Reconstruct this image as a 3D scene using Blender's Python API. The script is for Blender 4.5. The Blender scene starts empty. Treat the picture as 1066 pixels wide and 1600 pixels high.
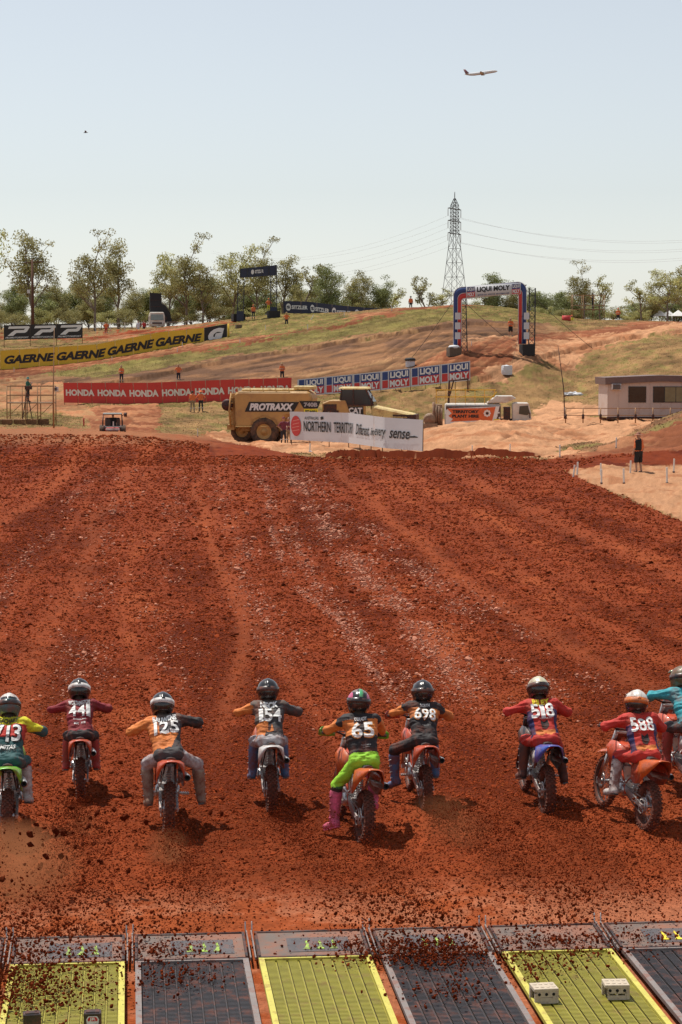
import bpy, bmesh, math, random
import numpy as np
from mathutils import Vector, Matrix
from mathutils.bvhtree import BVHTree
random.seed(7)
RNG = np.random.default_rng(7)
C = bpy.context.scene.collection
SC = bpy.context.scene
rad = math.radians

# ------------------------------------------------------------------ camera, sky, sun, exposure
H, F, TH = 5.4, 3450.0, math.atan(253/3450.0)
cam = bpy.data.cameras.new('camera'); camo = bpy.data.objects.new('camera', cam); C.objects.link(camo)
camo.location = (0, 0, H); camo.rotation_euler = (math.pi/2-TH, 0, 0)
cam.sensor_fit = 'HORIZONTAL'; cam.sensor_width = 24.0; cam.lens = 24.0*F/1066.0
cam.clip_start = 0.5; cam.clip_end = 12000
SC.camera = camo
# direction the light travels: +x, -y, down
SUND = Vector((0.28, -0.30, -1.0)).normalized()
sun_el = math.asin(-SUND.z); sun_dir = -SUND
sl = bpy.data.lights.new('sun', 'SUN'); slo = bpy.data.objects.new('sun', sl); C.objects.link(slo)
sl.energy = 5.0; sl.angle = rad(0.5); sl.color = (1.0, 0.95, 0.86)
slo.rotation_euler = SUND.to_track_quat('-Z', 'Y').to_euler(); slo.location = (-20, 30, 60)
W = bpy.data.worlds.new('World'); SC.world = W; W.use_nodes = True
wn = W.node_tree.nodes; wl = W.node_tree.links; wn.clear()
sky = wn.new('ShaderNodeTexSky'); sky.sky_type = 'NISHITA'; sky.sun_disc = False
sky.sun_elevation = sun_el; sky.sun_rotation = math.atan2(sun_dir.x, sun_dir.y)
sky.air_density = 1.0; sky.dust_density = 0.35; sky.ozone_density = 1.0; sky.altitude = 0
hs = wn.new('ShaderNodeHueSaturation'); hs.inputs['Saturation'].default_value = 0.42
bg = wn.new('ShaderNodeBackground'); bg.inputs['Strength'].default_value = 0.118
wo = wn.new('ShaderNodeOutputWorld')
wl.new(sky.outputs[0], hs.inputs['Color']); wl.new(hs.outputs[0], bg.inputs[0]); wl.new(bg.outputs[0], wo.inputs[0])
vs = SC.view_settings; vs.view_transform = 'Standard'; vs.look = 'None'; vs.exposure = 0.0; vs.gamma = 1.0; vs.use_curve_mapping = False
SC.render.engine = 'CYCLES'
SC.cycles.max_bounces = 6; SC.cycles.diffuse_bounces = 3; SC.cycles.transparent_max_bounces = 8

# ------------------------------------------------------------------ projection helpers (photo pixels 1066x1600)
cT, sT = math.cos(TH), math.sin(TH)
def ray(px, py):
    xc, yc = (px-533)/F, -(py-800)/F
    return Vector((xc, cT+yc*sT, -sT+yc*cT))
def at(px, py, Y):
    d = ray(px, py); t = Y/d.y
    return Vector((d.x*t, Y, H+d.z*t))
def flat(px, py, z=0.0):
    d = ray(px, py); t = (z-H)/d.z
    return Vector((d.x*t, d.y*t, z))
def proj_np(x, y, z):
    zz = z-H
    dep = y*cT - zz*sT
    up = y*sT + zz*cT
    return 533+F*x/dep, 800-F*up/dep

# ------------------------------------------------------------------ numpy noise
def _h(ix, iy, s):
    v = (ix.astype(np.int64)*374761393 + iy.astype(np.int64)*668265263 + s*2147483647) & 0xffffffff
    v = ((v ^ (v >> 13))*1274126177) & 0xffffffff
    v = (v ^ (v >> 16)) & 0xffffffff
    v = (v*2246822519) & 0xffffffff
    return ((v ^ (v >> 15)) & 0xffffff)/float(0xffffff)
def vnoise(x, y, s=0):
    ix = np.floor(x); iy = np.floor(y); fx = x-ix; fy = y-iy
    fx = fx*fx*(3-2*fx); fy = fy*fy*(3-2*fy)
    a = _h(ix, iy, s); b = _h(ix+1, iy, s); c = _h(ix, iy+1, s); d = _h(ix+1, iy+1, s)
    return (a*(1-fx)+b*fx)*(1-fy)+(c*(1-fx)+d*fx)*fy
def fbm(x, y, s=0, o=4, g=0.5):
    t = 0; a = 1; n = 0
    for i in range(o):
        t = t+a*vnoise(x*2**i, y*2**i, s+i*17); n += a; a *= g
    return t/n
def lumps(x, y, s=0, dens=0.8):
    """height of irregular clods, one per lattice cell: 0..1"""
    ix = np.floor(x); iy = np.floor(y); best = np.zeros_like(x)
    for dx in (-1, 0, 1):
        for dy in (-1, 0, 1):
            jx = ix+dx; jy = iy+dy
            cx = jx+0.15+0.7*_h(jx, jy, s+1); cy = jy+0.15+0.7*_h(jx, jy, s+2)
            r = 0.25+0.45*_h(jx, jy, s+3)
            r = np.where(_h(jx, jy, s+4) < dens, r, 0.01)
            a = _h(jx, jy, s+5)*3.14; ca = np.cos(a); sa = np.sin(a); e = 0.6+0.6*_h(jx, jy, s+6)
            ux = (x-cx)*ca+(y-cy)*sa; uy = (-(x-cx)*sa+(y-cy)*ca)*e
            q = 1-(np.abs(ux)**1.6+np.abs(uy)**1.6)/r**1.6
            best = np.maximum(best, np.sqrt(np.clip(q, 0, 1))*r*1.6)
    return best
def sstep(a, b, x):
    t = np.clip((x-a)/(b-a), 0, 1); return t*t*(3-2*t)

# ------------------------------------------------------------------ object helpers
def obj(name, me, parent=None, loc=None, rot=None, **props):
    o = bpy.data.objects.new(name, me); C.objects.link(o)
    if parent is not None: o.parent = parent
    if loc is not None: o.location = loc
    if rot is not None: o.rotation_euler = rot
    for k, v in props.items(): o[k] = v
    return o
def thing(name, label, cat, loc=(0, 0, 0), rotz=0, group=None):
    o = obj(name, None, None, loc, (0, 0, rotz)); o['label'] = label; o['category'] = cat
    o.empty_display_size = 0.2
    if group: o['group'] = group
    return o
def dup(root, loc, rotz=0, label=None, group=None, scale=None):
    r = root.copy(); C.objects.link(r); r.location = loc; r.rotation_euler = (0, 0, rotz)
    if label: r['label'] = label
    if group: r['group'] = group
    if scale: r.scale = scale
    for ch in list(root.children):
        c = ch.copy(); C.objects.link(c); c.parent = r
        for g in ch.children:
            d = g.copy(); C.objects.link(d); d.parent = c
    return r

def mesh_np(name, v, f, mats, mi=None, smooth=True):
    """v: (n,3); f: list/array of equal-length faces"""
    me = bpy.data.meshes.new(name)
    v = np.asarray(v, dtype=np.float32); f = np.asarray(f, dtype=np.int32)
    k = f.shape[1]
    me.vertices.add(len(v)); me.vertices.foreach_set('co', v.ravel())
    me.loops.add(f.size); me.loops.foreach_set('vertex_index', f.ravel())
    me.polygons.add(len(f)); me.polygons.foreach_set('loop_start', np.arange(len(f), dtype=np.int32)*k)
    me.polygons.foreach_set('loop_total', np.full(len(f), k, dtype=np.int32))
    for m in (mats if isinstance(mats, (list, tuple)) else [mats]): me.materials.append(m)
    if mi is not None: me.polygons.foreach_set('material_index', np.asarray(mi, dtype=np.int32))
    me.update(calc_edges=True)
    me.polygons.foreach_set('use_smooth', np.full(len(f), smooth, dtype=bool))
    return me

class MB:
    """collects simple solids; faces of mixed sizes; build() gives one mesh"""
    def __init__(s): s.v = []; s.f = []; s.m = []; s.cm = 0; s.sm = []
    def _add(s, vs, fs, smooth=False):
        b = len(s.v); s.v += [tuple(p) for p in vs]
        for f in fs: s.f.append([b+i for i in f]); s.m.append(s.cm); s.sm.append(smooth)
        return s
    def mat(s, i): s.cm = i; return s
    def box(s, c, d, rot=None, taper=1.0):
        x, y, z = d[0]/2, d[1]/2, d[2]/2
        P = []
        for zz, t in ((-z, 1.0), (z, taper)):
            for xx, yy in ((-x, -y), (x, -y), (x, y), (-x, y)): P.append(Vector((xx*t, yy*t, zz)))
        if rot is not None: P = [rot @ p for p in P]
        c = Vector(c)
        return s._add([p+c for p in P], [(3, 2, 1, 0), (4, 5, 6, 7), (0, 1, 5, 4), (1, 2, 6, 5), (2, 3, 7, 6), (3, 0, 4, 7)])
    def hexa(s, P):
        return s._add(P, [(3, 2, 1, 0), (4, 5, 6, 7), (0, 1, 5, 4), (1, 2, 6, 5), (2, 3, 7, 6), (3, 0, 4, 7)])
    def beam(s, a, b, w, h=None, up=(0, 0, 1)):
        a, b = Vector(a), Vector(b); d = (b-a); L = d.length
        if L < 1e-6: return s
        d /= L; u = Vector(up)
        if abs(d.dot(u)) > 0.98: u = Vector((0, 1, 0)) if abs(d.y) < .9 else Vector((1, 0, 0))
        r = d.cross(u).normalized(); u = r.cross(d); h = h or w
        P = [a-r*w/2-u*h/2, a+r*w/2-u*h/2, a+r*w/2+u*h/2, a-r*w/2+u*h/2]
        P += [p+d*L for p in P]
        return s._add(P, [(0, 1, 2, 3), (7, 6, 5, 4), (4, 5, 1, 0), (5, 6, 2, 1), (6, 7, 3, 2), (7, 4, 0, 3)])
    def tube(s, pts, r, n=8, cap=True):
        pts = [Vector(p) for p in pts]; k = len(pts)
        rs = r if isinstance(r, (list, tuple)) else [r]*k
        V = []; prev = None
        for i, p in enumerate(pts):
            d = (pts[min(i+1, k-1)]-pts[max(i-1, 0)]).normalized()
            if prev is None:
                u = Vector((0, 0, 1)) if abs(d.z) < .9 else Vector((1, 0, 0))
                a = d.cross(u).normalized()
            else:
                a = (prev-d*prev.dot(d)).normalized()
            prev = a; b = d.cross(a)
            for j in range(n):
                t = 2*math.pi*j/n; V.append(p+(a*math.cos(t)+b*math.sin(t))*rs[i])
        Fs = []
        for i in range(k-1):
            for j in range(n):
                Fs.append((i*n+j, i*n+(j+1) % n, (i+1)*n+(j+1) % n, (i+1)*n+j))
        s._add(V, Fs, True)
        if cap:
            b = len(s.v)-len(V)
            for base, rev in ((b, True), (b+(k-1)*n, False)):
                f = [base+j for j in range(n)]
                s.f.append(f[::-1] if rev else f); s.m.append(s.cm); s.sm.append(False)
        return s
    def cyl(s, a, b, r, n=12, r2=None): return s.tube([a, b], [r, r if r2 is None else r2], n)
    def lathe(s, prof, c=(0, 0, 0), axis='x', n=24, closed=False):
        """prof: list of (radius, along)"""
        c = Vector(c); V = []; k = len(prof)
        for r, h in prof:
            for j in range(n):
                t = 2*math.pi*j/n; a, b = r*math.cos(t), r*math.sin(t)
                V.append(c+(Vector((h, a, b)) if axis == 'x' else Vector((a, b, h)) if axis == 'z' else Vector((a, h, b))))
        Fs = []
        for i in range(k if closed else k-1):
            i2 = (i+1) % k
            for j in range(n): Fs.append((i*n+j, i*n+(j+1) % n, i2*n+(j+1) % n, i2*n+j))
        return s._add(V, Fs, True)
    def loft(s, rings, closed=False, caps=False, smooth=True):
        k = len(rings); n = len(rings[0]); V = [p for r in rings for p in r]; Fs = []
        for i in range(k-1):
            for j in range(n if closed else n-1):
                Fs.append((i*n+j, i*n+(j+1) % n, (i+1)*n+(j+1) % n, (i+1)*n+j))
        b = len(s.v); s._add(V, Fs, smooth)
        if caps:
            for base, rev in ((b, True), (b+(k-1)*n, False)):
                f = [base+j for j in range(n)]
                s.f.append(f[::-1] if rev else f); s.m.append(s.cm); s.sm.append(False)
        return s
    def prism(s, pts, axis, a, b):
        """pts 2D outline extruded along axis from a to b"""
        def mk(p, t):
            if axis == 'x': return (t, p[0], p[1])
            if axis == 'y': return (p[0], t, p[1])
            return (p[0], p[1], t)
        n = len(pts); V = [mk(p, a) for p in pts]+[mk(p, b) for p in pts]
        Fs = [tuple(range(n))[::-1], tuple(range(n, 2*n))]+[(i, (i+1) % n, n+(i+1) % n, n+i) for i in range(n)]
        return s._add(V, Fs)
    def mesh(s, name, mats, bevel=0.0, fix=True, solid=0.0):
        me = bpy.data.meshes.new(name); me.from_pydata(s.v, [], s.f)
        for m in (mats if isinstance(mats, (list, tuple)) else [mats]): me.materials.append(m)
        me.polygons.foreach_set('material_index', np.array(s.m, dtype=np.int32))
        me.polygons.foreach_set('use_smooth', np.array(s.sm, dtype=bool)); me.update()
        if fix or bevel or solid:
            bm = bmesh.new(); bm.from_mesh(me)
            if fix: bmesh.ops.recalc_face_normals(bm, faces=bm.faces)
            if solid: bmesh.ops.solidify(bm, geom=bm.faces[:], thickness=solid)
            if bevel:
                es = [e for e in bm.edges if len(e.link_faces) == 2 and e.calc_face_angle(0) > 0.6]
                bmesh.ops.bevel(bm, geom=es, offset=bevel, segments=1, affect='EDGES', clamp_overlap=True)
            bm.to_mesh(me); bm.free()
        return me
    def build(s, name, mats, parent=None, bevel=0.0, fix=True, solid=0.0, loc=None, rot=None, **props):
        return obj(name, s.mesh(name, mats, bevel, fix, solid), parent, loc, rot, **props)

# ------------------------------------------------------------------ materials
MATS = {}
def mat(name, col, rough=0.6, metal=0.0, var=0.15, scale=6.0, bump=0.0, dirt=0.0, dirtcol=(0.20, 0.055, 0.028), dscale=9.0,
        spec=0.5, trans=0.0, coat=0.0):
    if name in MATS: return MATS[name]
    m = bpy.data.materials.new(name); m.use_nodes = True; nt = m.node_tree; N = nt.nodes; L = nt.links
    b = N['Principled BSDF']; b.inputs['Roughness'].default_value = rough; b.inputs['Metallic'].default_value = metal
    b.inputs['Specular IOR Level'].default_value = spec
    if coat: b.inputs['Coat Weight'].default_value = coat
    tc = N.new('ShaderNodeTexCoord'); nz = N.new('ShaderNodeTexNoise'); nz.inputs['Scale'].default_value = scale
    nz.inputs['Detail'].default_value = 4; nz.inputs['Roughness'].default_value = 0.6
    L.new(tc.outputs['Object'], nz.inputs['Vector'])
    mr = N.new('ShaderNodeMapRange'); mr.inputs[1].default_value = 0.3; mr.inputs[2].default_value = 0.7
    mr.inputs[3].default_value = 1-var; mr.inputs[4].default_value = 1+var
    L.new(nz.outputs[0], mr.inputs[0])
    mx = N.new('ShaderNodeVectorMath'); mx.operation = 'SCALE'; mx.inputs[0].default_value = col[:3]
    L.new(mr.outputs[0], mx.inputs['Scale']); out = mx.outputs[0]
    if dirt > 0:
        n2 = N.new('ShaderNodeTexNoise'); n2.inputs['Scale'].default_value = dscale; n2.inputs['Detail'].default_value = 6
        n2.inputs['Roughness'].default_value = 0.7
        L.new(tc.outputs['Object'], n2.inputs['Vector'])
        r2 = N.new('ShaderNodeMapRange'); r2.inputs[1].default_value = 0.62-0.3*dirt; r2.inputs[2].default_value = 0.72-0.15*dirt
        r2.inputs[3].default_value = 0.08*dirt; r2.inputs[4].default_value = min(1, .35+dirt*.6)
        L.new(n2.outputs[0], r2.inputs[0])
        mm = N.new('ShaderNodeMix'); mm.data_type = 'RGBA'
        L.new(r2.outputs[0], mm.inputs[0]); L.new(out, mm.inputs[6]); mm.inputs[7].default_value = (*dirtcol, 1)
        out = mm.outputs[2]
        rr = N.new('ShaderNodeMapRange'); rr.inputs[3].default_value = rough; rr.inputs[4].default_value = 0.9
        L.new(r2.outputs[0], rr.inputs[0]); L.new(rr.outputs[0], b.inputs['Roughness'])
    L.new(out, b.inputs['Base Color'])
    if bump:
        bp = N.new('ShaderNodeBump'); bp.inputs['Strength'].default_value = 0.6; bp.inputs['Distance'].default_value = bump
        L.new(nz.outputs[0], bp.inputs['Height']); L.new(bp.outputs[0], b.inputs['Normal'])
    if trans:
        t = N.new('ShaderNodeBsdfTranslucent'); L.new(out, t.inputs[0])
        ms = N.new('ShaderNodeMixShader'); ms.inputs[0].default_value = trans
        L.new(b.outputs[0], ms.inputs[1]); L.new(t.outputs[0], ms.inputs[2]); L.new(ms.outputs[0], N['Material Output'].inputs[0])
    MATS[name] = m; return m
# ------------------------------------------------------------------ terrain: levels surveyed along lines of constant distance
TC = [-900, -400, 0, 100, 200, 350, 450, 600, 700, 760, 820, 900, 1000, 1066, 1466, 1966]
TR = {  # distance (m): photo row of the ground in each column
 105: [724, 724, 724, 724, 724, 724, 724, 724, 724, 724, 724, 723, 724, 722, 705, 690],
 112: [712, 712, 711, 711, 711, 713, 713, 715, 716, 715, 714, 712, 700, 692, 640, 600],
 116: [705, 705, 702, 702, 702, 708, 712, 714, 715, 712, 711, 710, 684, 665, 590, 570],
 120: [688, 688, 688, 688, 688, 703, 710, 712, 709, 703, 705, 703, 670, 641, 560, 560],
 126: [680, 680, 680, 680, 681, 697, 704, 704, 690, 682, 690, 699, 668, 640, 560, 560],
 132: [673, 673, 672, 673, 675, 693, 697, 692, 676, 670, 676, 692, 676, 655, 580, 570],
 140: [672, 672, 672, 672, 675, 694, 696, 691, 665, 661, 663, 676, 675, 668, 610, 590],
 150: [670, 670, 671, 673, 673, 694, 695, 690, 661, 659, 660, 661, 662, 662, 630, 610],
 158: [660, 660, 661, 665, 667, 687, 692, 690, 668, 666, 663, 655, 657, 657, 630, 610],
 165: [654, 654, 655, 659, 661, 674, 676, 680, 672, 670, 663, 649, 650, 650, 625, 600],
 175: [646, 646, 647, 651, 651, 658, 662, 664, 672, 670, 655, 643, 640, 636, 610, 590],
 185: [640, 640, 640, 642, 641, 642, 641, 634, 640, 640, 638, 630, 612, 600, 580, 570],
 195: [630, 630, 631, 633, 632, 628, 623, 608, 597, 594, 600, 606, 585, 572, 555, 550],
 203: [622, 622, 618, 618, 616, 611, 604, 588, 549, 545, 541, 590, 561, 550, 535, 530],
 210: [612, 612, 608, 607, 603, 597, 589, 567, 536, 532, 530, 566, 545, 538, 522, 520],
 220: [602, 602, 600, 597, 591, 579, 570, 543, 527, 524, 521, 535, 528, 524, 512, 510],
 230: [592, 592, 590, 586, 577, 561, 551, 526, 514, 512, 512, 519, 514, 513, 505, 505],
 240: [580, 580, 580, 574, 562, 541, 529, 507, 498, 496, 502, 509, 506, 507, 500, 500],
 250: [566, 566, 567, 560, 548, 526, 514, 491, 485, 484, 493, 503, 502, 505, 500, 500],
 262: [548, 548, 550, 545, 535, 513, 500, 482, 476, 475, 484, 500, 501, 504, 500, 500],
 275: [534, 534, 536, 532, 523, 500, 488, 486, 484, 483, 491, 500, 502, 505, 500, 500],
 300: [522, 522, 524, 521, 515, 503, 497, 500, 500, 500, 500, 503, 504, 506, 500, 500],
 340: [516, 516, 516, 515, 512, 508, 506, 506, 506, 506, 506, 506, 506, 506, 500, 500],
 420: [512]*16, 700: [520]*16, 1500: [534]*16, 6000: [543]*16}
_ys = sorted(TR); _tu = np.array([(c-533)/F for c in TC])
_tz = []
for Yk in _ys:
    row = []
    for c, r in zip(TC, TR[Yk]): row.append(at(c, r, Yk).z if Yk > 105 else 0.0 if c < 1400 else at(c, r, Yk).z)
    _tz.append(row)
_tz = np.array(_tz)
# resample to a fine regular table and smooth it
_gu = np.linspace(_tu[0], _tu[-1], 240); _gy = np.concatenate([np.arange(90, 300, 1.0), np.arange(300, 460, 8), [500, 600, 700, 900, 1200, 1500, 3000, 6000]])
_tmp = np.array([np.interp(_gu, _tu, r) for r in _tz])
_yy = np.array([90.0]+_ys); _tmp = np.vstack([np.zeros((1, 240)), _tmp])
_gz = np.array([np.interp(_gy, _yy, _tmp[:, j]) for j in range(240)]).T
_n1 = 210
def _blur(a, k, ax):
    for _ in range(2):
        p = np.concatenate([np.repeat(np.take(a, [0], ax), k, ax), a, np.repeat(np.take(a, [-1], ax), k, ax)], ax)
        c = np.cumsum(p, ax); z = np.zeros_like(np.take(c, [0], ax)); c = np.concatenate([z, c], ax)
        n = a.shape[ax]; hi = np.take(c, range(2*k+1, 2*k+1+n), ax); lo = np.take(c, range(0, n), ax); a = (hi-lo)/(2*k+1)
    return a
_gz[:_n1] = _blur(_gz[:_n1], 2, 0); _gz = _blur(_gz, 2, 1)
def ground_np(x, y):
    y = np.asarray(y, dtype=float); x = np.asarray(x, dtype=float)
    u = np.clip(x/np.maximum(y, 1), _gu[0], _gu[-1]); fu = (u-_gu[0])/(_gu[1]-_gu[0]); iu = np.clip(np.floor(fu).astype(int), 0, 238); fu = fu-iu
    iy = np.clip(np.searchsorted(_gy, y)-1, 0, len(_gy)-2); fy = np.clip((y-_gy[iy])/(_gy[iy+1]-_gy[iy]), 0, 1)
    z = (_gz[iy, iu]*(1-fu)+_gz[iy, iu+1]*fu)*(1-fy)+(_gz[iy+1, iu]*(1-fu)+_gz[iy+1, iu+1]*fu)*fy
    return np.where(y < 90, 0.0, z)
def G(x, y): return float(ground_np(np.array([x]), np.array([y]))[0])
def on(px, py, y0=20, y1=600):
    """where the sight line through a photo pixel first meets the ground"""
    d = ray(px, py); ys = np.arange(y0, y1, 0.25); t = ys/d.y
    z = H+d.z*t; g = ground_np(d.x*t, ys); k = np.argmax(z <= g)
    if not (z <= g).any(): k = len(ys)-1
    return Vector((d.x*t[k], ys[k], g[k]))
def gp(px, Y):
    """ground point in the column px at distance Y"""
    x = (px-533)/F*Y; return Vector((x, Y, G(x, Y)))

# start gate frame
GD = rad(5.5); gr = Vector((math.cos(GD), math.sin(GD), 0)); gf = Vector((-math.sin(GD), math.cos(GD), 0))
GO = flat(203, 1478)       # far corner between the first two gates in view
def gate_xy(a, b): return GO+gr*a+gf*b

# polygons in the photo frame: what each piece of ground is made of
def pip(px, py, poly):
    ins = np.zeros(px.shape, bool); n = len(poly)
    for i in range(n):
        x1, y1 = poly[i]; x2, y2 = poly[(i+1) % n]
        if y1 == y2: continue
        c = ((y1 > py) != (y2 > py)) & (px < (x2-x1)*(py-y1)/(y2-y1)+x1)
        ins ^= c
    return ins
K = np.array
RED = K([0.180, 0.033, 0.0100]); REDD = K([0.095, 0.0150, 0.0040]); REDL = K([0.265, 0.060, 0.018])
PALE = K([0.40, 0.205, 0.108]); ORNG = K([0.31, 0.135, 0.065]); FLAKE = K([0.45, 0.195, 0.125])
BRN = K([0.21, 0.105, 0.052]); BRND = K([0.13, 0.068, 0.040]); TAN = K([0.30, 0.165, 0.080])
GRS = K([0.165, 0.122, 0.042]); GRSB = K([0.168, 0.136, 0.042]); DRY = K([0.245, 0.142, 0.062]); RDH = K([0.195, 0.066, 0.031]); GATE = K([0.36, 0.145, 0.078])

def flakes(A, B, X, Y):
    fl = np.zeros(X.shape)
    for a0, wdt, s in ((4.05, .13, 1), (4.6, .28, .45), (5.6, .40, .9), (6.6, .35, .5), (2.6, .35, .35), (-2.9, .2, .35), (-1.0, .6, .2), (7.3, .2, .4), (0.9, .5, .12)):
        wob2 = (fbm(B*.06+a0, B*0+a0, 61, 2)-.5)*1.2
        fl = np.maximum(fl, s*np.exp(-((A-a0-wob2)/wdt)**2))
    return fl*sstep(10, 19, B)*sstep(92, 66, B)*sstep(.42, .66, fbm(X*1.1, Y*.45, 66, 3)+.10)
def wlines(A, B):
    wl_ = np.zeros(A.shape)
    for a0, wdt, s in ((1.7, .20, 1), (2.35, .14, .7), (-1.6, .35, .8), (0.3, .16, .6), (7.9, .35, .9), (9.6, .2, .6), (10.6, .2, .5), (4.9, .14, .5), (-4.4, .4, .8), (12.5, .5, .7), (-2.5, .15, .5)):
        wob = (fbm(B*.05+a0, B*0+a0, 51, 2)-.5)*2.4
        wl_ = np.maximum(wl_, s*np.exp(-((A-a0-wob)/wdt)**2)*sstep(7, 15, B))
    return wl_
def track_ab(X, Y):
    A = (X-GO.x)*gr.x+(Y-GO.y)*gr.y; B = (X-GO.x)*gf.x+(Y-GO.y)*gf.y
    return A-0.00028*np.clip(B-8, 0, 95)**2, B
def build_ground():
    P = 2.0/F
    inner = np.arange(-0.186, 0.186, P)
    left = -0.186-np.cumsum(np.geomspace(P*2, 0.18, 44)); right = 0.186+np.cumsum(np.geomspace(P*2, 0.18, 44))
    us = np.concatenate([left[::-1], inner, right])
    ys = [7.0]
    while ys[-1] < 17.3: ys.append(ys[-1]+0.10)
    while ys[-1] < 99: ys.append(ys[-1]+ys[-1]**2*1.95/(F*H))
    while ys[-1] < 285: ys.append(ys[-1]+0.36)
    while ys[-1] < 6000: ys.append(ys[-1]*1.03)
    ys = np.array(ys)
    U, Y = np.meshgrid(us, ys); X = U*Y
    z = ground_np(X, Y)
    px, py = proj_np(X, Y, z)
    n1 = fbm(X*0.35, Y*0.35, 3, 4)-.5; n2 = fbm(X*2.2, Y*1.6, 9, 4)-.5; n3 = fbm(X*9, Y*7, 14, 3)-.5
    jx = px+n1*26+n2*12; jy = py+(n1*12+n2*7)*np.clip((900-py)/300, .5, 1)+n3*3
    # track-aligned coordinates (the gates' direction), gently bending to the right with distance
    A = (X-GO.x)*gr.x+(Y-GO.y)*gr.y; B = (X-GO.x)*gf.x+(Y-GO.y)*gf.y
    A = A-0.00028*np.clip(B-8, 0, 95)**2
    col = np.zeros(X.shape+(3,))
    n1b = n1[..., None]; n2b = n2[..., None]; n3b = n3[..., None]
    def mixc(c, c2, m): return c*(1-m[..., None])+c2*m[..., None]
    dry = mixc(np.broadcast_to(DRY, col.shape), GRS, sstep(-.1, .2, n2+n1*.6))
    col[:] = dry
    rough = np.full(X.shape, 0.03)           # relief amplitude (m)
    kind = np.zeros(X.shape, int)            # 1 ploughed track 2 loose pale 3 grass 4 smooth track
    def paint(poly, c, k, c2=None, w=None):
        m = pip(jx, jy, poly)
        cc = np.broadcast_to(c, col.shape)
        if c2 is not None: cc = mixc(cc, c2, w if w is not None else sstep(-.12, .14, n2))
        col[m] = cc[m]; kind[m] = k
    wide = sstep(-.16, .10, n1+n2*.5)
    # hills
    paint([(-900, 640), (-900, 560), (0, 590), (330, 556), (620, 506), (850, 498), (880, 520), (760, 640), (470, 640)], TAN, 4, BRN, wide)
    paint([(40, 602), (330, 566), (560, 532), (720, 505), (850, 502), (850, 512), (700, 540), (560, 570), (330, 600)], BRN, 4, BRND, sstep(-.12, .1, n1))
    paint([(-900, 580), (0, 590), (60, 584), (160, 592), (350, 560), (560, 528), (720, 500), (880, 503), (850, 486), (760, 470), (640, 478), (500, 520), (360, 540), (0, 585)], GRS, 3, GRSB, sstep(-.05, .2, n1+n2))
    paint([(640, 484), (700, 476), (860, 482), (905, 500), (840, 505), (700, 500)], GRSB, 3, DRY, sstep(0, .3, n2))
    paint([(-900, 605), (-900, 575), (0, 577), (180, 560), (360, 531), (450, 512), (600, 486), (640, 477), (760, 470), (760, 476), (640, 486), (500, 517), (360, 541), (180, 572), (60, 583), (0, 596)], RDH, 4, ORNG, sstep(.02, .2, n1+n2))
    paint([(-900, 560), (0, 577), (355, 530), (380, 520), (330, 510), (0, 535), (-900, 530)], DRY*.9, 3, GRS, sstep(-.1, .15, n2+n1))
    paint([(0, 524), (140, 524), (330, 505), (420, 497), (330, 512), (140, 533), (0, 530)], ORNG, 4, RED*1.2, wide)
    paint([(340, 528), (360, 508), (430, 484), (470, 484), (560, 497), (520, 508), (430, 522)], GRSB, 3, DRY, sstep(.05, .25, n2))
    # right hillside
    paint([(730, 640), (700, 600), (760, 560), (850, 530), (1000, 500), (1500, 480), (1500, 640), (870, 662)], DRY, 3, GRS*1.1, sstep(-.02, .22, n2+n1*.5))
    paint([(820, 545), (860, 520), (1000, 505), (1500, 495), (1500, 522), (1066, 520), (920, 545), (900, 580), (870, 575)], ORNG, 2, PALE, wide)
    paint([(700, 604), (720, 560), (706, 545), (770, 525), (870, 530), (850, 560), (790, 600), (750, 640), (640, 625)], ORNG, 4, PALE*.95, wide)
    paint([(610, 600), (706, 546), (770, 530), (1000, 505), (1090, 497), (1500, 485), (1500, 497), (1066, 506), (960, 520), (900, 530), (810, 533), (805, 560), (740, 590), (720, 606), (640, 610)], RDH, 4, ORNG*.85, sstep(-.02, .22, n2+n1*.5+.3*(vnoise(X*.3, Y*2.5, 7)-.5)))
    # ground under the fences and round the trucks
    paint([(-900, 640), (100, 628), (470, 620), (740, 592), (860, 610), (870, 650), (640, 690), (-900, 700)], DRY, 3, GRS, sstep(-.1, .15, n2+n1))
    paint([(130, 640), (250, 630), (250, 665), (230, 700), (150, 700)], RDH, 2, ORNG, wide)
    paint([(-900, 600), (0, 600), (110, 600), (150, 655), (20, 640), (-900, 640)], TAN, 2, ORNG, wide)
    paint([(310, 700), (330, 677), (460, 672), (660, 660), (880, 645), (940, 655), (1066, 655), (1500, 640), (1500, 690), (1066, 720), (880, 716), (600, 716)], PALE, 2, ORNG, sstep(0, .22, n1+n2*.5))
    paint([(840, 662), (1000, 640), (860, 625), (830, 640)], PALE*1.15, 2)
    paint([(850, 708), (900, 690), (950, 692), (1100, 630), (1500, 540), (1500, 552), (1100, 645), (1000, 680), (930, 706)], GRS*1.1, 3, BRN, wide)
    paint([(860, 716), (930, 706), (1000, 678), (1100, 643), (1500, 552), (1500, 735), (1066, 727), (900, 735)], RDH, 2, ORNG*.9, sstep(.05, .2, n1+n2*.3))
    # the start straight
    pale_r = [(884, 738), (930, 728), (1066, 725), (1500, 740), (1500, 930), (1066, 812), (960, 770)]
    track = [(-6000, 668), (0, 667), (150, 670), (320, 680), (350, 690), (420, 702), (470, 712), (520, 715), (850, 717), (900, 716), (1066, 700), (1500, 690), (1500, 735), (1066, 727), (884, 737), (960, 772), (1066, 814), (1500, 935), (7000, 1700), (7000, 90000), (-6000, 90000)]
    m = pip(jx, jy, track)
    # ploughed soil: moist and drier bands running with the track
    band = fbm(A*0.9, B*0.02, 31, 4)-.5; patch = fbm(X*.5, Y*.22, 41, 4)-.5
    v = band*.95+patch*.75+n2*.5
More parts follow.
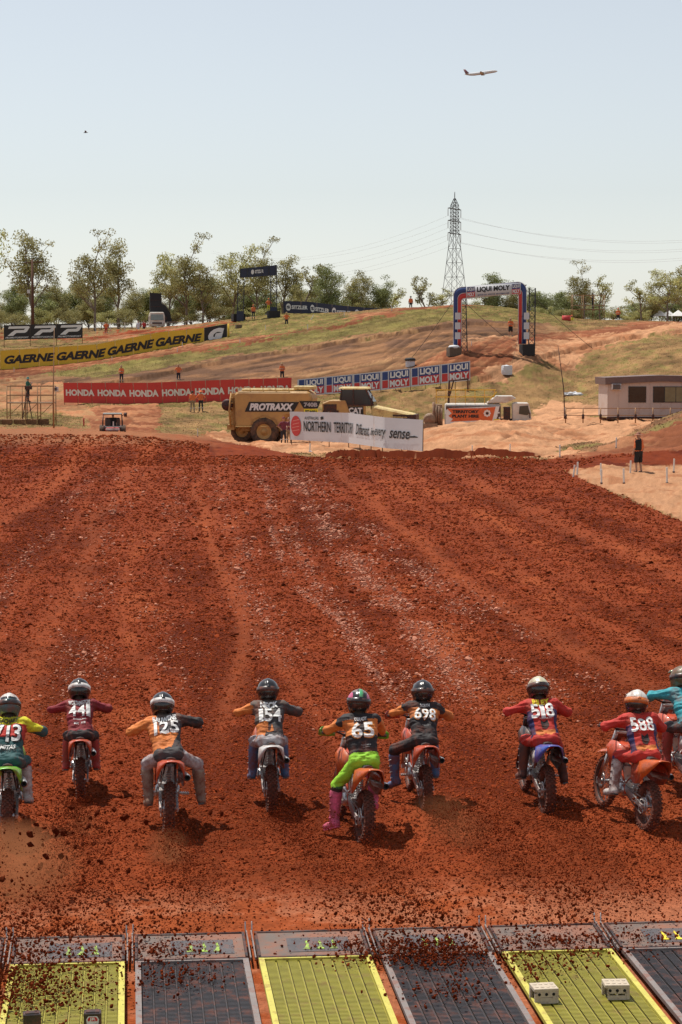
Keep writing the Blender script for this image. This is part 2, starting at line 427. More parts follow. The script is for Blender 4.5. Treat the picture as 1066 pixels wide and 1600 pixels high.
    tc = mixc(np.broadcast_to(RED, col.shape), REDD, sstep(.02, -.22, v)); tc = mixc(tc, REDL, sstep(.12, .36, v)*.65)
    # smooth wheel lines
    wl_ = wlines(A, B)
    tc = mixc(tc, REDL*.92, wl_*.55)
    # trodden pale strip just in front of the gate
    gate = sstep(2.7, .9, B+n1*1.6+n2*1.2)
    tc = mixc(tc, mixc(np.broadcast_to(REDL*1.05, col.shape), GATE, sstep(-.2, .12, n2+n1+n3*.6)), gate*.9)
    tc = mixc(tc, REDL, sstep(9, 3, B+n1*5)*.35)
    # crest and far end: drier
    tc = mixc(tc, ORNG, sstep(700, 676, py+n1*18)*.75*(px < 560))
    tc = mixc(tc, REDD*1.1, sstep(760, 722, py)*.35*sstep(250, 560, px))
    col[m] = tc[m]; kind[m] = 1
    pr = mixc(np.broadcast_to(PALE, col.shape), ORNG, sstep(-.06, .2, n1+n2))
    m2 = pip(jx, jy, pale_r); col[m2] = pr[m2]; kind[m2] = 2
    # ---- relief
    k1 = kind == 1
    fa = np.clip(1-gate*.75, .2, 1)*(1-wl_*.62)
    wob = 1+0.8*np.clip(patch+band, -.4, .6)
    damp = sstep(150, 90, Y)
    yg = np.gradient(ys)[:, None]
    def oct(cx, amp, s, dens, sq=1.0):
        vis = sstep(1.6, 3.6, 1.0/cx/np.maximum(P*Y, yg))      # fade what the grid cannot carry
        return lumps(X*cx, Y*cx*sq, s, dens)*amp*vis
    wx = X+n3*.05; wy = Y+n3*.05
    rel = oct(15, .03, 200, .85)+oct(28, .017, 400, .9)
    rel += (fbm(X*5, Y*5, 77, 3)-.5)*.09*sstep(1, 2.5, .2/yg)+(fbm(X*1.3, Y*1.3, 78, 3)-.5)*.10
    rel += band*.10+wl_*-.06
    disp = np.zeros(X.shape)
    disp[k1] = (rel*fa*wob)[k1]
    # flat pinkish flakes of undercut clay, lying in lines along the ruts
    fl = flakes(A, B, X, Y)
    col[k1] = mixc(col, np.broadcast_to(FLAKE*.7, col.shape), fl*.10)[k1]
    # pale loose soil, grass and worn track
    far = (fbm(X*.8, Y*.8, 81, 4)-.5)*.28+(fbm(X*3, Y*3, 83, 3)-.5)*.10
    k2 = kind == 2; disp[k2] += far[k2]
    rut = np.sin((X*.8+Y*.45+n1*6)*2.4)*.06+np.sin((X*.2-Y*.7+n1*8)*1.8)*.04
    disp[k2] += rut[k2]
    k4 = kind == 4; disp[k4] += ((fbm(X*1.4, Y*1.4, 85, 3)-.5)*.14)[k4]
    k3 = (kind == 3) | (kind == 0); disp[k3] += ((fbm(X*1.6, Y*1.6, 87, 4)-.5)*.22+(vnoise(X*5, Y*5, 88)-.5)*.12)[k3]
    disp *= sstep(6000, 500, Y)
    # worn lanes: banks at their edges, streaks along the way the bikes go
    def bank(xs, rs, hgt, ln):
        d = py-np.interp(px, xs, rs)+n2*3; on_ = sstep(xs[0], xs[0]+40, px)*sstep(xs[-1], xs[-1]-40, px)*(Y > 180)
        return hgt*np.exp(-np.clip(-d, 0, 99)/ln)*(d < 0)*on_-.12*hgt*np.exp(-(d/2.5)**2)*on_
    disp += bank([120, 180, 330, 450, 560, 720, 860], [606, 600, 571, 550, 533, 507, 512], .34, 9)+bank([-300, 0, 180, 360, 500, 640], [600, 597, 573, 542, 518, 487], .20, 6)
    disp += bank([560, 640, 700, 760], [640, 606, 575, 545], .22, 10)+bank([820, 880, 960, 1066, 1200], [565, 552, 533, 519, 512], .35, 8)+bank([640, 700, 760, 800], [622, 606, 592, 570], .4, 8)
    dl = py-np.interp(px, [-300, 180, 330, 560, 720, 860, 1200], [640, 600, 571, 533, 507, 512, 500])
    stk_ = fbm(dl*.30+n1*3, px*.012, 95, 4)-.5; k4s = (kind == 4)
    col[k4s] *= (1+stk_[k4s]*1.5)[:, None]; disp[k4s] += (stk_*.30)[k4s]
    dr = (py-560)+(px-700)*.62; stk2 = fbm(dr*.28, (px+py)*.012, 96, 4)-.5; rp = (kind == 4) & (px > 600) & (px < 840) & (py > 520)
    col[rp] *= (1+stk2[rp]*1.2)[:, None]; disp[rp] += (stk2*.3)[rp]
    k2s = (kind == 2) & (Y > 100); stk3 = fbm(py*.32+px*.05+n1*6, px*.010, 97, 4)-.5; col[k2s] *= (1+stk3[k2s]*1.1)[:, None]; disp[k2s] += (stk3*.35)[k2s]
    k3s = (kind == 3) | (kind == 0); tuf = fbm(X*.9, Y*.5, 98, 4)-.5; col[k3s] *= (.92+tuf[k3s]*1.3)[:, None]; col[k4s] *= .88
    # undercut lip along the far edge of the start straight
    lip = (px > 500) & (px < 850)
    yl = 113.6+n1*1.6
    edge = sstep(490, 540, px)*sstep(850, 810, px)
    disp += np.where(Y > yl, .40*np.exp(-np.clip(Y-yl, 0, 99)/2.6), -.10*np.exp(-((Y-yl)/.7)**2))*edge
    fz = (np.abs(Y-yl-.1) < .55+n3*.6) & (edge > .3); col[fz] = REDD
    # flatten under the gates
    under = (B < 0.12) & (B > -6)
    disp = np.where(under, disp*.25-.03, disp)
    gap = under & (B > -6)
    z = z+disp
    # colour variation
    shade = 1+(vnoise(X*13, Y*11, 91)-.5)*.30*sstep(150, 40, Y)+n3*.35+n2*.15
    col *= np.clip(shade, .5, 1.6)[..., None]
    col = np.clip(col, .004, .9)
    nr, nc = X.shape
    global SURF; SURF = (ys, us, z)
    global GRASSV, GRASSC
    gm = k3 & (Y > 100) & (Y < 290) & (np.abs(U) < .175)
    GRASSV = np.stack([X, Y, z], -1)[gm]; GRASSC = col[gm]
    V = np.stack([X, Y, z], -1).reshape(-1, 3)
    idx = np.arange(nr*nc).reshape(nr, nc)
    Fq = np.stack([idx[:-1, :-1], idx[:-1, 1:], idx[1:, 1:], idx[1:, :-1]], -1).reshape(-1, 4)
    me = mesh_np('ground', V, Fq, ground_mat())
    ca = me.color_attributes.new('soil', 'FLOAT_COLOR', 'POINT')
    c4 = np.ones((len(V), 4), dtype=np.float32); c4[:, :3] = col.reshape(-1, 3)
    ca.data.foreach_set('color', c4.ravel())
    return obj('ground', me, kind='structure')
def ground_mat():
    m = bpy.data.materials.new('soil'); m.use_nodes = True; N = m.node_tree.nodes; L = m.node_tree.links
    b = N['Principled BSDF']; b.inputs['Roughness'].default_value = .92; b.inputs['Specular IOR Level'].default_value = .06
    a = N.new('ShaderNodeAttribute'); a.attribute_name = 'soil'
    tc = N.new('ShaderNodeTexCoord'); nz = N.new('ShaderNodeTexNoise'); nz.inputs['Scale'].default_value = 26; nz.inputs['Detail'].default_value = 5
    nz.inputs['Roughness'].default_value = .65
    L.new(tc.outputs['Object'], nz.inputs['Vector'])
    mr = N.new('ShaderNodeMapRange'); mr.inputs[1].default_value = .3; mr.inputs[2].default_value = .7; mr.inputs[3].default_value = .72; mr.inputs[4].default_value = 1.3
    L.new(nz.outputs[0], mr.inputs[0])
    mx = N.new('ShaderNodeVectorMath'); mx.operation = 'SCALE'; L.new(a.outputs['Color'], mx.inputs[0]); L.new(mr.outputs[0], mx.inputs['Scale'])
    L.new(mx.outputs[0], b.inputs['Base Color'])
    bp = N.new('ShaderNodeBump'); bp.inputs['Strength'].default_value = .7; bp.inputs['Distance'].default_value = .02
    L.new(nz.outputs[0], bp.inputs['Height']); L.new(bp.outputs[0], b.inputs['Normal'])
    return m
ground = build_ground()

# loose clods lying on the ploughed soil: nobody could count them
def clod_cloud(name, pos, size, seed, sub=1, flatten=.65, tint=(.8, 1.15), base=None):
    bm = bmesh.new(); bmesh.ops.create_icosphere(bm, subdivisions=sub, radius=1)
    bv = np.array([v.co[:] for v in bm.verts]); bf = np.array([[v.index for v in f.verts] for f in bm.faces]); bm.free()
    r = np.random.default_rng(seed); n = len(pos)
    q = r.normal(size=(n, 4)); q /= np.linalg.norm(q, axis=1)[:, None]; w, x, y, z = q.T
    R = np.stack([1-2*(y*y+z*z), 2*(x*y-z*w), 2*(x*z+y*w), 2*(x*y+z*w), 1-2*(x*x+z*z), 2*(y*z-x*w), 2*(x*z-y*w), 2*(y*z+x*w), 1-2*(x*x+y*y)], 1).reshape(n, 3, 3)
    sc = size[:, None]*r.uniform(.55, 1.25, (n, 3))
    v = bv[None]*(1+r.uniform(-.35, .35, (n, len(bv), 1)))*sc[:, None, :]
    v = np.einsum('nij,nkj->nki', R, v); v[:, :, 2] *= flatten
    v += pos[:, None, :]
    f = (bf[None]+(np.arange(n)*len(bv))[:, None, None]).reshape(-1, 3)
    me = mesh_np(name, v.reshape(-1, 3), f, MSOIL, smooth=False)
    c = np.ones((n, len(bv), 4), dtype=np.float32)
    pal = np.array([RED, REDD, REDL, RED*.85, ORNG*.8]) if base is None else np.array(base)
    c[:, :, :3] = (pal[r.integers(0, len(pal), n)]*r.uniform(tint[0], tint[1], (n, 1)))[:, None, :]
    a = me.color_attributes.new('soil', 'FLOAT_COLOR', 'POINT'); a.data.foreach_set('color', c.ravel())
    return me
def surf(x, y):
    """height of the finished ground sheet, relief included"""
    ys, us, z = SURF; x = np.atleast_1d(np.asarray(x, float)); y = np.atleast_1d(np.asarray(y, float)); u = x/y
    i = np.clip(np.searchsorted(ys, y)-1, 0, len(ys)-2); j = np.clip(np.searchsorted(us, u)-1, 0, len(us)-2)
    fy = (y-ys[i])/(ys[i+1]-ys[i]); fu = (u-us[j])/(us[j+1]-us[j])
    return (z[i, j]*(1-fu)+z[i, j+1]*fu)*(1-fy)+(z[i+1, j]*(1-fu)+z[i+1, j+1]*fu)*fy
MSOIL = ground.data.materials[0]

def scatter(name, pos, size, rotz, tint, shape, mat_, tilt=.6, seed=1, flat=(1, 1, 1)):
    """one object: instances of a small shape on points, each with its own size, turn and colour"""
    me = bpy.data.meshes.new(name); n = len(pos)
    me.vertices.add(n); me.vertices.foreach_set('co', np.asarray(pos, dtype=np.float32).ravel())
    a = me.attributes.new('size', 'FLOAT', 'POINT'); a.data.foreach_set('value', np.asarray(size, dtype=np.float32))
    r = np.random.default_rng(seed); e = np.stack([r.uniform(-tilt, tilt, n), r.uniform(-tilt, tilt, n), rotz], 1).astype(np.float32)
    a = me.attributes.new('turn', 'FLOAT_VECTOR', 'POINT'); a.data.foreach_set('vector', e.ravel())
    sv = (np.asarray(size)[:, None]*r.uniform(.6, 1.4, (n, 3))*np.array(flat)).astype(np.float32)
    a = me.attributes.new('stretch', 'FLOAT_VECTOR', 'POINT'); a.data.foreach_set('vector', sv.ravel())
    a = me.attributes.new('tint', 'FLOAT_VECTOR', 'POINT'); a.data.foreach_set('vector', np.asarray(tint, dtype=np.float32).ravel())
    o = obj(name, me, kind='stuff')
    ng = bpy.data.node_groups.new(name, 'GeometryNodeTree')
    ng.interface.new_socket('Geometry', in_out='INPUT', socket_type='NodeSocketGeometry')
    ng.interface.new_socket('Geometry', in_out='OUTPUT', socket_type='NodeSocketGeometry')
    N = ng.nodes; L = ng.links; gi = N.new('NodeGroupInput'); go = N.new('NodeGroupOutput')
    ip = N.new('GeometryNodeInstanceOnPoints'); L.new(gi.outputs[0], ip.inputs['Points'])
    g = shape(N, L)
    sm = N.new('GeometryNodeSetMaterial'); sm.inputs['Material'].default_value = mat_
    L.new(g, sm.inputs[0]); L.new(sm.outputs[0], ip.inputs['Instance'])
    def at_(nm):
        q = N.new('GeometryNodeInputNamedAttribute'); q.data_type = 'FLOAT_VECTOR'; q.inputs[0].default_value = nm; return q.outputs[0]
    er = N.new('FunctionNodeEulerToRotation'); L.new(at_('turn'), er.inputs[0]); L.new(er.outputs[0], ip.inputs['Rotation'])
    L.new(at_('stretch'), ip.inputs['Scale']); L.new(ip.outputs[0], go.inputs[0])
    md = o.modifiers.new('scatter', 'NODES'); md.node_group = ng
    return o
def clod_shape(seed):
    def f(N, L):
        ic = N.new('GeometryNodeMeshIcoSphere'); ic.inputs['Radius'].default_value = 1; ic.inputs['Subdivisions'].default_value = 2
        sp = N.new('GeometryNodeSetPosition'); L.new(ic.outputs[0], sp.inputs[0])
        nz = N.new('ShaderNodeTexNoise'); nz.inputs['Scale'].default_value = 1.3; nz.inputs['Detail'].default_value = 2
        po = N.new('GeometryNodeInputPosition'); ad = N.new('ShaderNodeVectorMath'); ad.operation = 'ADD'; ad.inputs[1].default_value = (seed, seed*2, 0)
        L.new(po.outputs[0], ad.inputs[0]); L.new(ad.outputs[0], nz.inputs['Vector'])
        sb = N.new('ShaderNodeVectorMath'); sb.operation = 'SUBTRACT'; sb.inputs[1].default_value = (.5, .5, .5); L.new(nz.outputs['Color'], sb.inputs[0])
        sc = N.new('ShaderNodeVectorMath'); sc.operation = 'SCALE'; sc.inputs['Scale'].default_value = 1.7; L.new(sb.outputs[0], sc.inputs[0])
        L.new(sc.outputs[0], sp.inputs['Offset'])
        ss = N.new('GeometryNodeSetShadeSmooth'); ss.inputs['Shade Smooth'].default_value = False; L.new(sp.outputs[0], ss.inputs[0])
        return ss.outputs[0]
    return f
def tint_mat(name, rough=.9, trans=0.0, scale=40):
    m = bpy.data.materials.new(name); m.use_nodes = True; N = m.node_tree.nodes; L = m.node_tree.links
    b = N['Principled BSDF']; b.inputs['Roughness'].default_value = rough; b.inputs['Specular IOR Level'].default_value = .04
    a = N.new('ShaderNodeAttribute'); a.attribute_type = 'INSTANCER'; a.attribute_name = 'tint'
    L.new(a.outputs['Color'], b.inputs['Base Color'])
    if trans:
        t = N.new('ShaderNodeBsdfTranslucent'); L.new(a.outputs['Color'], t.inputs[0]); ms = N.new('ShaderNodeMixShader'); ms.inputs[0].default_value = trans
        L.new(b.outputs[0], ms.inputs[1]); L.new(t.outputs[0], ms.inputs[2]); L.new(ms.outputs[0], N['Material Output'].inputs[0])
    return m
MCLOD = tint_mat('clod_soil')
for _k, (_n, _lo, _hi) in enumerate(((245000, .9, 2.2), (155000, 1.2, 3.0), (14500, 2.2, 5.5))):
    _r = np.random.default_rng(11+_k)
    _py = _r.uniform(716, 1476, _n); _u = _r.uniform(-.25, .25, _n); _y = F*H/(_py-547)*.995; _x = _u*_y
    _A, _B = track_ab(_x, _y)
    _pt = fbm(_x*.5, _y*.22, 41, 4)-.5+fbm(_A*0.9, _B*0.02, 31, 4)-.5
    _d = np.clip(.06+(_B-.8)/6.5, .04, 1)*np.clip(.86-_pt*.4, .6, 1)*(1-.8*wlines(_A, _B))
    _m = (_B > .3) & (_r.random(_n) < _d) & ~pip(*proj_np(_x, _y, 0*_x), [(884, 738), (930, 722), (1066, 715), (1500, 700), (1500, 930), (1066, 812), (960, 770)])
    _x, _y, _A, _B = _x[_m], _y[_m], _A[_m], _B[_m]; _n = len(_x)
    if _k == 1:      # the far end of the straight, up to the crest
        _q = 11000; _ye = _r.uniform(103, 127, _q); _xe = _r.uniform(-.19, .09, _q)*_ye; _g = (_ye < 113) | (_xe/_ye < -.06); _xe, _ye = _xe[_g], _ye[_g]; _ea, _eb = track_ab(_xe, _ye)
        _x = np.concatenate([_x, _xe]); _y = np.concatenate([_y, _ye]); _A = np.concatenate([_A, _ea]); _B = np.concatenate([_B, _eb]); _n = len(_x); _pm = np.concatenate([_pt[_m], np.zeros(len(_xe))])
    else: _pm = _pt[_m]
    _sz = np.clip((_lo+(_hi-_lo)*_r.random(_n)**2)*_y/F*.75, .008, .075)
    _fl = _r.random(_n) < flakes(_A, _B, _x, _y)*.85
    _t = np.where((_r.random(_n) < .75-_pm*.5)[:, None], RED*1.08, REDD)*_r.uniform(.6, 1.55, (_n, 1))
    _t = np.where((_r.random(_n) < .12)[:, None], REDL, _t)
    _t = np.where(_fl[:, None], FLAKE*_r.uniform(.8, 1.35, (_n, 1)), _t)
    _z = surf(_x, _y)+_sz*.2+np.where(_fl, _sz*.5, 0)
    scatter('dirt_clods', np.stack([_x, _y, _z], 1), _sz*np.where(_fl, 1.15, 1), _r.uniform(0, 6.28, _n), _t, clod_shape(_k*3.1), MCLOD, .5, _k, (1, 1, .62))
# grass and herbs on the banks
def tuft_shape(N, L):
    g = None; jn = N.new('GeometryNodeJoinGeometry')
    for k in range(5):
        q = N.new('GeometryNodeMeshCone'); q.inputs['Vertices'].default_value = 3; q.inputs['Radius Top'].default_value = 0
        q.inputs['Radius Bottom'].default_value = .34; q.inputs['Depth'].default_value = 1.0+.25*(k % 3)
        t = N.new('GeometryNodeTransform'); t.inputs['Rotation'].default_value = (.7*math.cos(k*2.4), .7*math.sin(k*2.4), k); t.inputs['Translation'].default_value = (.28*math.sin(k*2.4), -.28*math.cos(k*2.4), 0)
        L.new(q.outputs[0], t.inputs[0]); L.new(t.outputs[0], jn.inputs[0])
    return jn.outputs[0]

def grass_cover():
    me = ground.data; n = len(GRASSV)
    r = np.random.default_rng(3); k = r.random(n) < .35
    P_ = GRASSV[k]; c = GRASSC[k]; n = len(P_); P_ = P_+r.uniform(-.1, .1, (n, 3))*[1, 1, 0]
    sz = r.uniform(.022, .05, n)
    t = c*r.uniform(.95, 1.75, (n, 1))
    scatter('dry_grass', P_, sz, r.uniform(0, 6.28, n), t, tuft_shape, tint_mat('grass_blade', .8, .3), .3, 4)
grass_cover()
# ------------------------------------------------------------------ implicit bodies (smooth union of tapered limbs) turned into one continuous mesh
def _capsule(P, a, b, ra, rb):
    a = np.array(a, float); b = np.array(b, float); ba = b-a; L = max(float(ba@ba), 1e-9)
    pa = P-a; h = np.clip((pa@ba)/L, 0, 1)
    return np.linalg.norm(pa-h[..., None]*ba, axis=-1)-(ra+(rb-ra)*h)
def surface_net(D, lo, res):
    """naive surface nets on a grid of distances"""
    nx, ny, nz = D.shape; S = D < 0
    cnt = np.zeros((nx-1, ny-1, nz-1), np.int32); acc = np.zeros((nx-1, ny-1, nz-1, 3))
    cor = [(i, j, k) for i in (0, 1) for j in (0, 1) for k in (0, 1)]
    sl = lambda c: (slice(c[0], nx-1+c[0]), slice(c[1], ny-1+c[1]), slice(c[2], nz-1+c[2]))
    tot = sum(S[sl(c)].astype(np.int8) for c in cor); act = (tot > 0) & (tot < 8)
    ix = np.argwhere(act); vid = np.full(act.shape, -1, np.int64); vid[act] = np.arange(len(ix))
    dv = {c: D[sl(c)][act] for c in cor}
    cn = np.zeros(len(ix)); ac = np.zeros((len(ix), 3))
    for c in cor:
        for ax in range(3):
            if c[ax]: continue
            d = list(c); d[ax] = 1; d = tuple(d); a, b = dv[c], dv[d]; x = (a < 0) != (b < 0)
            t = np.where(x, a/np.where(x, a-b, 1), 0); p = np.zeros((len(ix), 3)); p += c; p[:, ax] += t
            ac += p*x[:, None]; cn += x
    V = (ix+ac/cn[:, None])*res+lo
    Fs = []
    for ax in range(3):
        o1, o2 = [(1, 2), (2, 0), (0, 1)][ax]
        a = [slice(None)]*3; b = [slice(None)]*3; a[ax] = slice(0, -1); b[ax] = slice(1, None)
        x = np.argwhere(S[tuple(a)] != S[tuple(b)])
        x = x[(x[:, o1] > 0) & (x[:, o2] > 0) & (x[:, o1] < D.shape[o1]-1) & (x[:, o2] < D.shape[o2]-1)]
        fl = S[tuple(a)][tuple(x.T)]
        q = []
        for d1, d2 in ((-1, -1), (0, -1), (0, 0), (-1, 0)):
            y = x.copy(); y[:, o1] += d1; y[:, o2] += d2; q.append(vid[tuple(y.T)])
        q = np.stack(q, 1); q[~fl] = q[~fl][:, ::-1]; Fs.append(q[(q >= 0).all(1)])
    return V, np.concatenate(Fs)
def sdf_mesh(name, prims, res, mats, zonefn=None, wrinkle=0.0, cut=None, k=0.03):
    """prims: (a, b, ra, rb, zone[, blend])"""
    A = np.array([p[0] for p in prims]+[p[1] for p in prims], float); R = max(max(p[2], p[3]) for p in prims)+.04
    lo = A.min(0)-R; n = np.ceil((A.max(0)+R-lo)/res).astype(int)+1
    gx = [lo[i]+np.arange(n[i])*res for i in range(3)]
    D = np.full(tuple(n), 1.0)
    for p in prims:
        a, b, ra, rb = p[:4]; kk = p[5] if len(p) > 5 else k
        m = max(ra, rb)+.09
        i0 = [max(0, int((min(a[i], b[i])-m-lo[i])/res)) for i in range(3)]; i1 = [min(n[i], int((max(a[i], b[i])+m-lo[i])/res)+2) for i in range(3)]
        sl = tuple(slice(i0[i], i1[i]) for i in range(3))
        P = np.stack(np.meshgrid(*[gx[i][i0[i]:i1[i]] for i in range(3)], indexing='ij'), -1)
        d = _capsule(P, a, b, ra, rb); e = D[sl]
        h = np.clip(.5+.5*(d-e)/kk, 0, 1); D[sl] = d*(1-h)+e*h-kk*h*(1-h)
    if cut is not None:
        P = np.stack(np.meshgrid(*gx, indexing='ij'), -1); D = cut(P, D)
    V, Fq = surface_net(D, lo, res)
    best = np.full(len(V), 9.0); zone = np.zeros(len(V), int); hh = np.zeros(len(V))
    for p in prims:
        d = _capsule(V, *p[:4]); m = d < best; best[m] = d[m]; zone[m] = p[4]
    if wrinkle:
        # folds: displace along the outward direction by noise in 3 planes
        e1 = V[Fq[:, 2]]-V[Fq[:, 0]]; e2 = V[Fq[:, 3]]-V[Fq[:, 1]]; fn = np.cross(e1, e2)
        N = np.zeros_like(V)
        for i in range(4): np.add.at(N, Fq[:, i], fn)
        N /= np.maximum(np.linalg.norm(N, axis=1)[:, None], 1e-9)
        w = (.5-np.abs(fbm(V[:, 0]*8+V[:, 1]*4, V[:, 2]*17+V[:, 1]*9, 5, 3)-.5)*2.6)*.9+fbm(V[:, 0]*6-V[:, 1]*9, V[:, 2]*9, 8, 2)-.75
        V = V+N*(w*wrinkle)[:, None]
    mi = zone[Fq[:, 0]]
    if zonefn is not None: mi = zonefn(V[Fq].mean(1), mi)
    return mesh_np(name, V, Fq, mats, mi)
def ik(a, b, l1, l2, pole):
    a, b, pole = Vector(a), Vector(b), Vector(pole); d = b-a; L = min(d.length, (l1+l2)*.995); u = d.normalized()
    x = (l1*l1-l2*l2+L*L)/(2*L); h = math.sqrt(max(l1*l1-x*x, 0)); p = (pole-u*pole.dot(u)).normalized()
    return a+u*x+p*h, a+u*L

# ------------------------------------------------------------------ lettering
_TX = {}
def text_data(s, offset=0.0, shear=0.0, sub=0.0):
    """outline text as triangles, normalised to height 1, width w, lower-left origin"""
    key = (s, offset, shear, sub)
    if key in _TX: return _TX[key]
    cu = bpy.data.curves.new('t', 'FONT'); cu.body = s; cu.size = 1; cu.offset = offset; cu.shear = shear; cu.resolution_u = 3; cu.fill_mode = 'FRONT'
    o = bpy.data.objects.new('t', cu); C.objects.link(o)
    dg = bpy.context.evaluated_depsgraph_get(); me = bpy.data.meshes.new_from_object(o.evaluated_get(dg))
    bpy.data.objects.remove(o); bpy.data.curves.remove(cu)
    bm = bmesh.new(); bm.from_mesh(me); bmesh.ops.triangulate(bm, faces=bm.faces); bpy.data.meshes.remove(me)
    xs = [v.co.x for v in bm.verts]; ys = [v.co.y for v in bm.verts]; x0, x1, y0, y1 = min(xs), max(xs), min(ys), max(ys); h = y1-y0
    for v in bm.verts: v.co = ((v.co.x-x0)/h, (v.co.y-y0)/h, 0)
    if sub:
        for _ in range(3):
            es = [e for e in bm.edges if e.calc_length() > sub]
            if not es: break
            bmesh.ops.subdivide_edges(bm, edges=es, cuts=1); bmesh.ops.triangulate(bm, faces=bm.faces)
    bm.verts.index_update()
    V = np.array([v.co[:2] for v in bm.verts]); T = [[v.index for v in f.verts] for f in bm.faces]; bm.free()
    _TX[key] = (V, T, (x1-x0)/h); return _TX[key]
def lettering(s, fn, w, h, material, parent, name='lettering', offset=0.0, shear=0.0, sub=0.0, cx=0.0, cy=0.0, keep=False):
    """fn maps (u, v) in metres to a 3-D point; the text fills w x h centred on (cx, cy)"""
    V, T, asp = text_data(s, offset, shear, sub)
    ww = min(w, h*asp) if keep else w
    P = [fn(cx-ww/2+x/asp*ww, cy-h/2+y*h) for x, y in V]
    me = mesh_np(name, P, T, material, smooth=False)
    return obj(name, me, parent)
def patch(fn, poly, material, parent, name='print', sub=0.0):
    """flat printed shape with outline poly (u, v), mapped through fn"""
    bm = bmesh.new(); vs_ = [bm.verts.new((x, y, 0)) for x, y in poly]; bm.faces.new(vs_); bmesh.ops.triangulate(bm, faces=bm.faces)
    if sub:
        for _ in range(6):
            es = [e for e in bm.edges if e.calc_length() > sub]
            if not es: break
            bmesh.ops.subdivide_edges(bm, edges=es, cuts=1); bmesh.ops.triangulate(bm, faces=bm.faces)
    bm.verts.index_update()
    P = [fn(v.co.x, v.co.y) for v in bm.verts]; T = [[v.index for v in f.verts] for f in bm.faces]; bm.free()
    return obj(name, mesh_np(name, P, T, material, smooth=False), parent)
def rect(x0, y0, x1, y1): return [(x0, y0), (x1, y0), (x1, y1), (x0, y1)]
# ------------------------------------------------------------------ motocross bikes
DI = dict(dirt=.75)
def plastic(nm, c): return mat('plastic_'+nm, c, .32, var=.06, dirt=.55, dscale=7, coat=.3)
M_RUB = mat('rubber', (.035, .022, .017), .85, dirt=.9, dscale=14)
M_STEEL = mat('steel', (.50, .48, .46), .32, 1.0, dirt=.5, dscale=12)
M_ALU = mat('aluminium', (.62, .61, .60), .38, 1.0, dirt=.45, dscale=12)
M_DARK = mat('black_metal', (.025, .024, .025), .5, .3, dirt=.6)
M_SEAT = mat('seat_cover', (.022, .021, .022), .65, dirt=.5)
M_BLK = plastic('black', (.02, .02, .021)); M_WHT = plastic('white', (.68, .67, .65))
M_HOLE = mat('soot_and_hole_shade', (.006, .006, .006), .9, var=0)  # soot in the exhaust outlet; on the concrete blocks it paints hole shade
PL = {'orange': plastic('orange', (.60, .105, .015)), 'red': plastic('red', (.50, .035, .02)), 'green': plastic('green', (.16, .50, .03)),
      'blue': plastic('blue', (.03, .09, .42)), 'white': M_WHT, 'black': M_BLK, 'redorange': plastic('redorange', (.56, .07, .02))}
def _wheel(bike, y, z, R, w, knobs, name, knobrows, col):
    hub = MB().lathe([(.001, -.075), (.028, -.075), (.028, -.05), (.02, -.03), (.02, .03), (.028, .05), (.028, .075), (.001, .075)], (0, y, z), 'x', 16)
    hub.lathe([(.055, -.066), (.115, -.066), (.115, -.062), (.055, -.062)], (0, y, z), 'x', 20, True)     # brake disc
    o = hub.build(name, M_ALU, bike)
    rr = R-w*.62
    rm = MB().lathe([(rr, -w*.34), (rr+.016, -w*.36), (rr+.004, -w*.22), (rr-.012, 0), (rr+.004, w*.22), (rr+.016, w*.36), (rr, w*.34), (rr-.02, 0)], (0, y, z), 'x', 40, True)
    rm.build('rim', M_DARK if col else M_ALU, o)
    sp = MB()
    for i in range(32):
        a = 2*math.pi*i/32; b = a+(.28 if i % 4 < 2 else -.28); sx = .045 if i % 2 else -.045
        sp.beam((sx, y+.025*math.cos(b), z+.025*math.sin(b)), (0, y+(rr-.008)*math.cos(a), z+(rr-.008)*math.sin(a)), .004)
    sp.build('spokes', M_STEEL, o, kind='stuff')
    t = MB(); pr = []
    for i in range(13):
        a = -2.2+4.4*i/12; pr.append((R-w*.5+w*.44*math.cos(a), w*.46*math.sin(a)))
    t.lathe(pr, (0, y, z), 'x', 56, True)
    for i in range(knobs):
        a0 = 2*math.pi*i/knobs
        for row, (off, kw) in enumerate(knobrows):
            a = a0+(math.pi/knobs if row % 2 else 0); c, s_ = math.cos(a), math.sin(a)
            lat = off*w; rr2 = R-w*.5+math.sqrt(max((w*.5)**2-lat**2, 0.0))+.001
            rot = Matrix(((1, 0, 0), (0, c, -s_), (0, s_, c)))       # local y -> radial
            tilt = Matrix.Rotation(-math.asin(max(-1, min(1, off*1.6)))*.7, 3, 'Z')
            t.box((lat, y+rr2*c, z+rr2*s_), (kw*w, .020, .024), rot @ tilt)
    t.build('tyre', M_RUB, o)
    return o
KR = [(-.42, .16), (-.2, .2), (.05, .22), (.22, .18), (.43, .16)]
def sec(w, d, z, y, top=.02):
    """inverted-U cross section: half width w, skirt depth d"""
    pts = [(-w, -d), (-w*1.0, -d*.5), (-w*.93, -.012), (-w*.6, top*.7), (0, top), (w*.6, top*.7), (w*.93, -.012), (w, -d*.5), (w, -d)]
    return [(x, y, z+q) for x, q in pts]
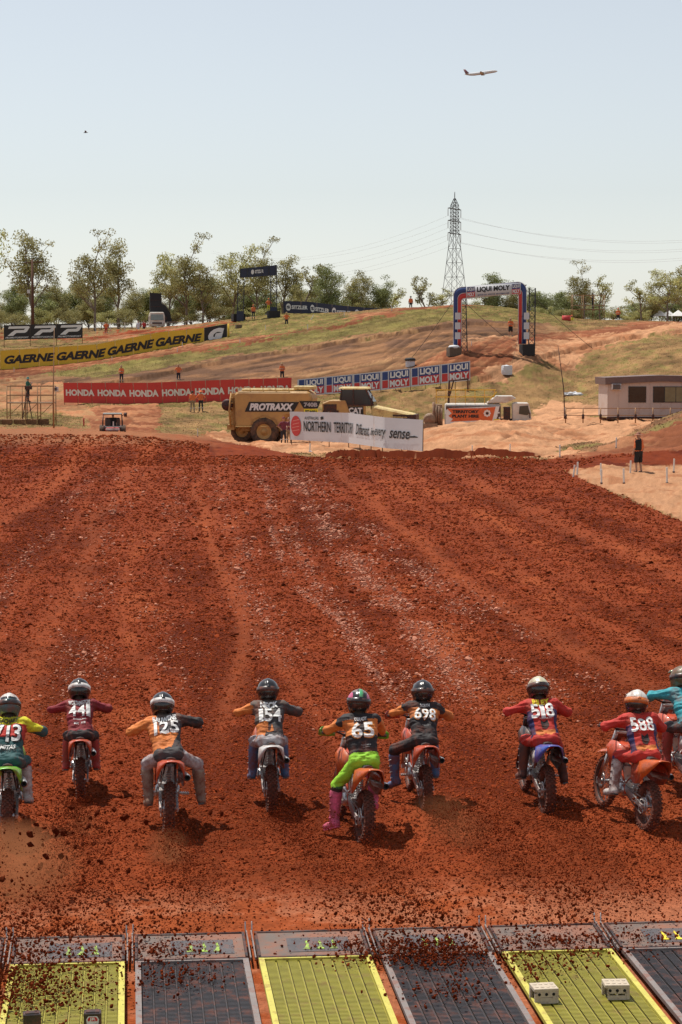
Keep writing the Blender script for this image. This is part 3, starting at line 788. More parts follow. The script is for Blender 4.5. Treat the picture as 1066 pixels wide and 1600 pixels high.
def make_bike(name, label, loc, heading, scale, pal, roll=0.0, pitch=0.0, guards=None, steer=0.0):
    b = thing(name, label, 'motorcycle', loc, 0, 'motocross bikes leaving the start gate')
    b.rotation_euler = (pitch, roll, heading); b.rotation_mode = 'XYZ'; b.scale = (scale,)*3
    main, fend, plate, frame = PL[pal[0]], PL[pal[1]], PL[pal[2]], PL[pal[3]]
    _wheel(b, 0, .325, .33, .135, 34, 'rear_wheel', KR, 1)
    _wheel(b, 1.47, .345, .35, .085, 38, 'front_wheel', KR, 1)
    f = MB().loft([sec(.085, .020, .985, -.34, .006), sec(.135, .10, .965, -.27, .022), sec(.170, .20, .938, -.14, .030), sec(.178, .25, .910, .04, .028), sec(.150, .14, .885, .22, .018)])
    f.build('rear_fender', fend, b, solid=.006)
    for s in (-1, 1):
        q = MB().loft([[(s*.150, -.10, .84), (s*.165, -.11, .78), (s*.170, -.09, .70)], [(s*.155, -.03, .86), (s*.175, -.02, .76), (s*.180, .0, .62)], [(s*.125, .12, .89), (s*.160, .13, .77), (s*.168, .17, .58)],
                       [(s*.108, .28, .88), (s*.146, .30, .76), (s*.148, .33, .60)], [(s*.10, .42, .86), (s*.12, .42, .76), (s*.12, .42, .64)]])
        q.build('side_panel', main if s < 0 else main, b, solid=.006)
        pp = MB().loft([[(s*.156, .0, .83), (s*.168, .01, .70)], [(s*.160, .13, .83), (s*.172, .15, .67)], [(s*.158, .26, .82), (s*.164, .28, .68)]])
        pp.build('number_panel', plate, b, solid=.003)
    # decal on the fender top and the rear light area
    pt = MB().loft([[(x*.060, -.24, .975+.001), (0, -.24, .985), (x*-.060, -.24, .976)] for x in (-1,)]+[[(-.075, -.08, .945), (0, -.08, .955), (.075, -.08, .945)]])
    pt.build('fender_plate', plate, b, solid=.003)
    MB().loft([[(-.075, .02, .915), (-.05, .02, .955), (0, .02, .965), (.05, .02, .955), (.075, .02, .915)], [(-.075, .35, .915), (-.058, .35, .955), (0, .35, .962), (.058, .35, .955), (.075, .35, .915)],
               [(-.07, .60, .895), (-.055, .60, .935), (0, .60, .945), (.055, .60, .935), (.07, .60, .895)], [(-.05, .98, .93), (-.04, .98, .985), (0, .98, .995), (.04, .98, .985), (.05, .98, .93)]], caps=True).build('seat', M_SEAT, b)
    for s in (-1, 1):
        MB().loft([[(s*.09, .70, .92), (s*.12, .72, .80), (s*.10, .76, .66)], [(s*.13, .95, .99), (s*.17, .95, .84), (s*.14, .92, .62)], [(s*.15, 1.10, .98), (s*.20, 1.12, .86), (s*.17, 1.02, .62)], [(s*.14, 1.18, .95), (s*.18, 1.20, .88), (s*.16, 1.12, .72)]]).build('radiator_shroud', main, b, solid=.006)
    MB().box((0, .86, .93), (.20, .34, .12)).build('fuel_tank', frame if pal[3] != 'black' else M_BLK, b, bevel=.03)
    fr = MB()
    for s in (-1, 1):
        fr.tube([(s*.03, 1.10, .98), (s*.09, .90, .78), (s*.10, .62, .48), (s*.09, .55, .36)], .018, 8).tube([(s*.04, 1.12, .88), (s*.08, 1.05, .50), (s*.08, .92, .30), (s*.08, .58, .30)], .015, 8)
        fr.tube([(s*.06, .20, .84), (s*.07, .45, .74), (s*.09, .72, .80)], .011, 6).tube([(s*.06, .22, .82), (s*.09, .60, .50)], .010, 6)
    fr.cyl((0, 1.06, 1.02), (0, 1.12, .84), .035, 12)
    fr.build('frame', frame, b)
    sw = MB()
    for s in (-1, 1): sw.loft([[(s*.085+a*.016, .62, .44+c*.03) for a, c in ((-1, -1), (1, -1), (1, 1), (-1, 1))], [(s*.105+a*.016, .35, .39+c*.042) for a, c in ((-1, -1), (1, -1), (1, 1), (-1, 1))], [(s*.105+a*.014, -.04, .325+c*.024) for a, c in ((-1, -1), (1, -1), (1, 1), (-1, 1))]], True, True, False)
    sw.box((0, .52, .42), (.16, .08, .06)); sw.cyl((-.125, 0, .325), (.125, 0, .325), .014, 10)
    sw.build('swingarm', M_ALU, b)
    sh = MB().cyl((0, .50, .42), (0, .42, .78), .022, 10)
    for i in range(7): sh.lathe([(.036, -.008), (.046, 0), (.036, .008)], (0, .49-.011*i, .48+.036*i), 'z', 12, True)
    sh.build('rear_shock', M_WHT, b)
    en = MB().box((0, .74, .42), (.24, .28, .20)).box((0, .82, .60), (.17, .17, .22)).box((0, .84, .74), (.13, .13, .08))
    en.lathe([(.001, -.155), (.075, -.155), (.085, -.13), (.085, -.1)], (0, .66, .40), 'x', 20).lathe([(.085, .1), (.085, .13), (.075, .155), (.001, .155)], (0, .68, .40), 'x', 20)
    en.build('engine', M_ALU, b, bevel=.012)
    ex = MB().tube([(0.02, .93, .66), (.05, 1.02, .58), (.13, .98, .44), (.15, .78, .50), (.14, .55, .66), (.125, .36, .74)], [.022, .026, .030, .026, .022, .024], 10)
    ex.build('exhaust_pipe', M_STEEL, b)
    si = MB().tube([(.125, .36, .74), (.165, .32, .70), (.200, -.12, .75), (.202, -.15, .755)], [.026, .047, .047, .036], 14, False)
    si = si.build('silencer', M_ALU, b)
    MB().lathe([(.036, -.155), (.018, -.158), (.018, -.12), (.001, -.12)], (.2025, 0, .756), 'y', 14).build('silencer_outlet', M_HOLE, si)
    ch = MB().lathe([(.085, -.095), (.105, -.095), (.105, -.090), (.085, -.090)], (0, 0, .325), 'x', 30, True)
    ch.beam((-.093, 0, .43), (-.093, .60, .46), .012, .014).beam((-.093, 0, .22), (-.093, .60, .38), .012, .014)
    ch.build('chain', M_STEEL, b)
    fk = MB()
    for s in (-1, 1): fk.cyl((s*.105, 1.07, 1.12), (s*.105, 1.27, .76), .030, 12).cyl((s*.105, 1.27, .76), (s*.105, 1.46, .37), .024, 12).box((s*.105, 1.47, .345), (.05, .07, .08))
    fk.build('front_fork', M_DARK if pal[3] == 'black' else M_ALU, b)
    for s in (-1, 1): MB().loft([[(s*.14, 1.31, .66), (s*.12, 1.345, .66), (s*.09, 1.345, .66)], [(s*.14, 1.455, .36), (s*.12, 1.50, .36), (s*.09, 1.50, .36)]]).build('fork_guard', main, b, solid=.005)
    MB().box((0, 1.085, 1.09), (.26, .07, .03)).box((0, 1.14, .93), (.26, .07, .035)).build('triple_clamp', M_ALU, b, bevel=.008)
    MB().loft([sec(.05, .01, .80, 1.10, .01), sec(.065, .03, .79, 1.25, .02), sec(.07, .04, .78, 1.45, .024), sec(.055, .03, .73, 1.68, .018), sec(.03, .01, .68, 1.82, .006)]).build('front_fender', fend, b, solid=.006)
    MB().loft([[(-.09, 1.13, 1.17), (0, 1.16, 1.19), (.09, 1.13, 1.17)], [(-.11, 1.17, 1.02), (0, 1.21, 1.02), (.11, 1.17, 1.02)], [(-.07, 1.19, .88), (0, 1.22, .87), (.07, 1.19, .88)]]).build('front_number_plate', plate, b, solid=.004)
    hb = MB().tube([(-.41, .99, 1.17), (-.24, 1.05, 1.185), (-.13, 1.08, 1.14), (0, 1.08, 1.13), (.13, 1.08, 1.14), (.24, 1.05, 1.185), (.41, .99, 1.17)], .0125, 8).tube([(-.19, 1.06, 1.18), (.19, 1.06, 1.18)], .007, 6)
    hb = hb.build('handlebar', M_DARK, b)
    MB().box((0, 1.06, 1.185), (.2, .04, .045)).build('crossbar_pad', main, hb, bevel=.012)
    for s in (-1, 1):
        MB().cyl((s*.42, .987, 1.168), (s*.29, 1.033, 1.182), .0185, 10).build('grip', M_BLK, hb)
        MB().tube([(s*.26, 1.06, 1.18), (s*.29, 1.09, 1.175), (s*.40, 1.07, 1.165)], [.006, .007, .006], 6).build('lever', M_ALU, hb)
        if guards:
            MB().loft([[(s*.22, 1.11, 1.21), (s*.22, 1.13, 1.16), (s*.22, 1.12, 1.11)], [(s*.33, 1.13, 1.235), (s*.33, 1.155, 1.17), (s*.33, 1.13, 1.10)], [(s*.42, 1.08, 1.225), (s*.43, 1.10, 1.165), (s*.42, 1.08, 1.11)], [(s*.455, 1.02, 1.20), (s*.46, 1.03, 1.165), (s*.455, 1.02, 1.13)]]).build('handguard', PL[guards], hb, solid=.005)
        pg = MB().box((s*.21, .56, .40), (.12, .055, .02))
        for i in range(4): pg.box((s*(.17+.027*i), .56, .415), (.008, .05, .012))
        pg.build('footpeg', M_STEEL, b)
    return b

# ------------------------------------------------------------------ riders
def cloth(nm, c, d=.45): return mat('cloth_'+nm, c, .75, var=.10, scale=16, bump=.012, dirt=d, dscale=5)
def helmet_sdf(P, D):
    x, y, z = P[..., 0], P[..., 1], P[..., 2]
    def ell(cx, cy, cz, a, b, c):
        q = np.sqrt(((x-cx)/a)**2+((y-cy)/b)**2+((z-cz)/c)**2); return (q-1)*min(a, b, c)
    s = ell(0, 0, 0, .125, .152, .140); ch = ell(0, .10, -.085, .088, .105, .062)
    k = .04; h = np.clip(.5+.5*(ch-s)/k, 0, 1); d = ch*(1-h)+s*h-k*h*(1-h)
    nk = ell(0, -.015, -.175, .100, .125, .110); d = np.maximum(d, -nk)
    port = np.maximum(np.maximum(np.abs(x)-.095, np.abs(z+.005)-.042), .06-y); d = np.maximum(d, -port)
    # raised edges and vents give the shell its creases
    d = d-.004*((np.abs(z-.03+.25*np.abs(x)) < .016) & (y < .03))-.004*((np.abs(x) < .022) & (z > .02))
    return d
HEL = []
def helmet_mesh():
    if HEL: return HEL[0]
    res = .0085; lo = np.array([-.15, -.18, -.17]); n = [36, 48, 40]
    g = [lo[i]+np.arange(n[i])*res for i in range(3)]
    P = np.stack(np.meshgrid(*g, indexing='ij'), -1); V, Fq = surface_net(helmet_sdf(P, None), lo, res)
    HEL.append((V, Fq)); return HEL[0]
def make_helmet(rider, M, hs, mats, fn, strap, peakmat):
    V, Fq = helmet_mesh(); c = V[Fq].mean(1)
    me = mesh_np('helmet', V, Fq, mats, fn(c)); me.transform(M @ Matrix.Scale(hs, 4))
    h = obj('helmet', me, rider)
    pk = MB().loft([[(-.085, .09, .085), (-.06, .09, .115), (0, .09, .128), (.06, .09, .115), (.085, .09, .085)], [(-.095, .17, .095), (-.06, .18, .125), (0, .185, .135), (.06, .18, .125), (.095, .17, .095)],
                    [(-.085, .245, .085), (-.05, .26, .11), (0, .265, .118), (.05, .26, .11), (.085, .245, .085)]])
    m2 = pk.mesh('peak', peakmat, solid=.005); m2.transform(M @ Matrix.Scale(hs, 4)); obj('peak', m2, h)
    st = MB(); r = []
    for zz in (-.028, .028):
        r.append([(.1305*math.sin(a), -.157*math.cos(a), zz+.008-.0*math.cos(a)) for a in np.linspace(-2.2, 2.2, 25)])
    st.loft(r); m3 = st.mesh('goggle_strap', strap, solid=.003); m3.transform(M @ Matrix.Scale(hs, 4)); obj('goggle_strap', m3, h)
    gl = MB().loft([[(-.085, .105, z), (-.05, .14, z*1.05), (0, .15, z), (.05, .14, z*1.05), (.085, .105, z)] for z in (-.045, -.005, .036)])
    m4 = gl.mesh('goggles', M_BLK, solid=.012); m4.transform(M @ Matrix.Scale(hs, 4)); obj('goggles', m4, h)
    return h
M_SKIN = mat('skin', (.42, .23, .15), .55, var=.05); M_HAIR = mat('hair', (.05, .03, .02), .8)
def make_rider(label, loc, heading, scale, roll, pitch, cfg):
    r = thing('person', label, 'motocross rider', loc, 0, 'riders racing away from the start gate')
    r.rotation_euler = (pitch, roll, heading); r.scale = (scale,)*3
    g = lambda k, d: cfg.get(k, d)
    phi = rad(g('lean', 45)); psi = rad(g('side', 0)); hs = g('hs', 1/scale*1.06)
    P0 = Vector(g('pelvis', (0, .23, .97))); t = Vector((math.sin(psi), math.sin(phi)*math.cos(psi), math.cos(phi)*math.cos(psi))).normalized()
    tw = rad(g('twist', 0)); lat = Vector((math.cos(tw), math.sin(tw), -math.sin(psi)*.8)); lat = (lat-t*lat.dot(t)).normalized()
    back = lat.cross(t).normalized()*-1       # towards the rider's back
    if back.y > 0: back = -back
    sp = g('spine', .58); N0 = P0+t*sp
    W_ = lambda p, l, tt, bb: tuple(p+lat*l+t*tt+back*bb)
    sw = g('shw', .185); prims = []
    for s in (-1, 1):
        prims += [(W_(P0, s*.06, .0, .0), W_(P0, s*.07, sp*.50, .01), .120, .118, 0), (W_(P0, s*.07, sp*.5, .01), W_(P0, s*.118, sp*.86, 0), .116, .106, 0)]
    prims += [(W_(N0, -sw, -.05, 0), W_(N0, sw, -.05, 0), .078, .078, 0, .05), (W_(P0, -.05, sp*.6, .02), W_(P0, .05, sp*.6, .02), .10, .10, 0, .05)]
    prims += [(W_(P0, -.085, -.03, .02), W_(P0, .085, -.03, .02), .100, .100, 1)]
    head = N0+Vector(g('head', (0, .085, .150)))*1.0
    prims += [(tuple(N0-t*.03), tuple(head-Vector((0, .02, .05))), .062, .058, 2), (tuple(head), tuple(head+Vector((0, .01, .03))), .085, .085, 2)]
    hands = g('hands', {-1: (-.355, 1.01, 1.185), 1: (.355, 1.01, 1.185)})
    gl = {}; bo = {}
    for s in (-1, 1):
        S = Vector(W_(N0, s*(sw+.005), -.055, 0)); Hd = Vector(hands[s]); wr = Hd+Vector((-s*.0, -.075, .025))
        E, Wr = ik(S, wr, .27, .255, Vector(g('elbow', (s*1.0, -.25, .35))) if not isinstance(g('elbow', None), dict) else Vector(g('elbow', None)[s]))
        prims += [(tuple(S), tuple(E), .074, .060, 3 if s < 0 else 4), (tuple(E), tuple(Wr), .058, .042, 3 if s < 0 else 4)]
        gl[s] = (Wr, Hd, E)
        foot = Vector(g('feet', {})[s]) if s in g('feet', {}) else Vector((s*.225, .56, .46))
        kp = Vector(g('knee', {}).get(s, (s*.16, 1.0, .5)))
        Hp = Vector(W_(P0, s*.095, -.03, 0)); Kn, An = ik(Hp, foot, .43, .42, kp)
        prims += [(tuple(Hp), tuple(Kn), .090, .074, g('thigh', 1)), (tuple(Kn), tuple(Kn.lerp(An, .55)), .074, .060, 5)]
        bo[s] = (Kn, An)
    mats = [cfg['jersey'], cfg['pants'], M_HAIR, cfg['sleeve_l'], cfg['sleeve_r'], g('knee_mat', cfg['pants'])]+g('extra', [])
    zf = g('zone', None)
    def zonefn(c, mi):
        q = c-np.array(P0)
        l = q@np.array(lat); h = q@np.array(t)/sp; bk = q@np.array(back)
        low = (mi == 0) & (h < g('hem', -.10)); mi = np.where(low, 1, mi)
        return zf(mi, l, h, bk) if zf else mi
    me = sdf_mesh('body', prims, .0145, mats, zonefn, wrinkle=.024)
    body = obj('body', me, r)
    # helmet
    M = Matrix.Translation(head+Vector((0, .01, .01))) @ Matrix.Rotation(rad(g('hyaw', 0)), 4, 'Z') @ Matrix.Rotation(-rad(g('hpitch', 22)), 4, 'X') @ Matrix.Rotation(rad(g('hroll', 0)), 4, 'Y')
    make_helmet(r, M, hs, *cfg['helmet'])
    # boots
    for s in (-1, 1):
        Kn, An = bo[s]; d = (An-Kn).normalized(); toe = Vector(g('toes', {}).get(s, (s*.12, 1, -.25))).normalized(); side = d.cross(toe).normalized()
        up = toe.cross(side).normalized(); up = up if up.z > 0 else -up
        top = Kn.lerp(An, .22); heel = An-toe*.035-up*.055; ball = An+toe*.14-up*.065; tip = An+toe*.20-up*.060
        bp = [(tuple(top), tuple(An), .080, .060, 0), (tuple(heel), tuple(ball), .048, .048, 0), (tuple(ball), tuple(tip), .046, .038, 0), (tuple(An), tuple(heel), .054, .047, 0)]
        bme = sdf_mesh('boot', bp, .0145, [cfg['boot']], None, 0, k=.025); bt = obj('boot', bme, r)
        so = MB().loft([[tuple(heel-toe*.045-up*.036+side*a-up*b) for a, b in ((-.036, 0), (.036, 0), (.036, .018), (-.036, .018))], [tuple(ball-up*.034+side*a-up*b) for a, b in ((-.044, 0), (.044, 0), (.044, .014), (-.044, .014))],
                        [tuple(tip+toe*.03-up*.028+side*a-up*b) for a, b in ((-.028, 0), (.028, 0), (.028, .012), (-.028, .012))]], True, True, False)
        so.build('sole', g('sole', M_BLK), bt)
        bk = MB()
        for i in range(4):
            p = top.lerp(An, .12+.27*i); rr = .081-.005*i
            bk.tube([tuple(p+(side*math.cos(a)*1.0+toe*math.sin(a))*rr*1.03) for a in np.linspace(-.3, math.pi+.3, 9)], .007, 5)
        bk.build('buckle', g('buckle', M_WHT), bt)
        # gloved hand closed round the grip
        Wr, Hd, E = gl[s]; Hd = Hd+Vector((0, 0, -.004)); ax = Vector((s*.94, -.32, -.08)).normalized(); gm = MB()
        up2 = Vector((0, .15, 1)).normalized(); fwd = up2.cross(ax)*(1 if s < 0 else 1); fwd = fwd if fwd.y > 0 else -fwd
        palm = Hd-fwd*.012+up2*.026
        gm.loft([[tuple(Wr+ax*a*.9+up2*b) for a, b in ((-.030, -.020), (.030, -.020), (.030, .022), (-.030, .022))], [tuple(Wr.lerp(palm, .5)+ax*a+up2*b) for a, b in ((-.036, -.016), (.036, -.016), (.036, .020), (-.036, .020))],
                 [tuple(palm+ax*a+up2*b) for a, b in ((-.044, -.012), (.044, -.012), (.044, .014), (-.044, .014))]], True, True)
        for i, Ln in enumerate((.92, 1.0, .97, .82)):
            o_ = ax*(-.033+.022*i)*(s*s)
            k0 = palm+o_+up2*.003
            gm.tube([tuple(k0), tuple(Hd+o_+fwd*.026*Ln+up2*.022), tuple(Hd+o_+fwd*.036*Ln-up2*.004), tuple(Hd+o_+fwd*.020*Ln-up2*.026*Ln), tuple(Hd+o_-fwd*.006-up2*.028*Ln)], [.0115, .0115, .0105, .010, .009], 6)
        it = -ax*.044
        gm.tube([tuple(Wr.lerp(palm, .55)+it*.8-up2*.004), tuple(Hd+it*1.15-fwd*.018-up2*.006), tuple(Hd+it*.9+fwd*.004-up2*.028), tuple(Hd+it*.5+fwd*.022-up2*.024)], [.014, .0125, .011, .0095], 6)
        gme = gm.build('glove', cfg['glove'], r)
    # print on the back, wrapped onto the jersey
    bv = BVHTree.FromPolygons([v.co[:] for v in me.vertices], [p.vertices[:] for p in me.polygons])
    def onback(u, v, lift=.005):
        o = P0+lat*u+t*v+back*.4; hit = bv.ray_cast(o, -back, .6)
        return tuple(hit[0]+back*lift) if hit[0] is not None else tuple(P0+lat*u+t*v+back*.11)
    for (txt, cx, cy, w, h, m_, off, shr, lift) in cfg.get('print', []):
        if txt.isdigit(): w, h, cy = w*1.16, h*1.20, cy-.03
        elif cy > .8: w, h, cy = w*1.12, h*1.25, cy-.015
        else: cy -= .05
        if txt.isdigit():
            sl = [.5 if c == '1' else 1.0 for c in txt]; u1 = w/(sum(sl)+.10*(len(sl)-1)); x = cx-w/2
            for c, q_ in zip(txt, sl):
                lettering(c, lambda u, v: onback(u, v, lift+.009), u1*q_, h, m_, r, 'jersey_number', off, shr, .12, x+u1*q_/2, cy*sp); x += u1*(q_+.10)
        else: lettering(txt, lambda u, v: onback(u, v, lift+.009), w, h, m_, r, 'lettering', off, shr, .12, cx*1.0, cy*sp)
    for poly, m_, lift in cfg.get('shapes', []):
        patch(lambda u, v: onback(u, v*sp, lift), poly, m_, r, 'jersey_print', .03)
    return r, onback
T_W = mat('print_white', (.78, .77, .74), .6, var=.05, dirt=.25, dscale=8); T_K = mat('print_black', (.02, .02, .02), .7, var=.05)
T_Y = mat('print_yellow', (.80, .62, .03), .6, var=.05); T_O = mat('print_orange', (.72, .26, .03), .6, var=.05); T_G = mat('print_grey', (.42, .40, .40), .6, var=.05)
MB_RED = cloth('maroon', (.22, .012, .022)); CR = cloth('red', (.52, .028, .018)); CK = cloth('black', (.018, .018, .02)); CO = cloth('orange', (.68, .20, .04))
CY = cloth('yellow', (.72, .66, .02)); CT = cloth('teal_dark', (.012, .085, .09)); CN = cloth('navy', (.02, .025, .11)); CGN = cloth('lime', (.30, .62, .03), .2); CGD = cloth('deep_green', (.04, .20, .07), .3)
CG = cloth('grey', (.30, .29, .32)); CGW = cloth('pale_grey', (.48, .46, .47), .7); CTL = cloth('teal', (.03, .34, .40)); CBR = cloth('brown_grey', (.11, .09, .075)); CKG = cloth('charcoal', (.05, .048, .05))
def boot_m(n, c): return mat('boot_'+n, c, .5, var=.1, dirt=.8, dscale=9, bump=.003)
BW = boot_m('white', (.62, .60, .57)); BK = boot_m('black', (.022, .022, .024)); BR = boot_m('red', (.50, .035, .03)); BP = boot_m('pink', (.85, .13, .28)); BG = boot_m('tan', (.34, .27, .20)); BB = boot_m('blue', (.05, .16, .34))
HW = plastic('helmet_white', (.72, .70, .64)); HC = plastic('helmet_cream', (.62, .60, .42)); HP = plastic('helmet_pink', (.60, .10, .22)); HO = plastic('helmet_orange', (.70, .18, .02)); HG = plastic('helmet_olive', (.10, .09, .04)); HT = plastic('helmet_teal', (.03, .10, .11)); HGR = plastic('helmet_grey', (.16, .16, .16))
HBK = mat('helmet_black', (.014, .014, .015), .22, var=.05, dirt=.2, coat=.5)
def plain(c): return np.zeros(len(c), int)
def h_top(c): return ((c[:, 2] > .055)).astype(int)
def h_white(c): return np.where(c[:, 2] > .03, 0, 1)
def h_713(c): return np.where((c[:, 2] > .075) | ((np.abs(c[:, 0]) > .085) & (c[:, 2] > -.02)), 0, np.where((c[:, 2] > .045), 2, 1))
def h_65(c): return np.where((np.abs(c[:, 0]) > .075) & (c[:, 2] > .0) & (c[:, 2] < .095), 1, np.where((c[:, 2] > .10) & (np.abs(c[:, 0]) > .03), 2, np.where((np.abs(c[:, 0]-.01) < .02) & (c[:, 2] > .05), 3, 0)))
def h_588(c): return np.where(c[:, 2] > .05, 0, np.where(c[:, 2] > .01, 1, 2))
def z_sidepanel(a, b=None):
    def f(mi, l, h, bk): return np.where((mi == 0) & (np.abs(l) > .105+.02*np.sin(h*9)) & (h < .72), a, mi)
    return f
def z_half(a, x0=0.0, sl=0.0):
    return lambda mi, l, h, bk: np.where((mi == 0) & (l+sl*(h-.5) < x0), a, mi)
def z_713(mi, l, h, bk): return np.where((mi == 0) & (h > .80), 6, np.where((mi == 0) & (h > .45), 7, np.where(((mi == 4) | (mi == 3)) & (bk > -.07), 6, mi)))
def z_65(mi, l, h, bk):
    m = np.where((mi == 0) & (np.abs(l) > .085) & (h > .5) & (h < .86), 6, mi)
    m = np.where(((m == 3) | (m == 4)) & (bk < -.01), 6, m)
    return np.where((m == 1) & (h < -.42), 7, m)
def z_hem(a):
    return lambda mi, l, h, bk: np.where((mi == 0) & (np.abs(l) > .135) & (h < .7), a, np.where((mi == 0) & (h < .13), 7, mi))

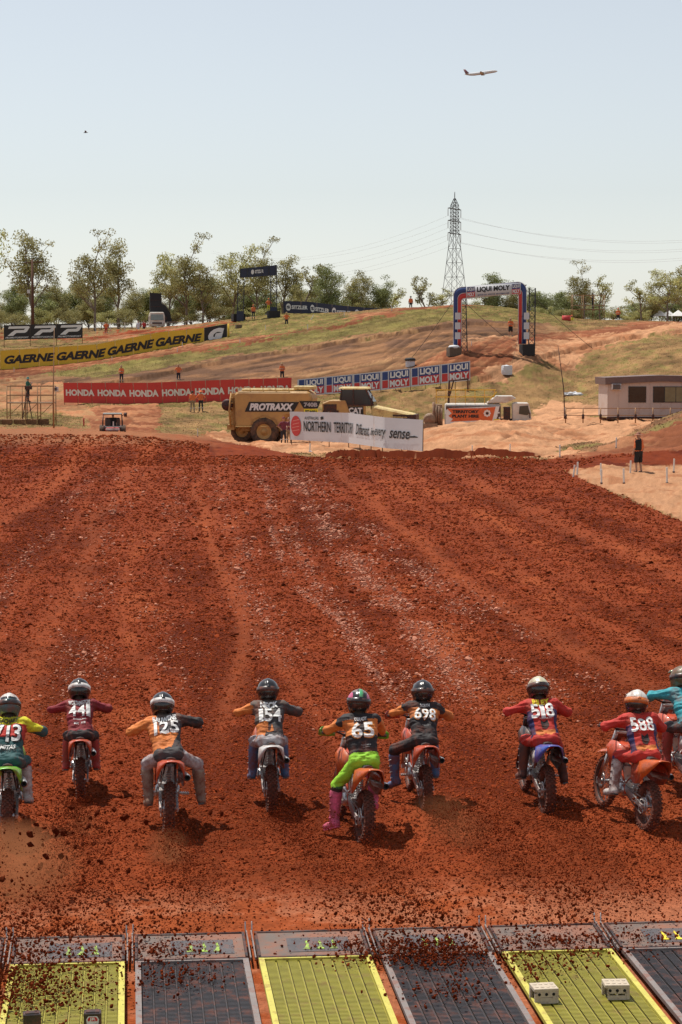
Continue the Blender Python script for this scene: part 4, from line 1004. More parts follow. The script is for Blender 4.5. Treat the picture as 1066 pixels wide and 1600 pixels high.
RID = [
 # px, row of the rear contact, heading offset(deg), scale, roll(deg), bike spec, rider spec
 dict(p=(13, 1316), hd=1, s=.90, roll=0, bn='green motocross bike with white fender plate at the left edge', pal=('green', 'green', 'white', 'black'), guards=None,
      rl='rider in yellow, red and teal jersey number 713 on the green bike at far left', cfg=dict(lean=44, twist=0, jersey=CT, pants=CT, sleeve_l=CT, sleeve_r=CT, knee_mat=CR, extra=[CY, CR], boot=BW, glove=M_WHT, zone=z_713,
      helmet=([HW, HT, HBK], h_713, M_BLK, HW), hpitch=28, elbow={-1: (-1, -.3, -.1), 1: (1, -.4, -.4)},
      print=[('713', .0, .57, .30, .225, T_K, .05, .1, .004), ('713', -.003, .575, .275, .205, T_W, .012, .1, .008), ('MITAS', -.0, .24, .20, .058, T_W, .03, .3, .006), ('ZACHARY', 0, .90, .22, .055, T_K, .04, .2, .005)])),
 dict(p=(126, 1252), hd=0, s=.80, roll=0, bn='red orange motocross bike of rider 441 with white fender plate', pal=('redorange', 'redorange', 'white', 'black'), guards=None,
      rl='rider in maroon jersey number 441 with black helmet and white goggle strap', cfg=dict(lean=44, jersey=MB_RED, pants=CK, sleeve_l=MB_RED, sleeve_r=MB_RED, boot=BR, glove=M_BLK,
      helmet=([HBK], plain, M_WHT, HBK), hpitch=34, side=-2, elbow={-1: (-1, -.3, -.1), 1: (1, -.3, -.1)},
      print=[('441', -.0, .63, .28, .18, T_W, .02, 0, .006), ('WORTHINGTON', 0, .88, .29, .062, T_W, .04, 0, .005), ('QUEENSLAND', .0, .38, .19, .026, T_W, .02, 0, .005), ('MX', -.05, .26, .07, .034, T_W, .05, 0, .005), ('ACE', .05, .27, .07, .034, T_W, .05, 0, .005)])),
 dict(p=(262, 1304), hd=1, s=.90, roll=3, bn='orange motocross bike of rider 125 leaning slightly right', pal=('redorange', 'redorange', 'white', 'black'), guards=None,
      rl='rider in orange and black jersey number 125 with right leg kicked out', cfg=dict(lean=52, side=-8, pelvis=(-.03, .22, .97), jersey=CKG, pants=CKG, thigh=5, sleeve_l=CO, sleeve_r=CK, knee_mat=CGW, extra=[CO, CBR], boot=BG, glove=M_BLK,
      zone=lambda mi, l, h, bk: np.where((mi == 0) & ((l < -.07) | ((h < .42) & (l < .04+.3*h))), 6, np.where((mi == 0) & (h > .85), 7, mi)), hyaw=0, hpitch=30,
      helmet=([HBK], plain, M_WHT, HBK), feet={1: (.42, .52, .38), -1: (-.24, .45, .36)}, knee={1: (.7, .7, .6), -1: (-.35, .8, .5)}, elbow={-1: (-1, -.6, -.6), 1: (1, -.2, .1)},
      print=[('125', .02, .60, .28, .175, T_W, .022, .1, .006), ('BAUWENS', 0.02, .85, .27, .07, T_W, .045, .1, .005)], shapes=[([(-.10, .34), (.04, .44), (.07, .26), (-.06, .18)], CO, .004)])),
 dict(p=(424, 1270), hd=0, s=.86, roll=0, bn='orange motocross bike of rider 154 with white and blue fender plate', pal=('orange', 'white', 'white', 'black'), guards=None,
      rl='rider in orange and charcoal jersey number 154 with plain black helmet', cfg=dict(lean=42, jersey=CBR, pants=CGW, thigh=5, sleeve_l=CO, sleeve_r=CKG, extra=[CO, CKG, CR], boot=BB, glove=M_BLK, knee_mat=CGW,
      zone=lambda mi, l, h, bk: np.where((mi == 0) & (l > .02+.2*(h-.5)) & (h < .88), 7, np.where((mi == 0) & (h < .38) & (l < .02), 6, mi)), hpitch=18, helmet=([HBK], plain, M_BLK, HBK), elbow={-1: (-1, -.3, -.2), 1: (1, -.2, -.2)},
      print=[('154', .01, .58, .27, .175, T_W, .02, .0, .006), ('NECK', 0.0, .86, .22, .085, T_W, .06, 0, .005)], shapes=[([(-.06, .34), (.03, .30), (.05, .12), (-.05, .10)], CO, .004), ([(-.02, .38), (.03, .36), (.0, .14), (-.03, .14)], CK, .006)])),
 dict(p=(566, 1318), hd=6, s=.90, roll=5, bn='orange and white motocross bike with bright green handguards under rider 65', pal=('orange', 'orange', 'white', 'redorange'), guards='green',
      rl='rider 65 in black and gold jersey, lime trousers and pink boots', cfg=dict(lean=34, side=-4, pelvis=(-.02, .23, 1.0), twist=-8, jersey=CK, pants=CGN, sleeve_l=CK, sleeve_r=CK, knee_mat=CK, extra=[CO, CGD], boot=BP, glove=M_BLK, zone=z_65, buckle=BP, sole=BP, hem=.10,
      helmet=([HBK, HP, HGR, plastic('helmet_green', (.05, .35, .15))], h_65, M_BLK, HBK), hpitch=14, hyaw=-8, feet={-1: (-.30, .36, .20), 1: (.24, .62, .42)}, knee={-1: (-.7, .8, .1)}, toes={-1: (-.35, .8, -.35), 1: (.35, .9, -.3)}, elbow={-1: (-1, -.4, -.5), 1: (1, -.4, -.5)},
      print=[('65', .01, .62, .265, .195, T_O, .055, 0, .004), ('65', .01, .62, .245, .178, T_W, .02, 0, .008), ("O'BRADY", 0, .88, .14, .042, T_W, .03, 0, .005), ('CONCRETE', .03, .30, .12, .014, T_G, .0, 0, .005), ('bodywork', .03, .25, .08, .012, T_G, .0, 0, .005)])),
 dict(p=(664, 1268), hd=1, s=.84, roll=1, bn='orange motocross bike of rider 698 with red handguards', pal=('redorange', 'redorange', 'white', 'redorange'), guards='redorange',
      rl='rider in black jersey number 698 with left leg stretched out and black helmet', cfg=dict(lean=42, side=4, pelvis=(.0, .23, .97), jersey=CK, pants=CK, sleeve_l=CK, sleeve_r=CK, knee_mat=CK, extra=[CO, CGW], boot=BB, glove=M_BLK,
      zone=lambda mi, l, h, bk: np.where((mi == 0) & (np.abs(l) > .10) & (h > .55) & (h < .8), 6, np.where(((mi == 3) | (mi == 4)) & (bk < -.012), 6, mi)), buckle=M_WHT, helmet=([HBK], plain, M_BLK, HBK), hpitch=16, feet={-1: (-.36, .50, .36)}, knee={-1: (-.9, .7, .4)}, toes={-1: (-.5, .8, -.4)},
      elbow={-1: (-1, -.3, -.3), 1: (1, -.4, -.5)},
      print=[('698', .0, .63, .275, .180, T_O, .05, 0, .004), ('698', .0, .63, .26, .165, T_W, .018, 0, .008), ('NORTH', 0, .89, .12, .042, T_W, .03, 0, .005), ('CONCRETE', .02, .34, .12, .014, T_G, .0, 0, .005)])),
 dict(p=(853, 1272), hd=1, s=.88, roll=2, bn='motocross bike with bright blue rear fender of rider 518', pal=('black', 'blue', 'white', 'black'), guards=None,
      rl='rider in red and navy jersey number 518 with yellow name and cream helmet', cfg=dict(lean=42, side=-3, twist=-4, jersey=CR, pants=CR, sleeve_l=CR, sleeve_r=CR, knee_mat=CK, extra=[CN, CO], boot=BK, glove=CR, zone=z_hem(6), buckle=M_ALU,
      helmet=([HC, HBK], h_white, M_BLK, HC), hpitch=30, feet={1: (.34, .55, .40)}, elbow={-1: (-1, -.4, -.25), 1: (1, -.4, -.35)},
      print=[('518', -.0, .66, .27, .195, T_W, .018, 0, .006), ('RILEY', 0, .90, .21, .075, T_Y, .06, 0, .005), ('YAMAHA RACING', .02, .47, .17, .016, T_W, .0, 0, .005)], shapes=[([(-.05, .30), (-.04, .38), (.0, .34), (.05, .40), (.06, .24), (.02, .16), (-.04, .18)], CK, .004)])),
 dict(p=(1008, 1298), hd=10, s=.86, roll=7, bn='orange motocross bike turned left under rider 588 near the right edge', pal=('redorange', 'orange', 'redorange', 'redorange'), guards=None,
      rl='rider in red jersey number 588 with white helmet and orange goggle strap', cfg=dict(lean=40, side=-2, twist=-14, pelvis=(-.02, .25, .96), jersey=CR, pants=CR, sleeve_l=CR, sleeve_r=CR, knee_mat=CN, extra=[CN, CO], boot=BW, glove=M_BLK, zone=z_hem(6), buckle=M_BLK,
      helmet=([HW, HO, HBK], h_588, HO, HW), hpitch=16, hyaw=-14, feet={-1: (-.27, .56, .44)}, elbow={-1: (-1, -.4, -.4), 1: (1, -.3, -.4)},
      print=[('588', .0, .69, .27, .185, T_W, .018, 0, .006), ('YAMAHA RACING', .02, .54, .17, .016, T_W, .0, 0, .005)], shapes=[([(-.05, .30), (-.04, .42), (.0, .36), (.05, .42), (.06, .26), (.02, .16), (-.04, .18)], CK, .004)])),
 dict(p=(1086, 1248), hd=7, s=.88, roll=2, bn='red motocross bike cut off by the right edge', pal=('redorange', 'redorange', 'white', 'redorange'), guards=None,
      rl='rider in teal jersey cut off by the right edge', cfg=dict(lean=46, side=0, jersey=CTL, pants=CKG, sleeve_l=CTL, sleeve_r=CTL, knee_mat=CKG, boot=BR, glove=M_BLK, buckle=BR,
      helmet=([HG], plain, M_BLK, HG), hpitch=20, elbow={-1: (-1, -.3, .15), 1: (1, -.3, .15)}, print=[('27', .02, .62, .2, .15, T_K, .05, 0, .006)])),
]
for R_ in RID:
    q = flat(*R_['p'])
    for _ in range(6): q = flat(*R_['p'], float(surf(q.x, q.y)[0])-.02)
    hd = GD+rad(R_['hd']); args = (q, hd, R_['s'])
    make_bike('motocross_bike', R_['bn'], q, hd, R_['s'], R_['pal'], rad(R_['roll']), rad(R_.get('pitch', 1.5)), R_['guards'])
    make_rider(R_['rl'], q, hd, R_['s'], rad(R_['roll']), rad(R_.get('pitch', 1.5)), R_['cfg'])
# ------------------------------------------------------------------ start gate: dropped backing plates and grated mats
M_PLATE = mat('gate_plate', (.135, .105, .088), .65, 0, var=.2, scale=3, dirt=.75, dscale=4, dirtcol=(.27, .10, .055))
M_MATK = mat('grate_black', (.022, .022, .026), .5, var=.2, dirt=.45, dscale=6); M_MATY = mat('grate_yellow', (.29, .255, .022), .55, var=.15, dirt=.32, dscale=5, dirtcol=(.24, .12, .05))
M_RAILY = mat('rail_yellow', (.56, .50, .09), .5, var=.08, dirt=.35); M_RAILG = mat('rail_grey', (.22, .19, .175), .5, 0, var=.1, dirt=.5)
M_LIME = mat('print_lime', (.38, .60, .06), .6, var=.25, dirt=.8, dscale=14, dirtcol=(.12, .09, .08)); M_UNDER = mat('mat_backing', (.03, .022, .018), .9)
ZG = .03
def gw(a, b, z=0.0):
    p = gate_xy(a, b); return Vector((p.x, p.y, z+ZG))
rotG = Matrix.Rotation(GD, 3, 'Z')
PITCH = 1.083
gate_specs = [  # index from the gap at column 203: colour, label
 (-2, 'black', 'black grated start mat outside the left edge'), (-1, 'yellow', 'yellow grated start mat at the lower left with two small black boxes'), (0, 'black', 'black grated start mat between the two left yellow mats'),
 (1, 'yellow', 'yellow grated start mat in the middle of the row, nothing standing on it'), (2, 'black', 'black grated start mat half covered by thrown red dirt, right of the middle yellow mat'),
 (3, 'yellow', 'yellow grated start mat with two concrete blocks on it'), (4, 'black', 'black grated start mat in the lower right corner'), (5, 'yellow', 'yellow grated start mat outside the right edge')]
MLEN = 2.7
for k, colr, lb in gate_specs:
    a0 = k*PITCH+.045; a1 = (k+1)*PITCH-.045; off = k*.03
    def gq(a, b, z=0.0): return tuple(gw(a, b, z))
    # backing plate
    t = thing('gate_plate', 'grey gate backing plate '+{-2: 'outside the left edge', -1: 'leftmost, with three lime claw marks', 0: 'second from left, strewn with red dirt',
              1: 'above the middle yellow mat', 2: 'above the dirt-strewn black mat right of centre', 3: 'above the yellow mat with the concrete blocks, dusted with red dirt', 4: 'rightmost in view, with worn pale yellow print', 5: 'outside the right edge'}[k], 'start gate', tuple(gw((a0+a1)/2, 0)), 0, 'backing plates of the start gate')
    ti = Vector(t.location)
    def L_(a, b, z=0.0): return tuple(gw(a, b, z)-ti)
    m = MB(); n1 = 12; b1, b0 = -.02, -.70
    m.hexa([L_(a0, b0, 0), L_(a1, b0, 0), L_(a1, b1, 0), L_(a0, b1, 0), L_(a0, b0, .018), L_(a1, b0, .018), L_(a1, b1, .06), L_(a0, b1, .06)])
    m.build('plate', M_PLATE, t)
    MB().tube([L_(a0, b1+.02, .055), L_(a1, b1+.02, .055)], .020, 8).build('top_tube', M_DARK, t)
    MB().beam(L_(a0, b0-.012, .02), L_(a1, b0-.012, .02), .03, .03).build('bottom_bar', M_DARK, t)
    for a in (a0+.012, a1-.012): MB().beam(L_(a, b0, .035), L_(a, b1, .07), .022, .018).build('side_bar', M_DARK, t)
    def on_plate(u, v, z=.024): return L_(a0+u, b0+v, z+.042*(v/(b1-b0)))
    if k != 3:
        sx = {-1: .42, 0: .42, 1: .38, 2: .36, 4: .40, -2: .4, 5: .4}[k]; mm = M_LIME
        patch(lambda u, v: on_plate(u, v, .0215), rect(sx-.10, .14, sx+.46, .52), mat('sticker', (.09, .082, .082), .4, dirt=.4), t, 'sticker')
        for j in range(3):
            x = sx+.04+.12*j
            patch(lambda u, v: on_plate(u, v, .025), [(x-.01, .20), (x+.065, .20), (x+.062, .23), (x+.048, .25), (x+.055, .33), (x+.046, .38), (x+.040, .45), (x+.030, .38), (x+.022, .40), (x+.03, .32), (x+.014, .25)], mm if k != 4 else T_Y, t, 'claw_mark')
    T_PLATE = t
    # grated mat
    yl = colr == 'yellow'; rail, gmat = (M_RAILY, M_MATY) if yl else (M_RAILG, M_MATK)
    t = thing('start_mat', lb, 'start mat', tuple(gw((a0+a1)/2, -.75)), 0, 'grated start mats'); ti = Vector(t.location)
    bs, be = -.745, -.745-MLEN; rw = .05
    for a in (a0+rw/2, a1-rw/2): MB().beam(L_(a, bs, .018), L_(a, be, .018), rw, .036).build('side_rail', rail, t)
    MB().beam(L_(a0+rw, bs-.015, .018), L_(a1-rw, bs-.015, .018), .03, .034).build('end_rail', rail, t)
    m = MB(); m.hexa([L_(a0+rw, be, -.012), L_(a1-rw, be, -.012), L_(a1-rw, bs, -.012), L_(a0+rw, bs, -.012), L_(a0+rw, be, -.004), L_(a1-rw, be, -.004), L_(a1-rw, bs, -.004), L_(a0+rw, bs, -.004)])
    m.build('backing', M_UNDER, t)
    g_ = MB(); ncol = 9; cw = (a1-a0-2*rw)/ncol; np_ = 0
    for c in range(ncol+1):
        a = a0+rw+c*cw; g_.beam(L_(a, bs, .0), L_(a, be, .0), .012, .008)
    st = .036; nr_ = int(MLEN/st)
    for c in range(ncol):
        for r_ in range(nr_):
            b = bs-.03-(r_+(.5 if c % 2 else 0))*st
            if b < be: continue
            a = a0+rw+c*cw; g_.beam(L_(a+.010, b, .012), L_(a+cw-.010, b-.010, .012), .021, .010)
    g_.build('grating', gmat, t, fix=False, kind='stuff')
    # hinge pegs in the gap
    hg = T_PLATE; ti = Vector(hg.location)
    for s in (-1, 1):
        MB().beam(L_(k*PITCH+s*.022, -.72, .02), L_(k*PITCH+s*.022, .05, .06), .012, .03).build('hinge_bar', M_RAILG, hg)
        MB().cyl(L_(k*PITCH+s*.03, .06, -.03), L_(k*PITCH+s*.03, .07, .15), .007, 6).build('peg', M_STEEL, hg)
# concrete blocks
M_CONC = mat('concrete', (.50, .42, .32), .9, var=.12, scale=25, bump=.004, dirt=.25)
def block(px, py, rot, label, style):
    q = flat(px, py, ZG+.03); t = thing('concrete_block', label, 'concrete block', (q.x, q.y, ZG+.022), rot, 'concrete blocks on the yellow mat')
    m = MB(); w, d, h = .205, .19, .125
    # end walls, top and web pieces leave the through openings
    m.box((0, 0, h-.014), (w, d, .028)).box((-w/2+.012, d/2-.02, h/2-.014), (.024, .04, h-.028)).box((w/2-.012, 0, h/2-.014), (.024, d, h-.028)).box((0, d/2-.012, h/2-.014), (w-.048, .022, h-.028))
    m.build('shell', M_CONC, t, bevel=.003)
    f = MB(); y = -d/2+.010
    if style == 0: f.box((0, y, h-.05), (w-.048, .018, .044)).box((0, y, .025), (w-.10, .02, .05)).box((-w/2+.030, y+.004, h/2-.02), (.05, .02, .09)).box((w/2-.034, y, .03), (.03, .02, .06))
    else: f.box((0, y, h-.05), (w-.048, .018, .044)).box((0, y, .018), (w-.048, .018, .036)).box((-w/2+.030, y, .05), (.014, .018, .03)).box((.0, y, .05), (.014, .018, .03)).box((w/2-.030, y, .05), (.014, .018, .03))
    f.build('front_web', M_CONC, t)
    for i in (-1, 0, 1): MB().cyl((i*.06, -d/2-.0015, h-.047), (i*.06, -d/2+.004, h-.047), .013, 12).build('hole_shade_disc', M_HOLE, t)  # near-black discs on the face, painting the shade inside the round holes
    for i in range(4):
        for j in range(2): MB().cyl((-.07+i*.047, -.04+j*.08, h-.001), (-.07+i*.047, -.04+j*.08, h+.004), .016, 10).build('stud', M_CONC, t)
block(850, 1562, GD+.05, 'left concrete block with a broken opening on the yellow mat', 0)
block(962, 1556, GD-.06, 'right concrete block with round holes and slots, near the mat rail', 1)
def box_(px, py, rot, label):
    q = flat(px, py, ZG+.02); t = thing('battery_box', label, 'small black box', (q.x, q.y, ZG+.022), rot)
    MB().box((0, 0, .055), (.14, .10, .11)).build('case', M_BLK, t, bevel=.008)
    MB().box((0, 0, .113), (.11, .07, .008)).build('lid', M_DARK, t, bevel=.003)
    return t
t1 = box_(145, 1602, GD, 'black box with a white and red emblem on the left yellow mat')
patch(lambda u, v: (u, -.0525, v), [(-.045, .02), (.045, .02), (.05, .06), (.035, .085), (-.035, .085), (-.05, .06)], T_W, t1, 'emblem')
patch(lambda u, v: (u, -.0535, v), [(-.038, .045), (.038, .045), (.04, .06), (.028, .078), (-.028, .078), (-.04, .06)], mat('print_red', (.55, .03, .03), .6), t1, 'emblem_band')
lettering('JR', lambda u, v: (u, -.0545, v), .05, .028, T_W, t1, offset=.03, cx=0, cy=.06)
box_(50, 1604, GD+.1, 'plain black box half buried in thrown dirt at the lower left')

# dirt thrown back by the wheels, some lying on the mats, most still in the air
def plume(name, p0, direc, n, spread, smin, smax, seed, z0=.1, gt=1.0, base=None):
    r = np.random.default_rng(seed); s = r.random(n)**.8*gt
    d = np.array(direc); pos = np.array(p0)+s[:, None]*d
    w = spread*(.15+s)
    pos[:, 0] += r.normal(size=n)*w; pos[:, 1] += r.normal(size=n)*w*1.3
    pos[:, 2] += np.abs(z0+np.sin(np.clip(s, 0, 1)*2.7)*.55*r.random(n)**1.3+r.normal(size=n)*.05*(1+s))
    sz = smin+(smax-smin)*r.random(n)**5
    return pos, sz
_P = []; _S = []
PLM = [((13, 1316), 1700, .16, 3.0, (-.1, -1)), ((126, 1252), 2600, .13, 5.2, (.02, -1)), ((262, 1304), 1500, .13, 3.5, (.10, -1)), ((424, 1270), 1800, .12, 4.2, (.14, -1)), ((566, 1318), 900, .12, 3.0, (.1, -1)),
       ((664, 1268), 3000, .15, 4.6, (.22, -1)), ((853, 1272), 1300, .14, 4.0, (.1, -1)), ((1008, 1298), 700, .13, 3.0, (.05, -1))]
for i, (pp, n, sp_, ln, dd) in enumerate(PLM):
    q = flat(*pp); dv = (np.array([gf.x, gf.y, 0])*-1+np.array([dd[0], 0, 0]))*ln
    n = int(n*3)
    a, b = plume('x', (q.x, q.y-.55, .0), dv, n, sp_*ln*.50, .0025, .0095, 40+i); _P.append(a); _S.append(b)
for i, (px, py, n, w) in enumerate(((60, 1480, 4200, .55), (10, 1560, 4500, .45), (250, 1490, 1300, .3), (640, 1500, 2600, .32), (560, 1480, 1300, .3), (870, 1480, 2200, .4), (690, 1500, 1600, .25), (1010, 1470, 700, .3), (830, 1520, 700, .25), (700, 1560, 500, .22), (280, 1540, 700, .25))):
    r = np.random.default_rng(80+i); q = flat(px, py); a = np.stack([q.x+r.normal(size=n)*w, q.y+r.normal(size=n)*w*.9, np.where(r.random(n) < .6, ZG+.045, .1+r.random(n)*.5)], 1)
    _P.append(a); _S.append(.003+.012*r.random(n)**4)
_P = np.concatenate(_P); _S = np.concatenate(_S); _P[:, 2] = np.maximum(_P[:, 2], .03)
_n = len(_P); _t = np.where((RNG.random(_n) < .7)[:, None], REDD*1.15, RED)*RNG.uniform(.8, 1.2, (_n, 1))
scatter('flying_dirt', _P, _S, RNG.uniform(0, 6.28, _n), _t, clod_shape(9.0), MCLOD, 1.5, 9, (1, 1, .8))
# dust hanging where the wheels dig
def dust(px, py, sz, dens, label):
    q = flat(px, py); bm = bmesh.new(); bmesh.ops.create_icosphere(bm, subdivisions=3, radius=1)
    for v in bm.verts: v.co = Vector((v.co.x*sz[0], v.co.y*sz[1], (v.co.z+.75)*sz[2]))
    me = bpy.data.meshes.new('dust_cloud'); bm.to_mesh(me); bm.free(); m = bpy.data.materials.new('dust'); m.use_nodes = True; N = m.node_tree.nodes; L = m.node_tree.links
    N.remove(N['Principled BSDF']); v = N.new('ShaderNodeVolumePrincipled'); v.inputs['Color'].default_value = (.82, .30, .13, 1); v.inputs['Anisotropy'].default_value = .2
    tc = N.new('ShaderNodeTexCoord'); nz = N.new('ShaderNodeTexNoise'); nz.inputs['Scale'].default_value = 1.6; nz.inputs['Detail'].default_value = 3; L.new(tc.outputs['Object'], nz.inputs['Vector'])
    ln = N.new('ShaderNodeVectorMath'); ln.operation = 'LENGTH'; dv = N.new('ShaderNodeVectorMath'); dv.operation = 'DIVIDE'; dv.inputs[1].default_value = sz; sb = N.new('ShaderNodeVectorMath'); sb.operation = 'SUBTRACT'; sb.inputs[1].default_value = (0, 0, sz[2]*.75)
    L.new(tc.outputs['Object'], sb.inputs[0]); L.new(sb.outputs[0], dv.inputs[0]); L.new(dv.outputs[0], ln.inputs[0])
    fo = N.new('ShaderNodeMapRange'); fo.inputs[1].default_value = .25; fo.inputs[2].default_value = 1; fo.inputs[3].default_value = 1; fo.inputs[4].default_value = 0; L.new(ln.outputs['Value'], fo.inputs[0])
    mr = N.new('ShaderNodeMapRange'); mr.inputs[1].default_value = .38; mr.inputs[2].default_value = .68; mr.inputs[3].default_value = 0; mr.inputs[4].default_value = dens; L.new(nz.outputs[0], mr.inputs[0])
    mu = N.new('ShaderNodeMath'); mu.operation = 'MULTIPLY'; L.new(mr.outputs[0], mu.inputs[0]); L.new(fo.outputs[0], mu.inputs[1]); L.new(mu.outputs[0], v.inputs['Density']); L.new(v.outputs[0], N['Material Output'].inputs['Volume'])
    me.materials.append(m); o = obj('dust_cloud', me, None, (q.x, q.y, .0), (0, 0, GD), kind='stuff')
for d_ in ((15, 1392, (.8, 1.6, .36), 2.0, ''), (262, 1345, (.30, .7, .18), 2.0, ''), (128, 1300, (.25, .7, .15), 1.0, ''), (700, 1310, (.5, 1.2, .25), .7, '')): dust(*d_)
r = np.random.default_rng(99); q = flat(90, 1400); n = 50
_P = np.stack([q.x+r.normal(size=n)*.45, q.y+r.normal(size=n)*.7, .25+r.random(n)*.6], 1); _S = .012+.028*r.random(n)**2
q2 = flat(620, 1400); _P2 = np.stack([r.uniform(-3.2, 3.2, 130), q2.y+r.normal(size=130)*1.4, .1+r.random(130)*.7], 1); _P = np.concatenate([_P, _P2]); _S = np.concatenate([_S, .006+.012*r.random(130)**3])
scatter('flying_clods', _P, _S, r.uniform(0, 6.28, 180), np.tile(REDD*.8, (180, 1)), clod_shape(5.0), MCLOD, 1.5, 10, (1, .8, 1))
# ------------------------------------------------------------------ track marshals and onlookers
MA_O = mat('hivis_orange', (.72, .17, .05), .8, var=.12, scale=9); MA_N = mat('work_navy', (.022, .022, .032), .85, var=.15); MA_K = mat('work_black', (.015, .014, .014), .85)
MA_Y = mat('hivis_yellow', (.62, .58, .04), .8); MA_W = mat('shirt_white', (.62, .62, .66), .8); MA_G = mat('shirt_green', (.03, .13, .09), .85); MA_R = mat('shirt_red', (.45, .03, .03), .85)
MA_MR = mat('shirt_maroon', (.17, .03, .05), .85); MA_S = mat('sock', (.3, .25, .2), .9); MA_TAPE = mat('reflective_tape', (.55, .55, .52), .4); MA_HAT = mat('straw_hat', (.30, .20, .10), .9); MA_KH = mat('khaki', (.26, .19, .12), .85)
def make_person(label, loc, rotz, shirt, legs, hat='wide', shorts=False, pose='stand', h=1.75, res=.03, hatmat=None, group='marshals in orange shirts', cat='person', extra=True):
    r = thing('person', label, cat, loc, rotz, group); s = h/1.75; r.scale = (s,)*3
    L = .11; prims = []
    sit = pose == 'sit'; hz = .92 if not sit else .55
    for q in (-1, 1):
        kn = (q*.12, .03, .50) if not sit else (q*.14, .38, .50); an = (q*.14, -.02, .09) if not sit else (q*.14, .36, .09)
        prims += [((q*.085, 0, hz), kn, .095, .066, 1 if not shorts else 1), (kn, an, .060, .042, 1 if not shorts else 2), (an, (an[0]+q*.02, an[1]+.15, .05), .045, .045, 4)]
        if shorts: prims += [((q*.085, 0, hz-.05), (q*.12, .03, .55), .115, .10, 1)]
        sh = (q*.18, 0, hz+.50)
        if pose == 'hips': el, ha = (q*.36, -.05, hz+.28), (q*.17, .06, hz+.08)
        elif pose == 'fold': el, ha = (q*.26, .04, hz+.22), (q*.02, .20, hz+.28)
        elif pose == 'lean': el, ha = (q*.26, .10, hz+.25), (q*.24, .34, hz+.20)
        elif pose == 'film': el, ha = (q*.28, .12, hz+.30), (q*.10, .30, hz+.50)
        else: el, ha = (q*.25, -.01, hz+.22), (q*.26, .07, hz-.05)
        prims += [(sh, el, .060, .046, 0 if shirt else 0), (el, ha, .044, .034, 2), (ha, (ha[0], ha[1]+.05, ha[2]-.06), .036, .030, 2)]
        prims += [((q*.07, 0, hz+.05), (q*.10, 0, hz+.44), .115, .11, 0)]
    prims += [((-.15, 0, hz+.50), (.15, 0, hz+.50), .075, .075, 0), ((0, 0, hz+.55), (0, .02, hz+.66), .055, .055, 2), ((0, .02, hz+.70), (0, .03, hz+.76), .088, .092, 2), ((0, .10, hz+.71), (0, .12, hz+.70), .018, .014, 2)]
    prims += [((-.08, 0, hz), (.08, 0, hz), .12, .12, 1)]
    me = sdf_mesh('body', prims, res, [shirt, legs, M_SKIN, M_HAIR, M_BLK], None, .01, k=.035)
    obj('body', me, r)
    z = hz+.80; hm = hatmat or MA_HAT
    if hat == 'wide': MB().lathe([(.001, .10), (.07, .095), (.09, .02), (.10, -.005), (.20, -.03), (.205, -.035), (.10, -.018), (.001, -.012)], (0, .02, z), 'z', 16).build('hat', hm, r)
    elif hat == 'cap': MB().lathe([(.001, .085), (.06, .07), (.097, .01), (.099, -.02), (.001, -.022)], (0, .02, z), 'z', 14).box((0, .15, z-.015), (.12, .10, .012)).build('cap', hm, r)
    elif hat == 'hair': MB().lathe([(.001, .075), (.06, .06), (.10, 0), (.098, -.08), (.06, -.12), (.001, -.12)], (0, .0, z), 'z', 14).build('hair', M_HAIR, r)
    if extra and not shorts and not sit:
        for q in (-1, 1): MB().lathe([(.080, -.025), (.083, -.02), (.083, .02), (.080, .025)], (q*.125, .0, .36), 'z', 12).build('reflective_band', MA_TAPE, r)
    return r
# ------------------------------------------------------------------ advertising banners on stakes, each panel its own piece
def banner(name, label, cat, pts, pan, material, group=None, wave=.03, post=(.035, None), postmat=None, backlift=.03, over=.0, mats=None, solid=.012):
    """pts: list of (px_top, row_top, px_bottom, row_bottom, distance); returns the thing and its surface function S(s, t) with s along 0..1, t up 0..1"""
    B_ = [at(p[2], p[3], p[4]) for p in pts]; T_ = [at(p[0], p[1], p[4]) for p in pts]
    ln = [0]
    for i in range(1, len(pts)): ln.append(ln[-1]+(B_[i]-B_[i-1]).length)
    tot = ln[-1]; ln = [l/tot for l in ln]; base = B_[0].copy(); t = thing(name, label, cat, tuple(base), 0, group)
    nrm = (B_[-1]-B_[0]).cross(Vector((0, 0, 1))).normalized(); nrm = nrm if nrm.y < 0 else -nrm
    def S(s, v, lift=0.0):
        i = 0
        while i < len(ln)-2 and s > ln[i+1]: i += 1
        q = (s-ln[i])/(ln[i+1]-ln[i]); b = B_[i].lerp(B_[i+1], q); c = T_[i].lerp(T_[i+1], q); p = b.lerp(c, v)
        w = wave*(math.sin(s*tot*1.1+v*1.3)*.6+math.sin(s*tot*2.7+1+v*2)*.4)*(.4+.6*abs(v-.5)*1.2)
        return p+nrm*(w+lift)-base
    n = pan; hgt = (T_[0]-B_[0]).length
    for i in range(n):
        m = MB(); a, b = i/n+.002*(i > 0), (i+1)/n-.0005; k = max(4, int(tot/n/.25))
        m.loft([[tuple(S(a+(b-a)*j/k, v, -.003*(i % 2))) for v in (0, .33, .66, 1)] for j in range(k+1)], smooth=False)
        m.build('panel', mats[i] if mats else material, t, solid=solid)
    pm = postmat or mat('stake', (.16, .10, .06), .8)
    np_ = post[1] or n
    for i in range(np_+1):
        s = min(max(i/np_, .003), .997); a = S(s, -.10, -.06); b = S(s, 1.03, -.06); g0 = G((a+base).x, (a+base).y)-base.z-.25
        MB().cyl((a.x, a.y, min(a.z, g0)), (b.x, b.y, b.z), post[0], 6).build('post', pm, t)
    return t, S, tot, hgt
